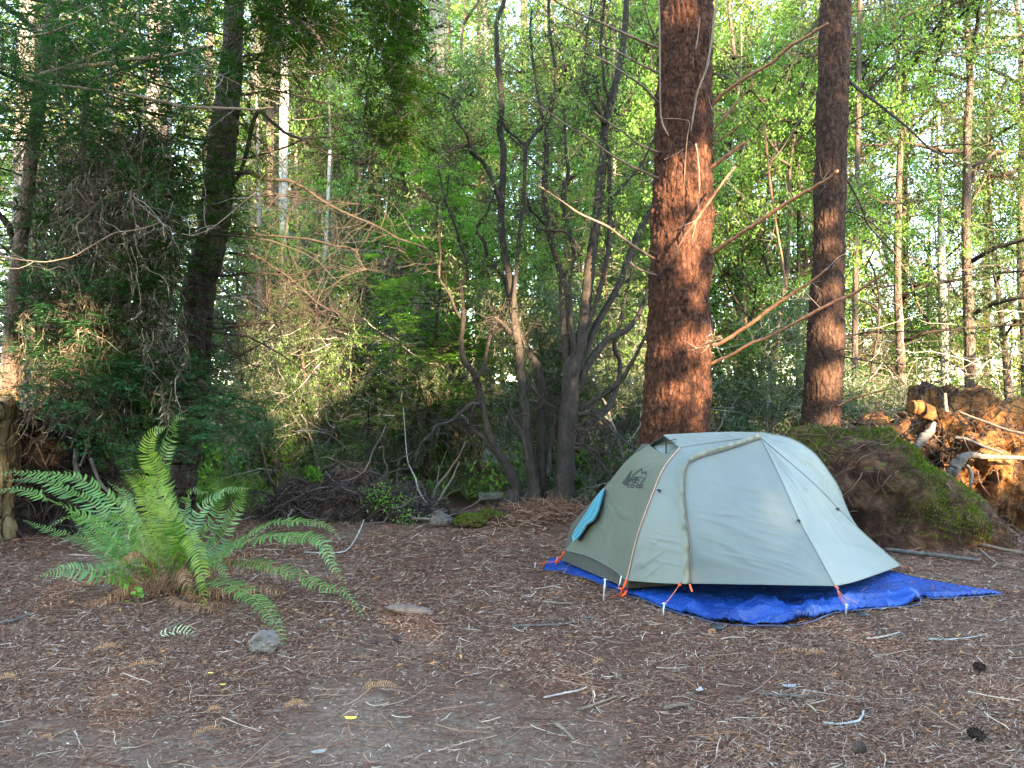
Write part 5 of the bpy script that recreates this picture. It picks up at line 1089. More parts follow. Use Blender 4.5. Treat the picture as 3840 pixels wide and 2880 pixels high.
def big_fern():
    rg = np.random.default_rng(3); root = Gh(600, 2235); F = thing("sword_fern", "large sword fern with arching fronds growing beside the campsite, dead brown fronds round its foot", "fern", root)
    X, Y, D = 955, 1130, 4.83
    fr = [
     ('fern_yellow', .085, [(X, Y, D), (1000, 900, 4.9), (960, 640, 4.95), (900, 450, 4.97), (880, 300, 4.95), (905, 200, 4.9), (975, 160, 4.82)], (0, -1, .25), 46, .3),
     ('fern', .070, [(970, Y, D), (1010, 800, 4.95), (985, 560, 5.0), (985, 380, 5.0), (1010, 230, 4.95), (1050, 130, 4.88), (1105, 105, 4.8)], (0, -1, .2), 42, .36),
     ('fern_yellow', .080, [(960, Y, D), (1010, 950, 4.85), (960, 760, 4.88), (880, 620, 4.9), (820, 500, 4.88), (760, 430, 4.8)], (0, -1, .4), 40, .2),
     ('fern_yellow', .075, [(980, Y, D), (1060, 900, 4.8), (1010, 700, 4.82), (930, 520, 4.85), (800, 430, 4.8)], (0, -1, .3), 36, .3),
     ('fern', .085, [(900, 1120, D), (760, 900, 4.75), (700, 660, 4.7), (560, 520, 4.65), (400, 455, 4.6), (220, 425, 4.55), (60, 430, 4.5), (-60, 450, 4.45)], (0, -.5, 1), 48, .25),
     ('fern', .090, [(890, 1120, D), (740, 950, 4.7), (600, 780, 4.6), (430, 650, 4.5), (260, 570, 4.4), (100, 540, 4.35), (-80, 560, 4.3)], (0, -.4, 1), 50, .2),
     ('fern', .080, [(890, 1130, D), (700, 900, 4.9), (560, 640, 4.95), (420, 540, 4.95), (250, 480, 4.95), (50, 480, 4.95)], (0, -.5, 1), 44, .3),
     ('fern', .095, [(860, 1130, D), (780, 1065, 4.7), (660, 1030, 4.55), (540, 1008, 4.45), (400, 1002, 4.38), (235, 1022, 4.3)], (0, -.9, .6), 34, .18),
     ('fern', .080, [(950, Y, D), (1060, 900, 4.7), (1055, 790, 4.6), (980, 715, 4.5), (880, 690, 4.42), (790, 720, 4.38), (750, 800, 4.36), (748, 880, 4.36)], (-.2, -.4, 1), 40, .35),
     ('fern_yellow', .070, [(980, Y, D), (1075, 900, 4.7), (1100, 800, 4.6), (1150, 880, 4.5), (1190, 1000, 4.45), (1210, 1110, 4.42), (1195, 1245, 4.4)], (.4, -1, .3), 40, .3),
     ('fern', .075, [(980, Y, D), (1090, 900, 4.75), (1150, 760, 4.8), (1240, 620, 4.82), (1340, 550, 4.8), (1480, 535, 4.76)], (0, -.7, .8), 38, .3),
     ('fern', .075, [(990, Y, D), (1120, 900, 4.8), (1230, 760, 4.85), (1300, 640, 4.9), (1280, 460, 4.85)], (0, -1, .4), 34, .3),
     ('fern', .075, [(1000, Y, D), (1150, 950, 4.8), (1280, 840, 4.85), (1390, 720, 4.88), (1430, 620, 4.85), (1440, 500, 4.8)], (0, -1, .3), 38, .35),
     ('fern', .065, [(990, Y, D), (1080, 800, 4.9), (1090, 640, 5.0), (1150, 540, 5.0), (1230, 560, 4.95)], (0, -.8, .6), 34, .3),
     ('fern', .095, [(1010, Y, D), (1160, 1000, 4.78), (1330, 870, 4.72), (1500, 770, 4.66), (1650, 720, 4.6), (1800, 712, 4.54), (1950, 755, 4.46), (2032, 822, 4.4)], (.1, -.35, 1), 50, .28),
     ('fern', .095, [(1010, Y, D), (1180, 1000, 4.7), (1380, 870, 4.6), (1560, 805, 4.5), (1730, 800, 4.42), (1870, 850, 4.36), (1970, 960, 4.32), (2035, 1092, 4.28)], (.2, -.45, 1), 50, .3),
     ('fern', .075, [(1020, Y, D), (1200, 1030, 4.75), (1400, 955, 4.65), (1580, 960, 4.55), (1760, 1030, 4.45), (1900, 1080, 4.38), (2040, 1170, 4.3), (2160, 1295, 4.25)], (.2, -.5, 1), 48, .3),
     ('fern', .100, [(1010, 1140, D), (1130, 1095, 4.65), (1270, 1085, 4.45), (1400, 1100, 4.28), (1520, 1170, 4.1), (1620, 1300, 3.92), (1700, 1462, 3.78)], (.5, -.6, .8), 48, .12),
     ('fern', .070, [(920, Y, D), (860, 950, 4.7), (760, 860, 4.62), (690, 840, 4.55), (640, 900, 4.5)], (0, -.4, 1), 30, .3),
     ('fern', .080, [(910, Y, D), (800, 900, 5.0), (680, 740, 5.1), (560, 680, 5.15), (470, 700, 5.15)], (0, -.5, 1), 36, .3),
     ('fern', .070, [(930, Y, D), (880, 900, 5.0), (800, 700, 5.1), (740, 560, 5.15), (650, 500, 5.1)], (0, -.8, .8), 36, .3),
     ('fern', .065, [(960, Y, D), (1020, 980, 4.7), (1060, 900, 4.6), (1030, 860, 4.5), (960, 870, 4.4)], (0, -.5, 1), 26, .3),
     ('fern', .07, [(1000, Y, D), (1100, 1020, 4.9), (1250, 940, 5.0), (1350, 860, 5.05), (1500, 830, 5.05)], (0, -.6, 1), 34, .3),
     ('fern', .07, [(900, Y, D), (700, 1000, 4.9), (500, 860, 4.95), (300, 760, 5.0), (120, 700, 5.0)], (0, -.5, 1), 40, .3),
     ('fern', .065, [(920, Y, D), (800, 980, 4.6), (690, 960, 4.5), (600, 1000, 4.45), (560, 1060, 4.42)], (0, -.5, 1), 30, .3),
     ('fern', .07, [(960, Y, D), (1000, 850, 5.05), (1040, 700, 5.2), (1000, 560, 5.2), (940, 470, 5.15)], (0, -1, .4), 36, .3),
     ('fern', .065, [(1000, Y, D), (1150, 1000, 4.6), (1250, 980, 4.5), (1330, 1020, 4.42), (1360, 1090, 4.4)], (.2, -.6, 1), 32, .3),
     ('fern_yellow', .06, [(930, Y, D), (820, 800, 4.9), (760, 650, 4.95), (690, 560, 4.95)], (0, -1, .4), 34, .3),
     ('fern', .07, [(890, Y, D), (640, 880, 4.6), (480, 700, 4.55), (380, 690, 4.5), (300, 740, 4.45)], (0, -.5, 1), 38, .3),
     ('fern_yellow', .06, [(940, Y, D), (930, 900, 4.8), (900, 780, 4.82), (830, 700, 4.8)], (0, -1, .4), 28, .3),
    ]
    for k, (m, w, p, up_, n, bare) in enumerate(fr):
        mb = MB(); p3 = [q + rg.normal(0, .012, 3) for q in C3(p)]; frond_mb(mb, p3, w * rg.uniform(.85, 1.05), rg, up_, int(n * 1.2), bare=bare * 0.55, droop=rg.uniform(.1, .35), roll=rg.uniform(-.1, .25)); mb.build("frond", [M[m], M['stalk']], F, loc=root, smooth=False)
    # withered fronds lying round the foot
    dead = [[(900, 1130, 4.8), (760, 1100, 4.6), (600, 1180, 4.5), (470, 1260, 4.45)], [(900, 1140, 4.75), (760, 1170, 4.6), (640, 1200, 4.5), (500, 1230, 4.4)],
            [(1030, 1120, 4.8), (1200, 1000, 4.7), (1400, 920, 4.62), (1560, 890, 4.6)], [(1030, 1130, 4.8), (1250, 1010, 4.75), (1450, 960, 4.7), (1640, 990, 4.6), (1740, 1060, 4.5)],
            [(1010, 1150, 4.75), (1130, 1190, 4.6), (1250, 1230, 4.5), (1380, 1250, 4.45)], [(1000, 1150, 4.7), (1040, 1230, 4.5), (1200, 1275, 4.4), (1330, 1285, 4.35)],
            [(880, 1130, 4.85), (700, 1100, 4.9), (500, 1150, 4.9), (330, 1250, 4.8)], [(930, 1100, 4.8), (880, 960, 4.7), (800, 900, 4.6), (700, 980, 4.5)], [(1000, 1100, 4.8), (1080, 1000, 4.6), (1110, 1080, 4.5), (1130, 1180, 4.45)],
            [(1050, 1150, 4.7), (1300, 1120, 4.6), (1500, 1100, 4.55), (1700, 1140, 4.5)]]
    for k, p in enumerate(dead):
        q = C3(p); q = [np.array([a[0], a[1], max(a[2], float(gh(a[0], a[1])) + 0.02)]) for a in q]
        mb = MB(); frond_mb(mb, q, .055, rg, (0, -.6, 1), 30, bare=.2, droop=.9); mb.build("dead_frond", [M['fern_dead'], M['stalk_dead']], F, loc=root, smooth=False)
    # old stalk bases
    sb = MB(); n = 46; st = root + rg.normal(0, 1, (n, 3)) * [.07, .05, 0]; st[:, 2] = root[2]
    w = walk(st, rg.normal(0, .45, (n, 3)) + [0, 0, 1], .33 * rg.uniform(.3, 1, n), 6, rg, .10, -.03); tubes(sb, w, taper(n, 6, .0035, .0018), 5)
    sb.build("stalk_stubs", M['stalk_dead'], F, loc=root)
big_fern()
def small_fern_mesh(seed, n, R, m, hang=.5, width=.06):
    rg = np.random.default_rng(seed); mb = MB()
    for k in range(n):
        a = k / n * 6.283 + rg.normal(0, .3); h = R * rg.uniform(.45, 1.0); r = R * rg.uniform(.7, 1.15)
        o = np.array([math.cos(a), math.sin(a), 0]); p = [np.zeros(3), o * r * .3 + [0, 0, h * .7], o * r * .7 + [0, 0, h * .85], o * r + [0, 0, h * (1 - hang)]]
        frond_mb(mb, p, width, rg, (0, 0, 1), 24, bare=.1, stem_r=.003)
    return mb
def bg_ferns():
    protos = {}
    def pf(key, *a):
        if key not in protos:
            mb = small_fern_mesh(*a[:3], a[3]); protos[key] = (mb, a[3])
        return protos[key]
    spots = [  # px, py of the foot, distance, size, kind, label
     (900, 1900, 9.3, 1.0, 'fern_dark', "shaded fern behind the big sword fern, against the brown root mound"),
     (1010, 1890, 10.0, 1.1, 'fern_dark', "yellowish fern bush at the back edge of the brown root mound"),
     (820, 1930, 8.9, .9, 'fern_dark', "low fern at the foot of the shaggy conifer's dark trunk"),
     (960, 1960, 8.4, .75, 'fern', "pale green fern tucked against the root mound's flank"),
     (560, 1900, 9.0, 1.1, 'fern_dark', "dark fern between the rotten stump and the shaggy conifer"),
     (430, 1930, 8.6, .9, 'fern_dark', "half hidden dark fern just behind the big sword fern"),
     (1010, 1800, 12.5, 1.2, 'fern_dark', "distant fern below the orange sunlit trunk"),
     (1640, 1900, 9.6, .8, 'fern', "fresh fern at the far end of the brown root mound"),
     (1760, 1880, 10.2, .9, 'fern_dark', "fern beside the pale bank behind the clearing"),
     (1820, 1910, 9.7, .7, 'fern', "small green fern left of the many-stemmed tree's foot"),
     (2330, 1850, 11, 1.0, 'fern_dark', "fern half hidden behind the tent's foot end"),
     (2900, 1780, 12, 1.0, 'fern_dark', "fern between the two red-barked trunks"),
     (3290, 1800, 12, 1.1, 'fern_dark', "fern behind the mossy mound by the thin pole trunk"),
    ]
    made = {}
    for i, (px, py, d, s, k, lab) in enumerate(spots):
        p = P(px, py, d); p[2] = float(gh(p[0], p[1])) - .02
        if k not in made:
            o = thing("fern", lab, "fern", p); mb = small_fern_mesh(40 + len(made), 15, .55, k); mb.build("fronds", [M[k], M['stalk']], o, smooth=False); o.scale = (s, s, s); made[k] = o
        else:
            o = dup(made[k], p, i * 1.3, s, lab)
bg_ferns()

# ---------------------------------------------------------------- mounds, stump, torn roots
def earth_mat(name, soil_stops, green=None, green_amt=0.55, extra=None, sc=7, bstr=0.9, bd=0.05):
    m, N, Lk, b = mat(name); v = mapped(N, Lk)
    n = tex_noise(N, Lk, sc, 7, .68, v, .6); r = ramp(N, soil_stops); Lk.new(n.outputs[0], r.inputs[0]); c = r.outputs[0]
    if extra:
        n4 = tex_noise(N, Lk, sc * .45, 4, .6, v, .8); f = ramp(N, [(.50, (0, 0, 0)), (.60, (1, 1, 1))]); Lk.new(n4.outputs[0], f.inputs[0])
        r4 = ramp(N, extra); Lk.new(n.outputs[0], r4.inputs[0]); c = mix(N, Lk, f.outputs[0], c, r4.outputs[0])
    if green:
        g = N.new("ShaderNodeNewGeometry"); sp = N.new("ShaderNodeSeparateXYZ"); Lk.new(g.outputs["Normal"], sp.inputs[0])
        n2 = tex_noise(N, Lk, 2.6, 5, .6, v, .5); s = math_n(N, Lk, 'ADD', math_n(N, Lk, 'MULTIPLY', sp.outputs[2], .25), n2.outputs[0])
        f = ramp(N, [(green_amt, (0, 0, 0)), (green_amt + .09, (1, 1, 1))]); Lk.new(s, f.inputs[0])
        n3 = tex_noise(N, Lk, 60, 4, .7, v); gr = ramp(N, [(.3, tuple(x * .5 for x in green)), (.7, green)]); Lk.new(n3.outputs[0], gr.inputs[0])
        c = mix(N, Lk, f.outputs[0], c, gr.outputs[0])
    Lk.new(c, b.inputs["Base Color"]); b.inputs["Roughness"].default_value = .95; b.inputs["Specular IOR Level"].default_value = .1
    n5 = tex_noise(N, Lk, 38, 6, .7, v); bump(N, Lk, math_n(N, Lk, 'ADD', n.outputs[0], math_n(N, Lk, 'MULTIPLY', n5.outputs[0], .6)), bstr, bd, b); return m
M['mossmound'] = earth_mat("moss and duff on rotten wood", [(.32, (.02, .012, .009)), (.5, (.07, .037, .023)), (.68, (.17, .095, .055))], (.10, .13, .02), .73)
M['rootmound'] = earth_mat("dark root mass", [(.3, (.012, .009, .008)), (.5, (.04, .028, .023)), (.72, (.10, .075, .06))], (.06, .09, .02), .74)
M['redwood'] = earth_mat("torn orange wood", [(.34, (.035, .016, .010)), (.45, (.17, .072, .030)), (.57, (.36, .17, .062)), (.74, (.52, .30, .13))], None, .6, [(.34, (.02, .014, .012)), (.55, (.07, .045, .035)), (.75, (.16, .11, .085))], 4.2, 1.0, .12)
M['stumpwood'] = bark_mat("rotten pale stump wood", (.04, .02, .01), (.17, .12, .06), (.33, .26, .15), 9, .18, 1.0, .06)
M['greyroot'] = bark_mat("grey weathered root", (.045, .038, .032), (.10, .088, .078), (.19, .17, .15), 20, .5, .5, .008)
def mound_shape(st, nx=220, na=110, amp=.09, seed=1, sq=.75, base=-.06, scale=2.2, gain=.55, octs=5, warp=None):
    """st: rows (photo px, photo py of the top, distance of the middle, half depth)"""
    st = np.array(st, float); t = np.linspace(0, len(st) - 1, nx); q = np.stack([np.interp(t, np.arange(len(st)), st[:, k]) for k in range(4)], -1)
    top = np.array([P(a, b_, d) for a, b_, d, _ in q]); hd = q[:, 3]
    an = np.linspace(-.12, math.pi + .12, na)[None]
    zt = np.maximum(top[:, 2:3] - base, .02)
    s = np.sin(an); Z = base + zt * np.sign(s) * np.abs(s) ** sq
    Y = top[:, 1:2] - hd[:, None] * np.cos(an) * 1.0; X = np.broadcast_to(top[:, 0:1], Y.shape)
    S = np.stack([X, Y, Z], -1); gu = np.gradient(S, axis=0); gv = np.gradient(S, axis=1); n = norm(np.cross(gu, gv)); 
    if (n[..., 2].mean() < 0): n = -n
    e = np.clip(zt / .5, .2, 1); h = fbm(S, scale, octs, seed, gain) * amp * e * 1.6
    h = h + amp * .6 * e * (np.abs(noise3(S + fbm(S, 3, 2, 5)[..., None] * .2, scale * 2.1, seed + 9)) - .4)
    if warp is not None: h = h + warp(S)
    S = S + n * h[..., None]; return S
def grid_faces(nx, na): idx = np.arange(nx * na).reshape(nx, na); return np.stack([idx[:-1, :-1], idx[1:, :-1], idx[1:, 1:], idx[:-1, 1:]], -1).reshape(-1, 4)
def fibres(mb, S, n, L, r, rg, down=-.5, curl=.35, front=True, K=7, lift=.01, sel=None, sides=3, spread=1.0):
    q = S.reshape(-1, 3); i = rg.integers(0, len(q), n * 3); p = q[i]; 
    k = p[:, 2] > .03
    if front: k &= p[:, 1] < np.median(q[:, 1]) + .15
    if sel is not None: k &= sel(p)
    p = p[k][:n]; n = len(p)
    w = walk(p + [0, -lift, lift], rg.normal(0, 1, (n, 3)) * [spread, .35, .6] + [0, -.12, down], L * rg.uniform(.3, 1.3, n), K, rg, curl, -.06)
    w[..., 2] = np.maximum(w[..., 2], .012); tubes(mb, w, taper(n, K, r * rg.uniform(.5, 1.5, n), r * .35), sides)
def moss_tufts(mb, p, rg, h=.03):
    d = rg.normal(0, .6, p.shape) + [0, 0, 1]; leaves(mb, p, d, rg.normal(0, 1, p.shape), h * rg.uniform(.5, 1.5, len(p)), h * .3)
def mounds():
    rg = np.random.default_rng(8)
    # mossy stump mound beside the tent
    t = thing("stump_mound", "moss-covered rotten stump mound rising at the tent's pale end", "tree stump", P(3330, 2050, 6.9))
    S = mound_shape([(2930, 1800, 7.3, .25), (2960, 1670, 7.35, .45), (3010, 1615, 7.35, .55), (3090, 1600, 7.3, .62), (3160, 1615, 7.25, .70), (3220, 1600, 7.2, .72), (3285, 1605, 7.15, .72), (3340, 1655, 7.1, .72), (3385, 1690, 7.1, .70), (3459, 1738, 7.05, .68), (3505, 1775, 7.0, .65), (3563, 1830, 6.95, .60), (3632, 1882, 6.9, .55), (3690, 1935, 6.85, .45), (3725, 1985, 6.8, .35), (3740, 2040, 6.8, .15)], 260, 150, .085, 3, .40, octs=6)
    mb = MB(); mb.add(S.reshape(-1, 3), grid_faces(260, 150)); mb.build("rotten_wood", M['mossmound'], t, loc=t.location)
    fb = MB(); fibres(fb, S, 420, .13, .004, rg, -.3); fibres(fb, S, 500, .4, .005, rg, -.1, .25, sel=lambda p: (p[:, 0] < P(3250, 0, 7)[0]) & (p[:, 2] > .6)); fb.build("duff", [island_mat("duff", [(0, (.03, .02, .016)), (.6, (.10, .055, .04)), (1, (.26, .17, .12))])], t, loc=t.location)
    mo = MB(); q = S.reshape(-1, 3)
    for (px, py, d, r) in ((3340, 1665, 6.9, .16), (3400, 1705, 6.85, .16), (3460, 1745, 6.8, .16), (3510, 1785, 6.8, .15), (3570, 1835, 6.75, .14), (3060, 1610, 7.0, .22), (3120, 1600, 7.05, .16), (3000, 1650, 7.0, .17), (3275, 1640, 6.95, .15), (3310, 1665, 6.9, .10), (3370, 1730, 6.8, .14), (3440, 1780, 6.7, .12), (3540, 1880, 6.6, .12), (3480, 1950, 6.5, .16), (3420, 1850, 6.6, .14), (3600, 1990, 6.5, .12)):
        c = P(px, py, d); dd = np.linalg.norm(q - c, axis=1); k = np.where(dd < r + dd.min())[0]; k = rg.choice(k, 1500); moss_tufts(mo, q[k] + rg.normal(0, .008, (1500, 3)), rg, .022)
    k = rg.choice(len(q), 9000); p = q[k]; p = p[(noise3(p, 2.6, 44) > .55) & (p[:, 2] > .1)]; moss_tufts(mo, p, rg, .02)
    mo.build("moss", M['moss'], t, smooth=False, loc=t.location)
    # torn orange root plate at the right edge
    t = thing("torn_root_mass", "huge torn orange-brown redwood root mass beyond the mossy mound", "fallen tree", P(3700, 2030, 7.6))
    S = mound_shape([(3240, 1680, 8.3, .3), (3290, 1600, 8.3, .5), (3340, 1610, 8.25, .6), (3395, 1600, 8.2, .6), (3410, 1530, 8.2, .62), (3450, 1500, 8.2, .65), (3520, 1480, 8.2, .7), (3580, 1475, 8.2, .75), (3660, 1500, 8.2, .8), (3750, 1535, 8.2, .85), (3850, 1560, 8.2, .9), (4000, 1600, 8.2, .9), (4200, 1700, 8.2, .8), (4350, 1900, 8.2, .5)], 340, 190, .27, 14, .5, scale=2.4, gain=.62, octs=6)
    mb = MB(); mb.add(S.reshape(-1, 3), grid_faces(340, 190)); mb.build("torn_wood", M['redwood'], t, loc=t.location)
    for m_, sp in (('greyroot', [L_(7.35, 7.2, (Q8, [(1150, 1470, 60), (1190, 1400, 70), (1240, 1330, 66), (1300, 1290, 44), (1400, 1300, 34), (1520, 1305, 30), (1720, 1310, 26)])),
                                 L_(7.4, 7.5, (Q8, [(960, 1240, 40), (1000, 1190, 60), (1050, 1140, 50), (1080, 1080, 24)])),
                                 L_(7.5, 7.2, (Q8, [(1210, 1175, 20), (1300, 1190, 22), (1400, 1235, 20), (1520, 1275, 12)])),
                                 L_(7.4, 7.2, (Q8, [(1290, 1360, 26), (1320, 1410, 24), (1310, 1500, 16)]))]),
                   ('twig_tan', [L_(7.4, 6.9, (Q8, [(1230, 1005, 12), (1340, 1050, 14), (1450, 1090, 16), (1560, 1130, 18), (1720, 1165, 18)])),
                                 L_(7.35, 7.3, (Q8, [(1148, 890, 18), (1150, 950, 22), (1158, 1010, 22)])),
                                 L_(7.4, 7.3, (Q8, [(735, 1100, 16), (790, 1150, 14), (840, 1200, 8)])), L_(7.3, 7.2, (Q8, [(1265, 1170, 5), (1290, 1230, 5), (1320, 1285, 4)]))]),
                   ('redwood', [L_(7.5, 7.6, (Q8, [(1560, 1485, 44), (1620, 1490, 50), (1720, 1500, 40)])), L_(7.6, 7.4, (Q8, [(900, 1080, 50), (850, 1120, 60), (760, 1110, 40)])), L_(7.6, 7.6, (Q8, [(930, 980, 90), (990, 990, 110), (1050, 1020, 90), (1060, 1060, 40)]))])):
        for Z, pts, d0, d1 in sp:
            mb = MB(); limb(mb, Z, pts, d0, d1, 14, 7, rg, .10); mb.build("root", M[m_], t, loc=t.location)
    fb = MB(); fibres(fb, S, 900, .35, .006, rg, -.3); fb.build("root_fibres", M['twig_dark'], t, loc=t.location)
    # low dark root mound in the centre left
    t = thing("root_mound", "low dark mound of tangled roots with small green plants beyond the big fern", "root mound", P(1330, 1960, 8.3))
    S = mound_shape([(1000, 1960, 8.5, .15), (1030, 1900, 8.6, .35), (1070, 1840, 8.7, .5), (1120, 1805, 8.75, .6), (1200, 1785, 8.8, .65), (1300, 1772, 8.8, .7), (1400, 1775, 8.8, .7), (1480, 1795, 8.8, .65), (1550, 1830, 8.7, .6), (1590, 1870, 8.6, .5), (1630, 1915, 8.5, .4), (1680, 1945, 8.5, .3), (1720, 1960, 8.5, .15)], 240, 110, .10, 23, .6, scale=3.0)
    mb = MB(); mb.add(S.reshape(-1, 3), grid_faces(240, 110)); mb.build("earth", M['rootmound'], t, loc=t.location)
    fb = MB(); fibres(fb, S, 2600, .22, .0045, rg, -.35, .4); fibres(fb, S, 120, .7, .014, rg, -.1, .25, K=9, sides=6); fb.build("tangled_roots", [island_mat("root tangle", [(0, (.02, .015, .013)), (.6, (.07, .052, .045)), (1, (.20, .16, .14))])], t, loc=t.location)
    gb = MB()
    for (px, py, d, n, r, h) in ((1440, 1850, 8.2, 120, .12, .045), (1180, 1790, 8.4, 130, .05, .05), (1170, 1770, 8.4, 80, .03, .05), (1490, 1890, 8.1, 120, .10, .03), (1540, 1960, 8.0, 90, .10, .035), (1520, 1955, 8.0, 60, .06, .035), (1410, 1870, 8.1, 110, .08, .045)):
        c = P(px, py, d) + rg.normal(0, r, (n, 3)) * [1, .5, .8]; leaves(gb, c, rg.normal(0, 1, c.shape) + [0, 0, .4], rg.normal(0, .6, c.shape) + [0, 0, 1], h * rg.uniform(.6, 1.2, n), h * .45)
    gb.build("green_foliage", M['spray'], t, smooth=False, loc=t.location)
    # rotten stump at the left edge with the dark curtain of roots beside it
    t = thing("rotten_stump", "tall rotten pale-yellow stump with a dark curtain of roots at its side", "tree stump", P(30, 1960, 6.6))
    nz, ns = 190, 160; z = np.linspace(-.1, 1.0, nz); z = -.1 + (P(0, 1490, 6.6)[2] + .1) * np.linspace(0, 1, nz); a = np.arange(ns) / ns * 6.283; c = P(-55, 1900, 6.6)
    R = .25 + .07 * np.exp(-np.clip(z, 0, 9) / .25); Sx = np.stack([c[0] + R[:, None] * np.cos(a)[None], c[1] + R[:, None] * np.sin(a)[None] * .9, np.broadcast_to(z[:, None], (nz, ns))], -1)
    n_ = np.stack([np.cos(a), np.sin(a), 0 * a], -1)[None]; h = .07 * fbm(Sx * [1, 1, .35], 4, 4, 3) - .09 * np.clip(1 - 3 * np.abs(noise3(Sx * [1, 1, .16], 6, 9)), 0, 1) - .03 * np.clip(1 - 3 * np.abs(noise3(Sx * [1, 1, .3], 17, 19)), 0, 1); Sx = Sx + n_ * h[..., None]
    jag = .16 * fbm(np.stack([np.cos(a) * 2, np.sin(a) * 2, 0 * a], -1), 1.6, 3, 5); Sx[..., 2] += (np.clip((z - z[-1] + .3) / .3, 0, 1)[:, None]) * jag[None]
    mb = MB(); idx = np.arange(nz * ns).reshape(nz, ns); mb.add(Sx.reshape(-1, 3), np.stack([idx[:-1], np.roll(idx[:-1], -1, 1), np.roll(idx[1:], -1, 1), idx[1:]], -1).reshape(-1, 4))
    cc = Sx[-1].mean(0) - [0, 0, .12]; mb.add(np.vstack([Sx[-1], cc]), np.array([[i, (i + 1) % ns, ns] for i in range(ns)])); mb.build("wood", M['stumpwood'], t, loc=t.location)
    S = mound_shape([(40, 1700, 7.1, .2), (90, 1560, 7.1, .4), (160, 1530, 7.15, .5), (240, 1560, 7.2, .5), (320, 1640, 7.2, .45), (370, 1720, 7.15, .38), (410, 1840, 7.1, .25), (430, 1930, 7.1, .1)], 160, 110, .14, 33, .5, scale=2.6)
    mb = MB(); mb.add(S.reshape(-1, 3), grid_faces(160, 110)); mb.build("root_earth", M['rootmound'], t, loc=t.location)
    fb = MB(); fibres(fb, S, 1700, .38, .005, rg, -.9, .25); fibres(fb, S, 60, .8, .014, rg, -.8, .2, K=9, sides=6); fb.build("hanging_roots", [island_mat("hanging roots", [(0, (.015, .011, .010)), (.6, (.05, .036, .03)), (1, (.17, .13, .11))])], t, loc=t.location)
    for Z, pts, d0, d1 in [L_(6.7, 6.5, (Q5, [(590, 1310, 26), (620, 1400, 24), (660, 1480, 22), (740, 1570, 20), (830, 1650, 16)])), L_(6.8, 6.7, (Q5, [(490, 1250, 30), (490, 1330, 34), (500, 1400, 36), (510, 1480, 40)])),
                           L_(6.8, 6.6, (Q5, [(575, 1180, 18), (555, 1270, 16), (520, 1360, 14)])), L_(6.8, 6.6, (Q5, [(385, 940, 16), (430, 1010, 18), (440, 1090, 16), (400, 1180, 10)]))]:
        mb = MB(); limb(mb, Z, pts, d0, d1, 9, 5, rg, .15); mb.build("dead_root", M['greyroot'], t, loc=t.location)
mounds()

# ---------------------------------------------------------------- stones, sticks and leaves lying about
M['stone'] = plain("grey brown stone", (.13, .105, .09), .9, nscale=18, var=.35); M['slab'] = plain("weathered wood slab", (.095, .073, .06), .9, nscale=25, var=.4)
def lump(name, label, cat, px, py, w, h, dpt, m, seed, amp=.25, tilt=0.0):
    p = Gh(px, py); o = thing(name, label, cat, p); bm = bmesh.new(); bmesh.ops.create_icosphere(bm, subdivisions=5, radius=1); V = np.array([v.co[:] for v in bm.verts]); F = np.array([[v.index for v in f.verts] for f in bm.faces]); bm.free()
    r = 1 + amp * fbm(V, 1.3, 4, seed) + amp * .5 * np.abs(noise3(V, 4, seed + 2)); V = V * r[:, None] * [w / 2, dpt / 2, h / 2] + [0, 0, h * .36]; V[:, 2] += V[:, 0] * tilt
    mb = MB(); mb.add(V, F); mb.build("stone_body" if m != 'slab' else "slab_body", M[m], o); return o
lump("rock", "rough grey-brown rock at the tip of the fern's drooping frond", "rock", 990, 2440, .135, .105, .11, 'stone', 5, .35)
lump("wood_slab", "flat grey weathered slab lying in the litter between fern and tent", "wood slab", 1535, 2300, .25, .055, .10, 'slab', 9, .28, -.12)
lump("rock", "small dark rock at the end of the brown root mound, near the many-stemmed tree", "rock", 1648, 1975, .19, .13, .13, 'slab', 15, .35)
def cone(px, py, s, lab):
    p = Gh(px, py, s * .4); o = thing("pine_cone", lab, "pine cone", p); mb = MB(); rg = np.random.default_rng(int(px)); n = 90; i = np.arange(n); t = i / n; a = i * 2.399
    rad = np.sin(np.clip(t * .95 + .08, 0, 1) * math.pi) ** .6 * s * .38; c = np.stack([(t - .5) * s, np.cos(a) * rad * .5, np.sin(a) * rad * .5], -1); d = np.stack([.5 + 0 * a, np.cos(a), np.sin(a)], -1)
    nn = np.stack([1 + 0 * a, -np.cos(a) * .5, -np.sin(a) * .5], -1); leaves(mb, c, d, nn, rad * .75 + s * .05, s * .24, fold=.3); tubes(mb, np.array([[-s * .5, 0, 0], [0, 0, 0], [s * .45, 0, 0]]), np.array([s * .12, s * .2, s * .05]), 8)
    mb.build("scales", M['cone'], o, smooth=False); o.rotation_euler = (0, .1, px * .01)
M['cone'] = plain("dark cone scales", (.055, .035, .028), .8, nscale=60, var=.4)
for px, py, s, lab in ((1490, 2410, .045, "dark pine cone in the open litter right of the rock"), (1408, 2418, .035, "smaller pine cone beside the dark one, closer to the rock"), (3672, 2520, .055, "dark elongated cone lying below the tip of the blue tarp"), (3222, 2830, .05, "brown cone near the bottom edge, below the tarp"), (3660, 2780, .06, "brown cone near the bottom corner beyond the tarp")): cone(px, py, s, lab)
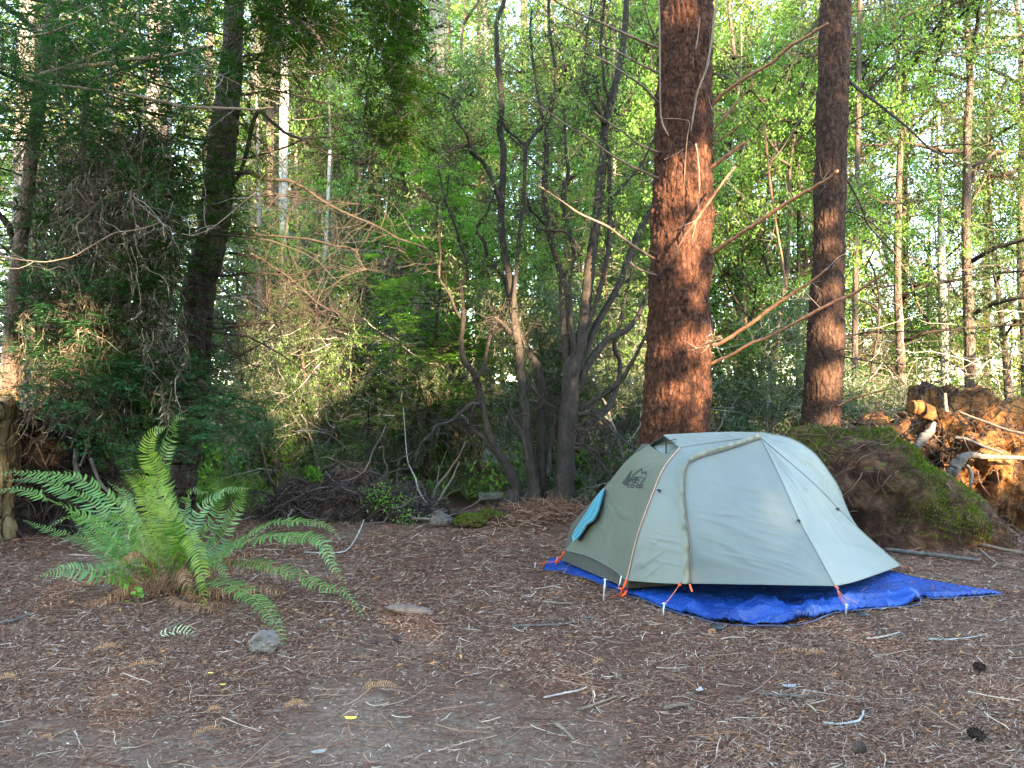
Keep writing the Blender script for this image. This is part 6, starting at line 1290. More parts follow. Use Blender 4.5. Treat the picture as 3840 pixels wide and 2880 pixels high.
def stick(pts, w0, w1, m, lab, name="stick", lift=.01):
    """pts: photo pixels on the ground, optional third value = height above it"""
    q = []
    for p in pts:
        g = Gh(p[0], p[1]); g = g + [0, 0, lift + (p[2] if len(p) > 2 else 0)]; q.append(g)
    o = thing(name, lab, "stick", q[0]); a = catmull(q, 6); mb = MB(); rg = np.random.default_rng(int(pts[0][0])); a = a + rg.normal(0, w0 * .15, a.shape) * [1, 1, .3]
    tubes(mb, a, np.linspace(w0, w1, len(a)) * (1 + .15 * noise3(a, 20)), 8); mb.build("shaft", M[m], o, loc=o.location)
stick([(3255, 1997, .04), (3400, 2010, .05), (3560, 2043, .05), (3700, 2070, .04), (3860, 2095, .02), (3990, 2115)], .010, .018, 'twig_tan', "long thin pale branch lying on the ground before the mossy mound")
stick([(3320, 2075, .02), (3450, 2090, .02), (3560, 2103, .02), (3680, 2112, .01)], .020, .012, 'greyroot', "thicker grey stick lying between the tent corner and the mossy mound")
stick([(3672, 2072, .02), (3700, 2098, .02), (3745, 2125, .01), (3860, 2150)], .012, .006, 'twig_tan', "crooked stick crossing below the long pale branch at the edge")
stick([(1140, 2075), (1250, 2078), (1305, 2073, .02), (1345, 2035, .08), (1364, 2006, .13)], 0.0045, .006, 'palebark', "white crooked stick with a raised end beyond the fern's tip")
stick([(2035, 2263), (2090, 2268), (2145, 2270)], .009, .007, 'twig_tan', "short tan twig lying before the tent's foot end")
stick([(0, 2345), (60, 2330), (110, 2308)], .010, .007, 'greyroot', "grey stick at the edge below the big fern")
stick([(620, 2370), (700, 2330), (745, 2305)], .006, .004, 'twig_tan', "pale brown twig between the fern's foot and the rock")
stick([(1920, 2355), (2080, 2350), (2150, 2340), (2215, 2320)], .007, .004, 'greyroot', "long curved grey twig lying in front of the tent's orange corner strap")
stick([(2180, 2670), (2260, 2640), (2315, 2620)], .006, .004, 'twig_tan', "straight tan twig in the litter well in front of the tarp")
stick([(2085, 2725), (2120, 2750), (2155, 2790)], .007, .005, 'twig_tan', "stubby tan stick near the bottom edge below the tent")
stick([(2850, 2612), (2940, 2616), (3045, 2622)], .006, .006, 'greyroot', "straight brown stick lying parallel to the tarp's front edge")
stick([(3085, 2720), (3150, 2725), (3220, 2712), (3240, 2675)], .005, .004, 'palebark', "pale curled stick below the tarp's folded part")
stick([(2490, 2667), (2540, 2655), (2585, 2653)], .008, .007, 'twig_tan', "short thick pale stick in the trampled dirt")
stick([(3480, 2405), (3560, 2405), (3640, 2398), (3690, 2388)], .005, .003, 'palebark', "thin pale twig lying below the tip of the blue tarp")
stick([(3250, 2402), (3310, 2395), (3375, 2378)], .005, .004, 'palebark', "thin light twig just below the tarp's dark fold")
stick([(2040, 2625), (2120, 2608), (2180, 2595), (2200, 2585)], .004, .003, 'palebark', "slim white twig near the middle of the open ground")
stick([(1095, 2425), (1160, 2430), (1205, 2428)], .003, .002, 'palebark', "thin white sliver just beyond the rough rock") if False else None
# fallen frond and dried sprays
def fallen(px, py, ang, L, w, m, lab, n=16, name="fallen_frond", cat="fallen frond", curve=.15):
    g = Gh(px, py, .012); o = thing(name, lab, cat, g); d = np.array([math.cos(ang), math.sin(ang), 0]); s = np.array([-d[1], d[0], 0]); rg = np.random.default_rng(int(px + py))
    p = [-d * L / 2, -d * L / 6 + s * L * curve + [0, 0, .015], d * L / 6 + s * L * curve * .8 + [0, 0, .02], d * L / 2 + [0, 0, .005]]; mb = MB(); frond_mb(mb, p, w, rg, (0, -.5, 1), n, bare=.05, stem_r=.002, droop=.15, roll=.4); mb.build("blades", [M[m], M['stalk_dead']], o, smooth=False)
M['fern_pale'] = leaf_mat("pale cut fern", [(0, (.25, .30, .15)), (1, (.50, .52, .34))], .2)
fallen(655, 2395, .15, .19, .045, 'fern_pale', "pale green broken frond piece lying in front of the big fern", 11)
M['dry'] = leaf_mat("dry orange needles", [(0, (.28, .12, .05)), (1, (.58, .33, .15))], .2, .8, .1, (1, .8, .5))
for (x, y, a, L, w, lab) in ((540, 2514, .1, .16, .018, "orange dried needle spray straight below the rock-side fern fronds"), (1428, 2598, .05, .15, .022, "bright orange dried spray in the middle of the dirt patch"), (800, 2688, -.2, .07, .014, "small orange spray below the dirt patch near the bottom edge"),
                             (1105, 2668, .0, .09, .018, "reddish dried spray beside the yellow leaf"), (780, 2770, .5, .12, .014, "tan dried spray curled at the bottom edge below the fern"), (1360, 2490, -.5, .15, .010, "red curved dried sprig between the rock and the dirt patch"),
                             (3000, 2470, -.25, .26, .016, "long tan dried sprig lying below the tarp's front edge"), (3060, 2470, .05, .12, .014, "second dried sprig crossing the long tan one below the tarp"), (400, 2450, .5, .14, .022, "orange curled frond scrap below the big fern's dead fronds"),
                             (20, 2565, .1, .09, .02, "orange dried scrap at the very edge of the dirt patch"), (170, 2795, -.5, .08, .012, "yellowish needle scrap at the bottom corner below the fern"), (2670, 2388, .3, .05, .014, "tiny tan sprig just below the tarp's front corner"), (2245, 2500, .4, .06, .014, "pale tan sprig in the litter before the tarp")):
    fallen(x, y, a, L, w, 'dry', lab, 18, "dried_spray", "dried spray", .08)
for (x, y, L, a, c, lab) in ((1315, 2707, .055, -.1, (.75, .55, .06), "bright yellow curled leaf on the open ground near the bottom edge"), (835, 2580, .03, .3, (.75, .55, .10), "small yellow leaf on the dirt patch below the rock"), (790, 2536, .03, 0, (.70, .55, .12), "tiny yellow leaf beside the orange spray, beyond the small yellow leaf"),
                             (430, 2620, .035, 0, (.3, .24, .18), "pale grey chip lying on the dirt patch"), (2623, 2600, .06, 1.0, (.36, .31, .28), "pale upright wood chip in front of the tarp"), (2960, 2585, .07, .1, (.22, .21, .21), "grey flat leaf lying in front of the tarp"), (1195, 2835, .06, .4, (.25, .22, .19), "silvery leaf scrap near the bottom edge"),
                             (1350, 2260 + 4, .0, 0, None, None)):
    if c is None: continue
    g = Gh(x, y, .012); o = thing("fallen_leaf", lab, "leaf", g); mb = MB(); k = 9; u = np.linspace(-1, 1, k); wdt = np.sqrt(np.clip(1 - u ** 2, 0, 1)) * L * .17; d = np.array([math.cos(a), math.sin(a)])
    z = .003 + .004 * u ** 2; ctr = np.stack([u * L * d[0] * .5 + .004 * np.sin(u * 5), u * L * d[1] * .5, z], -1); s = np.array([-d[1], d[0], .12]); V = np.stack([ctr - s * wdt[:, None], ctr - [0, 0, .003], ctr + s * wdt[:, None]], 1); idx = np.arange(k * 3).reshape(k, 3)
    mb.add(V.reshape(-1, 3), np.stack([idx[:-1, :-1], idx[1:, :-1], idx[1:, 1:], idx[:-1, 1:]], -1).reshape(-1, 4)); mb.build("blade", plain("leaf " + lab[:12], c, .6, nscale=90), o)
# seedling at the fern's foot
g = Gh(520, 2262); o = thing("seedling", "small round-leaved green seedling in front of the fern's foot", "seedling", g); mb = MB(); rg = np.random.default_rng(2); c = rg.normal(0, .035, (12, 3)) * [1, .6, .5] + [0, 0, .05]
leaves(mb, c, rg.normal(0, 1, (12, 3)) * [1, 1, .3], np.tile([0, -.5, 1.0], (12, 1)), .045, .034, fold=.1); mb.build("blades", M['spray'], o, smooth=False)
mb = MB(); w = walk(np.zeros((5, 3)), c[:5], .06, 4, rg, .1); tubes(mb, w, taper(5, 4, .0015, .001), 4); mb.build("stem", M['stalk'], o)
# mossy stones and logs near the foot of the many-stemmed tree
def moss_lump(px, py, w, h, lab, seed, d=.3):
    p = Gh(px, py); o = thing("mossy_stone", lab, "mossy stone", p); bm = bmesh.new(); bmesh.ops.create_icosphere(bm, subdivisions=5, radius=1); V = np.array([v.co[:] for v in bm.verts]); F = np.array([[v.index for v in f.verts] for f in bm.faces]); bm.free()
    V = V * (1 + .3 * fbm(V, 1.4, 4, seed))[:, None] * [w / 2, d / 2, h / 2] + [0, 0, h * .3]; mb = MB(); mb.add(V, F); mb.build("stone_body", M['mossmound'], o); mo = MB(); rg = np.random.default_rng(seed); q = V[V[:, 2] > h * .1]; moss_tufts(mo, q[rg.integers(0, len(q), 1800)], rg, .025); mo.build("moss", M['moss'], o, smooth=False)
moss_lump(1765, 1975, .30, .15, "yellow-green mossy stone in front of the many-stemmed tree's clearing edge", 61); moss_lump(1830, 1950, .35, .12, "flatter mossy clod touching the many-stemmed tree's outer foot", 62); moss_lump(2260, 1935, .35, .14, "mossy clod between the many-stemmed tree and the tent", 63)
def log(pts, r, m, lab):
    q = [Gh(x, y, z) for x, y, z in pts]; o = thing("fallen_log", lab, "log", q[0]); mb = MB(); a = catmull(q, 8); tubes(mb, a, r * (1 + .12 * noise3(a, 6)), 14); mb.build("wood", M[m], o, loc=o.location)
log([(1690, 1945, .07), (1760, 1955, .07), (1850, 1950, .06), (1905, 1945, .05)], .045, 'darkbark', "dark mossy fallen log at the foot of the many-stemmed tree"); log([(1795, 1895, .10), (1840, 1894, .11), (1885, 1892, .11)], .055, 'greybark', "short sawn grey log end beside the many-stemmed tree")
log([(1590, 1925, .10), (1640, 1950, .06), (1690, 1970, .03)], .05, 'greyroot', "grey rotten root end pointing out of the brown root mound")
s = thing("leaning_sapling", "thin pale bare stem leaning out of the brown root mound's end", "sapling", P(1600, 1905, 8.4)); mb = MB()
limb(mb, QF, [(871, 880, 1), (877, 960, 2), (882, 1000, 2.6), (896, 1030, 3), (905, 1060, 3.6), (925, 1095, 4)], 8.2, 8.4, 8, 6, rng, .03); mb.build("stem", M['palebark'], s, loc=s.location)
# litter heap of dark twigs before the many-stemmed tree
h_ = thing("twig_heap", "low heap of dry brown twigs at the foot of the many-stemmed tree", "twig heap", P(2070, 1960, 8.3)); mb = MB(); rg = np.random.default_rng(70); n = 1500; x = rg.normal(.45, .42, n); y = rg.normal(8.15, .22, n); z = gh(x, y) + rg.uniform(0, .12, n) * np.exp(-((x - .45) / .5) ** 2)
w = walk(np.stack([x, y, z], -1), rg.normal(0, 1, (n, 3)) * [1, .6, .15], .22 * rg.uniform(.4, 1.3, n), 5, rg, .3); tubes(mb, w, taper(n, 5, .0042, .0015), 4); mb.build("dry_twigs", [M['litter'], M['twig_pale']], h_, loc=h_.location)
# ---------------------------------------------------------------- trees further back
def at(px, d): p = P(px, 1700, d); return (p[0], p[1], float(gh(p[0], p[1])))
ANCH = [(0, "beyond the rotten stump"), (330, "beyond the big sword fern"), (640, "beside the shaggy conifer's dark trunk"), (900, "among the slim pale trunks"), (1250, "beyond the brown root mound"), (1600, "between root mound and many-stemmed tree"),
        (1950, "behind the many-stemmed tree"), (2380, "behind the thick red trunk"), (2690, "in the gap between the two red trunks"), (3010, "behind the slimmer red trunk"), (3260, "beyond the mossy mound"), (3480, "beyond the torn root mass"), (3760, "past the torn root mass at the edge of view")]
def anchor(px):
    a = ANCH[0][1]
    for x, s in ANCH:
        if px >= x: a = s
    return a
# single trunks one can tell apart
def pole(name, label, rows, d, m, branches=60, bl=1.6, seed=1, bm='twig_pale', top=None):
    base = at(rows[-1][0], d); t = thing(name, label, "tree", base); rg = np.random.default_rng(seed); mb = MB(); pos, rr = limb(mb, (0, 0, 1), rows, d, d, 12, 8, rg, .02); mb.build("trunk", M[m], t, loc=t.location)
    if branches:
        lb = MB(); z = rg.integers(0, len(pos), branches); az = rg.uniform(0, 6.283, branches); dd = np.stack([np.cos(az), np.sin(az), rg.normal(0, .25, branches)], -1); w = walk(pos[z], dd, bl * rg.uniform(.4, 1.1, branches), 7, rg, .15, -.02); tubes(lb, w, taper(branches, 7, .009, .003), 4)
        j = rg.integers(1, 7, (branches, 4)); s = w[np.arange(branches)[:, None], j].reshape(-1, 3); d2 = (norm(w[:, -1] - w[:, 0])[:, None] + rg.normal(0, .7, (branches, 4, 3))).reshape(-1, 3); w2 = walk(s, d2, bl * .35, 5, rg, .2); tubes(lb, w2, taper(len(w2), 5, .004, .0018), 3)
        lb.build("bare_branches", M[bm], t, loc=t.location)
    return t
pole("alder_tree", "tall slender white-barked trunk standing just right of the shaggy conifer", [(1078, -200, 28), (1072, 100, 30), (1066, 400, 34), (1062, 700, 34), (1066, 960, 34), (1062, 1200, 32), (1056, 1400, 28), (1060, 1800, 30)], 13, 'palebark', 60, 1.5, 1)
pole("redwood_tree", "dark reddish trunk hugging the slender white one", [(1035, -200, 50), (1030, 400, 56), (1030, 700, 58), (1025, 1000, 66), (1012, 1300, 78), (1000, 1500, 84), (996, 1850, 90)], 14.5, 'brownbark', 70, 1.8, 2, 'twig_dark')
pole("alder_tree", "thin white trunk between the pale slender trunk and the twin brown ones", [(1238, 560, 12), (1222, 900, 14), (1206, 1100, 18), (1194, 1250, 22), (1184, 1400, 24), (1178, 1800, 26)], 12.5, 'palebark', 40, 1.4, 3)
pole("fir_tree", "pale greyish trunk seen in patches behind the thin white one", [(1175, 400, 40), (1172, 1000, 44), (1170, 1850, 50)], 19, 'greybark', 50, 2.0, 4)
pole("fir_tree", "narrow grey-brown trunk, slimmer of the twin trunks before the sky gaps", [(1405, 430, 30), (1402, 700, 40), (1396, 1000, 46), (1390, 1400, 50), (1388, 1850, 56)], 17, 'brownbark', 80, 2.2, 5, 'twig_dark')
pole("fir_tree", "wider grey-brown trunk of the twins, carrying arching dead branches", [(1495, 100, 44), (1492, 560, 60), (1488, 800, 68), (1484, 1100, 76), (1478, 1500, 80), (1478, 1850, 84)], 15, 'brownbark', 110, 2.2, 6)
pole("fir_tree", "tall pale grey trunk rising into the bright canopy before the many-stemmed tree", [(1640, -200, 66), (1640, 200, 72), (1640, 500, 74), (1632, 700, 76), (1628, 1000, 80), (1622, 1500, 84), (1620, 1850, 90)], 18, 'greybark', 110, 2.3, 7)
pole("redwood_tree", "broad shaggy brown trunk base behind the thin dark sapling", [(1760, 1350, 130), (1745, 1500, 140), (1735, 1700, 150), (1730, 1880, 170)], 16, 'brownbark', 50, 1.5, 8)
pole("fir_tree", "pale trunk seen through the stems of the many-stemmed tree", [(2068, 400, 36), (2050, 700, 42), (2040, 960, 46), (2030, 1200, 50), (2025, 1800, 56)], 16, 'greybark', 70, 1.8, 9)
pole("fir_tree", "dark thin trunk close against the slimmer red-barked trunk", [(2996, 600, 12), (2994, 1100, 14), (2992, 1500, 16), (2992, 1850, 18)], 12, 'darkbark', 40, 1.2, 10, 'twig_dark')
pole("fir_tree", "thin leaning trunk between the rotten stump and the shaggy conifer", [(530, 500, 20), (505, 900, 24), (455, 1250, 30), (420, 1450, 32), (395, 1850, 36)], 9.5, 'darkbark', 60, 1.2, 11, 'twig_dark')
pole("fir_tree", "bent dark stem in the mass of dead twigs behind the stump", [(330, 300, 22), (300, 700, 26), (290, 1100, 28), (300, 1500, 30), (310, 1850, 34)], 9.8, 'darkbark', 60, 1.2, 12, 'twig_dark')
for (px, w, d, m, lab) in (
                           (1960, 34, 25, 'brownbark', "far trunk just left of the many-stemmed crown"), (2330, 40, 24, 'greybark', "far pale trunk beside the thick red trunk"), (2800, 40, 22, 'brownbark', "far trunk in the gap between the red trunks"), (3390, 26, 20, 'brownbark', "far slim trunk above the torn root mass"), (3700, 26, 22, 'brownbark', "far slim trunk in the yellow foliage at the edge of view"), (620, 44, 18, 'brownbark', "far trunk glimpsed through the hanging dead twigs"), (240, 40, 17, 'brownbark', "far trunk behind the leaning redwood")):
    pole("fir_tree", lab, [(px + 6, -300, w * .7), (px + 3, 600, w * .85), (px, 1300, w), (px - 2, 1850, w * 1.1)], d, m, 60, 2.4, px)
# thin dark sapling with flat bright sprays
sp = thing("redwood_sapling", "thin dark-stemmed sapling spreading flat bright green sprays before the brown trunks", "sapling", at(1590, 10.5)); mb = MB(); pos, rr = limb(mb, (0, 0, 1), [(1690, 560, 3), (1672, 800, 5), (1658, 1000, 8), (1640, 1180, 12), (1622, 1340, 15), (1610, 1500, 18), (1602, 1650, 21), (1590, 1880, 26)], 10.5, 10.5, 9, 8, rng, .04); mb.build("trunk", M['darkbark'], sp, loc=sp.location)
rg = np.random.default_rng(31); fb, lb = MB(), MB(); n = 90; k = rg.integers(2, int(len(pos) * .8), n); az = rg.uniform(0, 6.283, n); d = np.stack([np.cos(az), np.sin(az) * .8, rg.normal(.05, .12, n)], -1); L = .55 + .9 * k / len(pos); w = walk(pos[k], d, L * rg.uniform(.5, 1.1, n), 8, rg, .08, -.01); tubes(lb, w, taper(n, 8, .007, .003), 4)
j = rg.integers(2, 8, (n, 7)); s = w[np.arange(n)[:, None], j].reshape(-1, 3); dd = (norm(w[:, -1] - w[:, 0])[:, None] + rg.normal(0, .6, (n, 7, 3)) * [1, 1, .2]).reshape(-1, 3); sprays(fb, s, dd, 8, .38, .07, .012, rg, .1, .2, lm=lb)
fb.build("crown", M['spray'], sp, smooth=False, loc=sp.location); lb.build("branches", M['twig_dark'], sp, loc=sp.location)

# prototypes (each first copy stands in the scene itself)
PR = {
 'big': (conifer_parts(1, 22, .22, 3.0, 3.3, 140, .19, .045, 13, 14, .35, .05, 60, 2.4), (M['brownbark'], [M['twig_dark'], M['twig_pale']], M['mixed']), "tall grey-green conifer"),
 'big2': (conifer_parts(2, 21, .22, 3.5, 3.0, 130, .17, .038, 12, 14, .5, .0, 70, 2.2, keep=.85), (M['greybark'], [M['twig_pale'], M['twig_pale']], M['mixed']), "tall thinly clad conifer"),
 'under': (conifer_parts(3, 7.5, .07, .5, 2.0, 90, .085, .016, 13, 15, .25, .1, 20, 1.2, .8, side_len=.5), (M['darkbark'], [M['twig_dark'], M['twig_pale']], M['spray']), "bright green young conifer"),
 'under2': (conifer_parts(4, 5.0, .05, .3, 1.7, 80, .075, .015, 13, 14, .35, .1, 26, 1.2, .8, side_len=.5, keep=.8), (M['darkbark'], [M['twig_pale'], M['twig_pale']], M['mixed']), "bushy grey-green young conifer"),
 'thin': (conifer_parts(5, 10, .07, 1.0, 1.5, 90, .08, .014, 10, 12, .2, .1, 60, 1.3, 5.0, keep=.6), (M['greybark'], [M['twig_pale'], M['twig_pale']], M['mixed']), "spindly conifer full of bare grey twigs"),
 'broad': (broadleaf_parts(6, 8.5, .09, 1.2, 2.6, 14, 13, .075, .03), (M['brownbark'], M['twig_dark'], M['screen']), "leafy broadleaf tree"),
 'broad2': (broadleaf_parts(7, 11, .10, 2.5, 3.2, 14, 13, .085, .035), (M['greybark'], M['twig_dark'], M['yellow']), "yellow-green broadleaf tree"),
 'tall': (broadleaf_parts(17, 11.5, .10, 2.8, 3.4, 16, 12, .075, .032), (M['brownbark'], M['twig_dark'], M['broad']), "tall fine-leaved broadleaf tree"),
 'shrub': (broadleaf_parts(8, 2.4, .03, .1, 1.1, 12, 9, .06, .024), (M['greybark'], M['twig_pale'], M['broad']), "low leafy shrub"),
}
spots = []
def add(kind, px, d, s=1.0): spots.append((kind, px, d, s))
for px, d, s in ((-250, 16, 1), (120, 20, 1.1), (420, 15, .95), (760, 23, 1.0), (960, 20, .9), (1480, 23, .95), (1680, 27, 1.1), (1130, 25, 1), (1800, 25, 1), (2300, 24, 1)): add('big', px, d, s)
for px, d, s in ((60, 13, .9), (560, 12.5, .8), (1240, 19, .9), (1560, 21, .9), (2050, 19, .85), (1330, 16.5, .8), (1100, 16, .75), (1560, 15, .7), (950, 17, .8), (1830, 20, .9), (2480, 18, .8)): add('big2', px, d, s)
for px, d, s in ((330, 11.5, .9), (900, 14, .7), (1080, 12, .45), (1440, 15, .8), (2000, 15.5, .7), (2260, 15, .8), (2420, 11.5, .6), (2720, 13.5, .7), (2880, 16, .8), (1180, 17.5, .8)): add('under', px, d, s)
for px, d, s in ((150, 9.5, .8), (560, 10.5, .8), (760, 10.8, .6), (1210, 13, .7), (1380, 10.8, .4), (1520, 12.8, .6), (2100, 13.5, .7), (2300, 11.2, .75), (2560, 11, .6), (2800, 11.5, .6), (3080, 11.8, .7), (3300, 12.4, .5), (3480, 11.5, .35)): add('under2', px, d, s)
for px, d, s in ((980, 12.8, .9), (1120, 14.8, 1), (1260, 14.2, .9), (1350, 18.5, 1.1), (2120, 15.5, 1), (2320, 12.8, .9), (2760, 14, .9), (3090, 14.5, 1), (3480, 16, .9), (420, 10.5, .9), (640, 10.2, .9)): add('thin', px, d, s)
for px, d, s in ((1290, 13.5, .9), (1520, 14.5, 1.0), (1790, 15.5, 1.0), (2180, 13, .9), (2330, 15, 1.05), (2620, 14, .95), (2790, 12.5, .8), (1050, 15, .9), (1180, 11.2, .45), (1480, 20, 1.1), (2140, 11.4, .7), (2450, 16.5, 1.1), (2860, 11.8, .8), (3130, 15, 1.0), (3330, 15.5, 1.0), (3800, 13.5, .9)): add('broad', px, d, s)
for px, d, s in ((2640, 19, 1.1), (2780, 20.5, 1.2), (3000, 23, .9), (3300, 20, .45), (3480, 17, .38), (3600, 20, .42), (3700, 17, .36), (3800, 19, .5), (3950, 16, .5), (1250, 24, .9), (900, 26, 1.0), (3560, 26, .8), (330, 24, 1.1)): add('broad2', px, d, s)
for px, d, s in ((1060, 11, 1), (1240, 10.6, .8), (1480, 10.5, .7), (1960, 10.3, .8), (2290, 10.4, 1), (2400, 9.6, .9), (2700, 10.2, 1), (2880, 10, 1), (3330, 10.2, .9), (3560, 9.8, .5), (480, 9.8, .8), (260, 10.2, .8), (1640, 11.2, .7)): add('shrub', px, d, s)
for px, d, s in ((2780, 13.5, .9), (3060, 14.5, 1.0), (3380, 13, .95), (3640, 12.6, 1.0), (3850, 14.5, 1.05), (2080, 15, 1.0), (1700, 16.5, 1.0)): add('tall', px, d, s)
groups = {}
for s_ in spots: groups.setdefault((s_[0], anchor(s_[1])), []).append(s_)
first = {}; ordw = {1: [""], 2: ["nearer ", "farther "], 3: ["nearest ", "middle ", "farthest "], 4: ["nearest ", "second nearest ", "third nearest ", "farthest "], 5: ["nearest ", "second nearest ", "middle ", "second farthest ", "farthest "]}
nm = {'big': "conifer_tree", 'big2': "conifer_tree", 'under': "young_conifer", 'under2': "young_conifer", 'thin': "spindly_conifer", 'broad': "broadleaf_tree", 'broad2': "broadleaf_tree", 'tall': "broadleaf_tree", 'shrub': "shrub"}
ri = random.Random(4)
for (kind, anc), lst in groups.items():
    lst.sort(key=lambda q: q[2]); ow = ordw.get(len(lst), ordw[5])
    for i, (k, px, d, s) in enumerate(lst):
        w_ = ow[i % len(ow)]
        lab = (w_ + PR[kind][2] + " " + anc).strip(); cat = "shrub" if kind == 'shrub' else "tree"; grp = {'big': "conifers behind the clearing", 'big2': "conifers behind the clearing", 'under': "young conifers under the trees", 'under2': "young conifers under the trees", 'thin': "spindly conifers", 'broad': "broadleaf trees behind the clearing", 'broad2': "broadleaf trees behind the clearing", 'tall': "broadleaf trees behind the clearing", 'shrub': "shrubs at the clearing's edge"}[kind]
        if kind not in first:
            o = place_new(nm[kind], PR[kind][0], PR[kind][1], lab, cat, at(px, d), grp); o.scale = (s, s, s); first[kind] = o
        else: o = dup(first[kind], at(px, d), ri.uniform(0, 6.28), s * ri.uniform(.93, 1.07), lab, grp)

# the pale bank seen low behind the trees
bk = MB(); xs = np.linspace(P(1500, 0, 19)[0], P(2450, 0, 19)[0], 90); ss = np.linspace(0, 1, 40); X, Sg = np.meshgrid(xs, ss); Y = 18.5 + Sg * 5 + .5 * fbm(np.stack([X, Sg * 3, 0 * X], -1), .5, 3, 2); e = np.clip((X - xs[0]) / 1.5, 0, 1) * np.clip((xs[-1] - X) / 1.5, 0, 1); Z = gh(X, Y) - .1 + Sg * 2.2 * e + .12 * fbm(np.stack([X, Y, 0 * X], -1), 1.8, 4, 6)
V = np.stack([X, Y, Z], -1); bk.add(V.reshape(-1, 3), grid_faces(40, 90)); M['bank'] = earth_mat("pale gravel bank", [(.3, (.18, .19, .20)), (.5, (.36, .38, .40)), (.7, (.55, .57, .60))], None, .5, None, 9); o = bk.build("gravel_bank", M['bank']); tag(o, kind="structure")

# far wood: one mass of trunks and foliage beyond the trees one can tell apart
def far_wood():
    rg = np.random.default_rng(12); fm, tm = MB(), MB(); n = 70
    ang = np.linspace(-.72, .72, n) + rg.normal(0, .02, n); D = rg.uniform(27, 52, n); X = np.tan(ang) * D; Y = D
    for i in range(n):
        notrunk = i % 2
        pxl = 1920 + FPX * math.tan(ang[i]); H = rg.uniform(22, 34) * (D[i] / 40) ** .5
        if pxl > 3150: H *= .19
        if 2550 < pxl <= 3250: H *= .9
        z0 = float(gh(X[i], Y[i])); m_ = int(2300 * H / 18); t = rg.uniform(0, 1, m_) ** .9; r = (1 - t) ** .7 * H * .21 * rg.uniform(.2, 1, m_) ** .5; a = rg.uniform(0, 6.283, m_)
        tiers = .35 * np.sin(t * 40 + i); c = np.stack([X[i] + np.cos(a) * r, Y[i] + np.sin(a) * r, z0 + H * (.06 + .94 * t) - r * .25 + tiers], -1)
        d = np.stack([np.cos(a), np.sin(a), -.35 + 0 * a], -1) + rg.normal(0, .35, (m_, 3)); nn = rg.normal(0, .6, (m_, 3)) + [.2, -.6, .6]
        k = fbm(c, .8, 2, i) > -.1; leaves(fm, c[k], d[k], nn[k], .42 * rg.uniform(.5, 1.3, k.sum()), .13, mi=(1 if pxl > 2500 and rg.random() < .7 else (2 if rg.random() < .25 else 0)) )
        if not notrunk: tubes(tm, np.array([[X[i], Y[i], z0 - .3], [X[i], Y[i], z0 + H * .5], [X[i], Y[i], z0 + H]]), np.array([.11, .07, .02]), 7)
    for mb, m, nme, lab in ((fm, [M['mixed'], M['yellow'], M['spray']], "far_foliage", "distant mass of forest foliage closing the view behind the nearer trees"), (tm, M['brownbark'], "far_trunks", "distant mass of slim trunks within the far forest")):
        o = mb.build(nme, m, smooth=False); tag(o, lab, "forest", kind="stuff")
    # low undergrowth carpet
    um = MB(); n = 90000; y = 9.6 + 16 * rg.uniform(0, 1, n) ** 1.6; x = rg.uniform(-.75, .78, n) * y; z = gh(x, y) + rg.uniform(0, 1, n) ** 1.5 * .75 * (fbm(np.stack([x, y, 0 * x], -1), .6, 3, 71) > -.1)
    k = fbm(np.stack([x, y, 0 * x], -1), .9, 3, 72) > -.08; pxx = 1920 + FPX * x / y; k &= ~((pxx > 1680) & (pxx < 1930) & (rg.uniform(0, 1, n) < .75)); c = np.stack([x, y, z], -1)[k]; leaves(um, c, rg.normal(0, 1, c.shape) + [0, 0, .3], rg.normal(0, .8, c.shape) + [0, -.4, .8], .10 * rg.uniform(.5, 1.4, len(c)), .04)
    o = um.build("undergrowth", M['spray'], smooth=False); tag(o, "low green undergrowth on the forest floor behind the clearing", "undergrowth", kind="stuff")
    tg = MB(); n = 3600; y = rg.uniform(9.8, 20, n); x = rg.uniform(-.7, .72, n) * y; z = gh(x, y) + rg.uniform(0, 1, n) ** 1.5 * 2.4; pxx = 1920 + FPX * x / y; k = ~((pxx > 1670) & (pxx < 1940) & (rg.uniform(0, 1, n) < .8)); x, y, z = x[k], y[k], z[k]; n = len(x); w = walk(np.stack([x, y, z], -1), rg.normal(0, 1, (n, 3)) * [1, .7, .5], .9 * rg.uniform(.3, 1.4, n), 6, rg, .25, -.02); tubes(tg, w, taper(n, 6, .0065, .002), 3)
    o = tg.build("dead_brush", M['twig_pale'], smooth=False); tag(o, "tangle of pale dead twigs filling the understorey behind the clearing", "dead brush", kind="stuff")
far_wood()

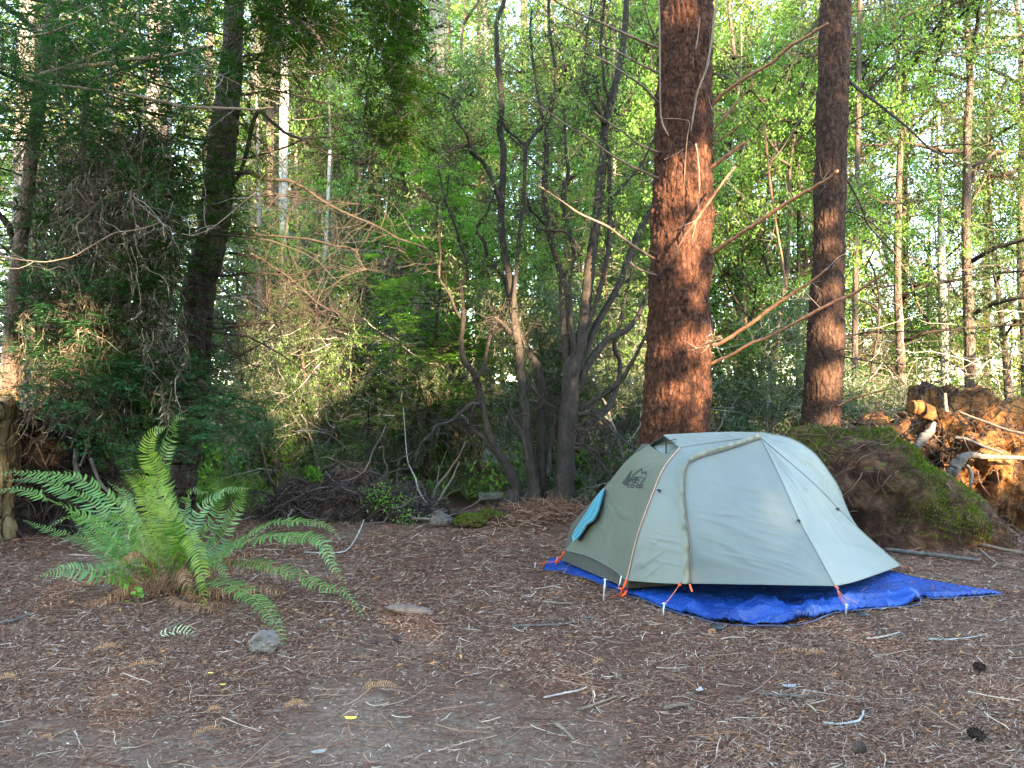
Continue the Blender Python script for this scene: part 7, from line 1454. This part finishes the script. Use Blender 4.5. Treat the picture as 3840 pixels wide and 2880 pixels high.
# ---------------------------------------------------------------- unseen leaf screens added behind the viewpoint, gaps cut to shape the sun patches
LIT = [  # photo px, py, distance, rx, rz in metres, share let through
 (2585, 1000, 7.1, .14, .22, 1), (2540, 900, 7.1, .07, .10, .9), (2620, 860, 7.1, .08, .16, .9), (2615, 1110, 7.1, .10, .08, .9), (2590, 1285, 7.1, .17, .08, 1), (2490, 1270, 7.1, .06, .08, .9), (2640, 1450, 7.1, .10, .15, .9), (2570, 1590, 7.1, .15, .07, .9), (2520, 1480, 7.1, .05, .10, .9), (2570, 20, 7.1, .17, .14, .9), (2655, 560, 7.1, .06, .25, .9),
 (3112, 1100, 8.5, .14, .09, 1), (3108, 1260, 8.5, .18, .15, 1), (3095, 1430, 8.5, .18, .17, 1), (3085, 1590, 8.5, .18, .10, 1), (3100, 820, 8.5, .15, .07, 1), (3092, 940, 8.5, .07, .10, 1),
 (2950, 900, 6.8, .32, .16, .9), (2800, 1220, 6.6, .30, .10, .9), (3050, 1080, 6.3, .3, .08, .8), (2760, 640, 6.8, .3, .12, .7),
 (3470, 1530, 7.6, .22, .14, 1), (3400, 1640, 7.7, .35, .10, .9), (3720, 1790, 7.4, .35, .12, .95), (3800, 1560, 7.6, .2, .1, .7), (3560, 1700, 7.5, .2, .08, .6), (3560, 1990, 6.5, .2, .07, .4), (3620, 1620, 7.6, .55, .22, .75), (3780, 1700, 7.4, .3, .2, .9),
 (2790, 1850, 4.7, .12, .05, .08), (2920, 1790, 4.8, .14, .05, .08), (2530, 2060, 4.7, .10, .05, .08), (560, 1960, 4.6, .1, .2, .15),
 (1010, 1650, 14.3, .35, .9, .9), (1010, 1180, 14.3, .2, .8, .8), (1180, 1380, 12.4, .2, .6, .8), (430, 1760, 11, .6, .25, .9), (1230, 1270, 12.4, .15, .8, .7),
 (2750, 640, 19, 1.4, 1.5, .9), (3650, 1000, 19, 2.2, 3.2, .9), (3350, 1300, 20, 1.5, 1.6, .7), (1870, 1450, 13, .2, .3, .6), (1620, 1650, 15.8, .5, .4, .7), (1500, 1210, 15, .3, .3, .6), (3800, 1350, 13, .9, 1.0, .8), (150, 120, 12, .7, .6, .8),  (700, 480, 20, 2.5, .8, .4),
]
def shade_screens():
    rg = np.random.default_rng(99); sd = np.array(SUND)
    def cut(c, pad, soft):
        keep = np.ones(len(c), bool)
        for (px, py, d, rx, rz, share) in LIT:
            T = P(px, py, d); t = (d - c[:, 1]) / -sd[1]; q = c - sd * t[:, None]
            q2 = np.stack([q[:, 0] - T[0], q[:, 2] - T[2]], -1); e = (q2[:, 0] / (rx + pad)) ** 2 + (q2[:, 1] / (rz + pad)) ** 2
            keep &= ~((e < 1 + soft * fbm(q, 3.5, 2, 5)) & (rg.uniform(0, 1, len(c)) < (1 if share > .85 else share ** .5)))
        return keep
    mb = MB(); n = 165000; x = rg.uniform(-12, 46, n); y = rg.uniform(-27, -21, n); z = rg.uniform(0, 24, n); c = np.stack([x, y, z], -1)
    keep = cut(c, .22, .3)
    keep &= ~((z > 15.6) & (fbm(c, .22, 3, 3) > -.08))
    t14 = (14.0 - c[:, 1]) / -sd[1]; q = c - sd * t14[:, None]; keep &= ~((q[:, 2] > .1) & ((q[:, 0] > -.2) | ((q[:, 0] > -5.2) & (q[:, 2] < 2.3))) & (fbm(q, 1.1, 3, 61) > -.15))
    c = c[keep]; leaves(mb, c, rg.normal(0, 1, c.shape), np.array([[0, 1.0, .25]]) + rg.normal(0, .45, c.shape), .46 * rg.uniform(.7, 1.2, len(c)), .34)
    # added leaf screen nearer the clearing, gaps cut for sharper patches on the two trunks
    n = 14000; x = rg.uniform(6.4, 10.3, n); x = x[(x < 7.9) | (x > 9.0)]; n = len(x); y = rg.uniform(-7.5, -6, n); z = rg.uniform(3.6, 10.6, n); c = np.stack([x, y, z], -1); c = c[cut(c, .05, .5)]
    leaves(mb, c, rg.normal(0, 1, c.shape), np.array([[0, 1.0, .25]]) + rg.normal(0, .45, c.shape), .20 * rg.uniform(.7, 1.2, len(c)), .13)
    o = mb.build("unseen_shade_foliage", M['conifer'], smooth=False); tag(o, "wall of dense foliage added behind the viewpoint, unseen, shaped to shade the campsite", "forest", kind="stuff")
shade_screens()
# ---------------------------------------------------------------- the air: far trees fade a little
def haze():
    mb = MB(); x0, x1, y0, y1, z0, z1 = -60, 60, -32, 75, -1.5, 32
    V = [(x, y, z) for z in (z0, z1) for y in (y0, y1) for x in (x0, x1)]
    mb.add(V, [[0, 2, 3, 1], [4, 5, 7, 6], [0, 1, 5, 4], [2, 6, 7, 3], [0, 4, 6, 2], [1, 3, 7, 5]]); m = bpy.data.materials.new("haze air"); m.use_nodes = True; N = m.node_tree.nodes; N.remove(N["Principled BSDF"])
    pv = N.new("ShaderNodeVolumePrincipled"); pv.inputs["Color"].default_value = (.9, .95, 1, 1); pv.inputs["Density"].default_value = .0014; pv.inputs["Anisotropy"].default_value = .2
    m.node_tree.links.new(pv.outputs[0], N["Material Output"].inputs["Volume"]); o = mb.build("haze", m, smooth=False); tag(o, kind="stuff", label="thin pale air between the trees", cat="haze")
HAZE = False
if HAZE: haze()
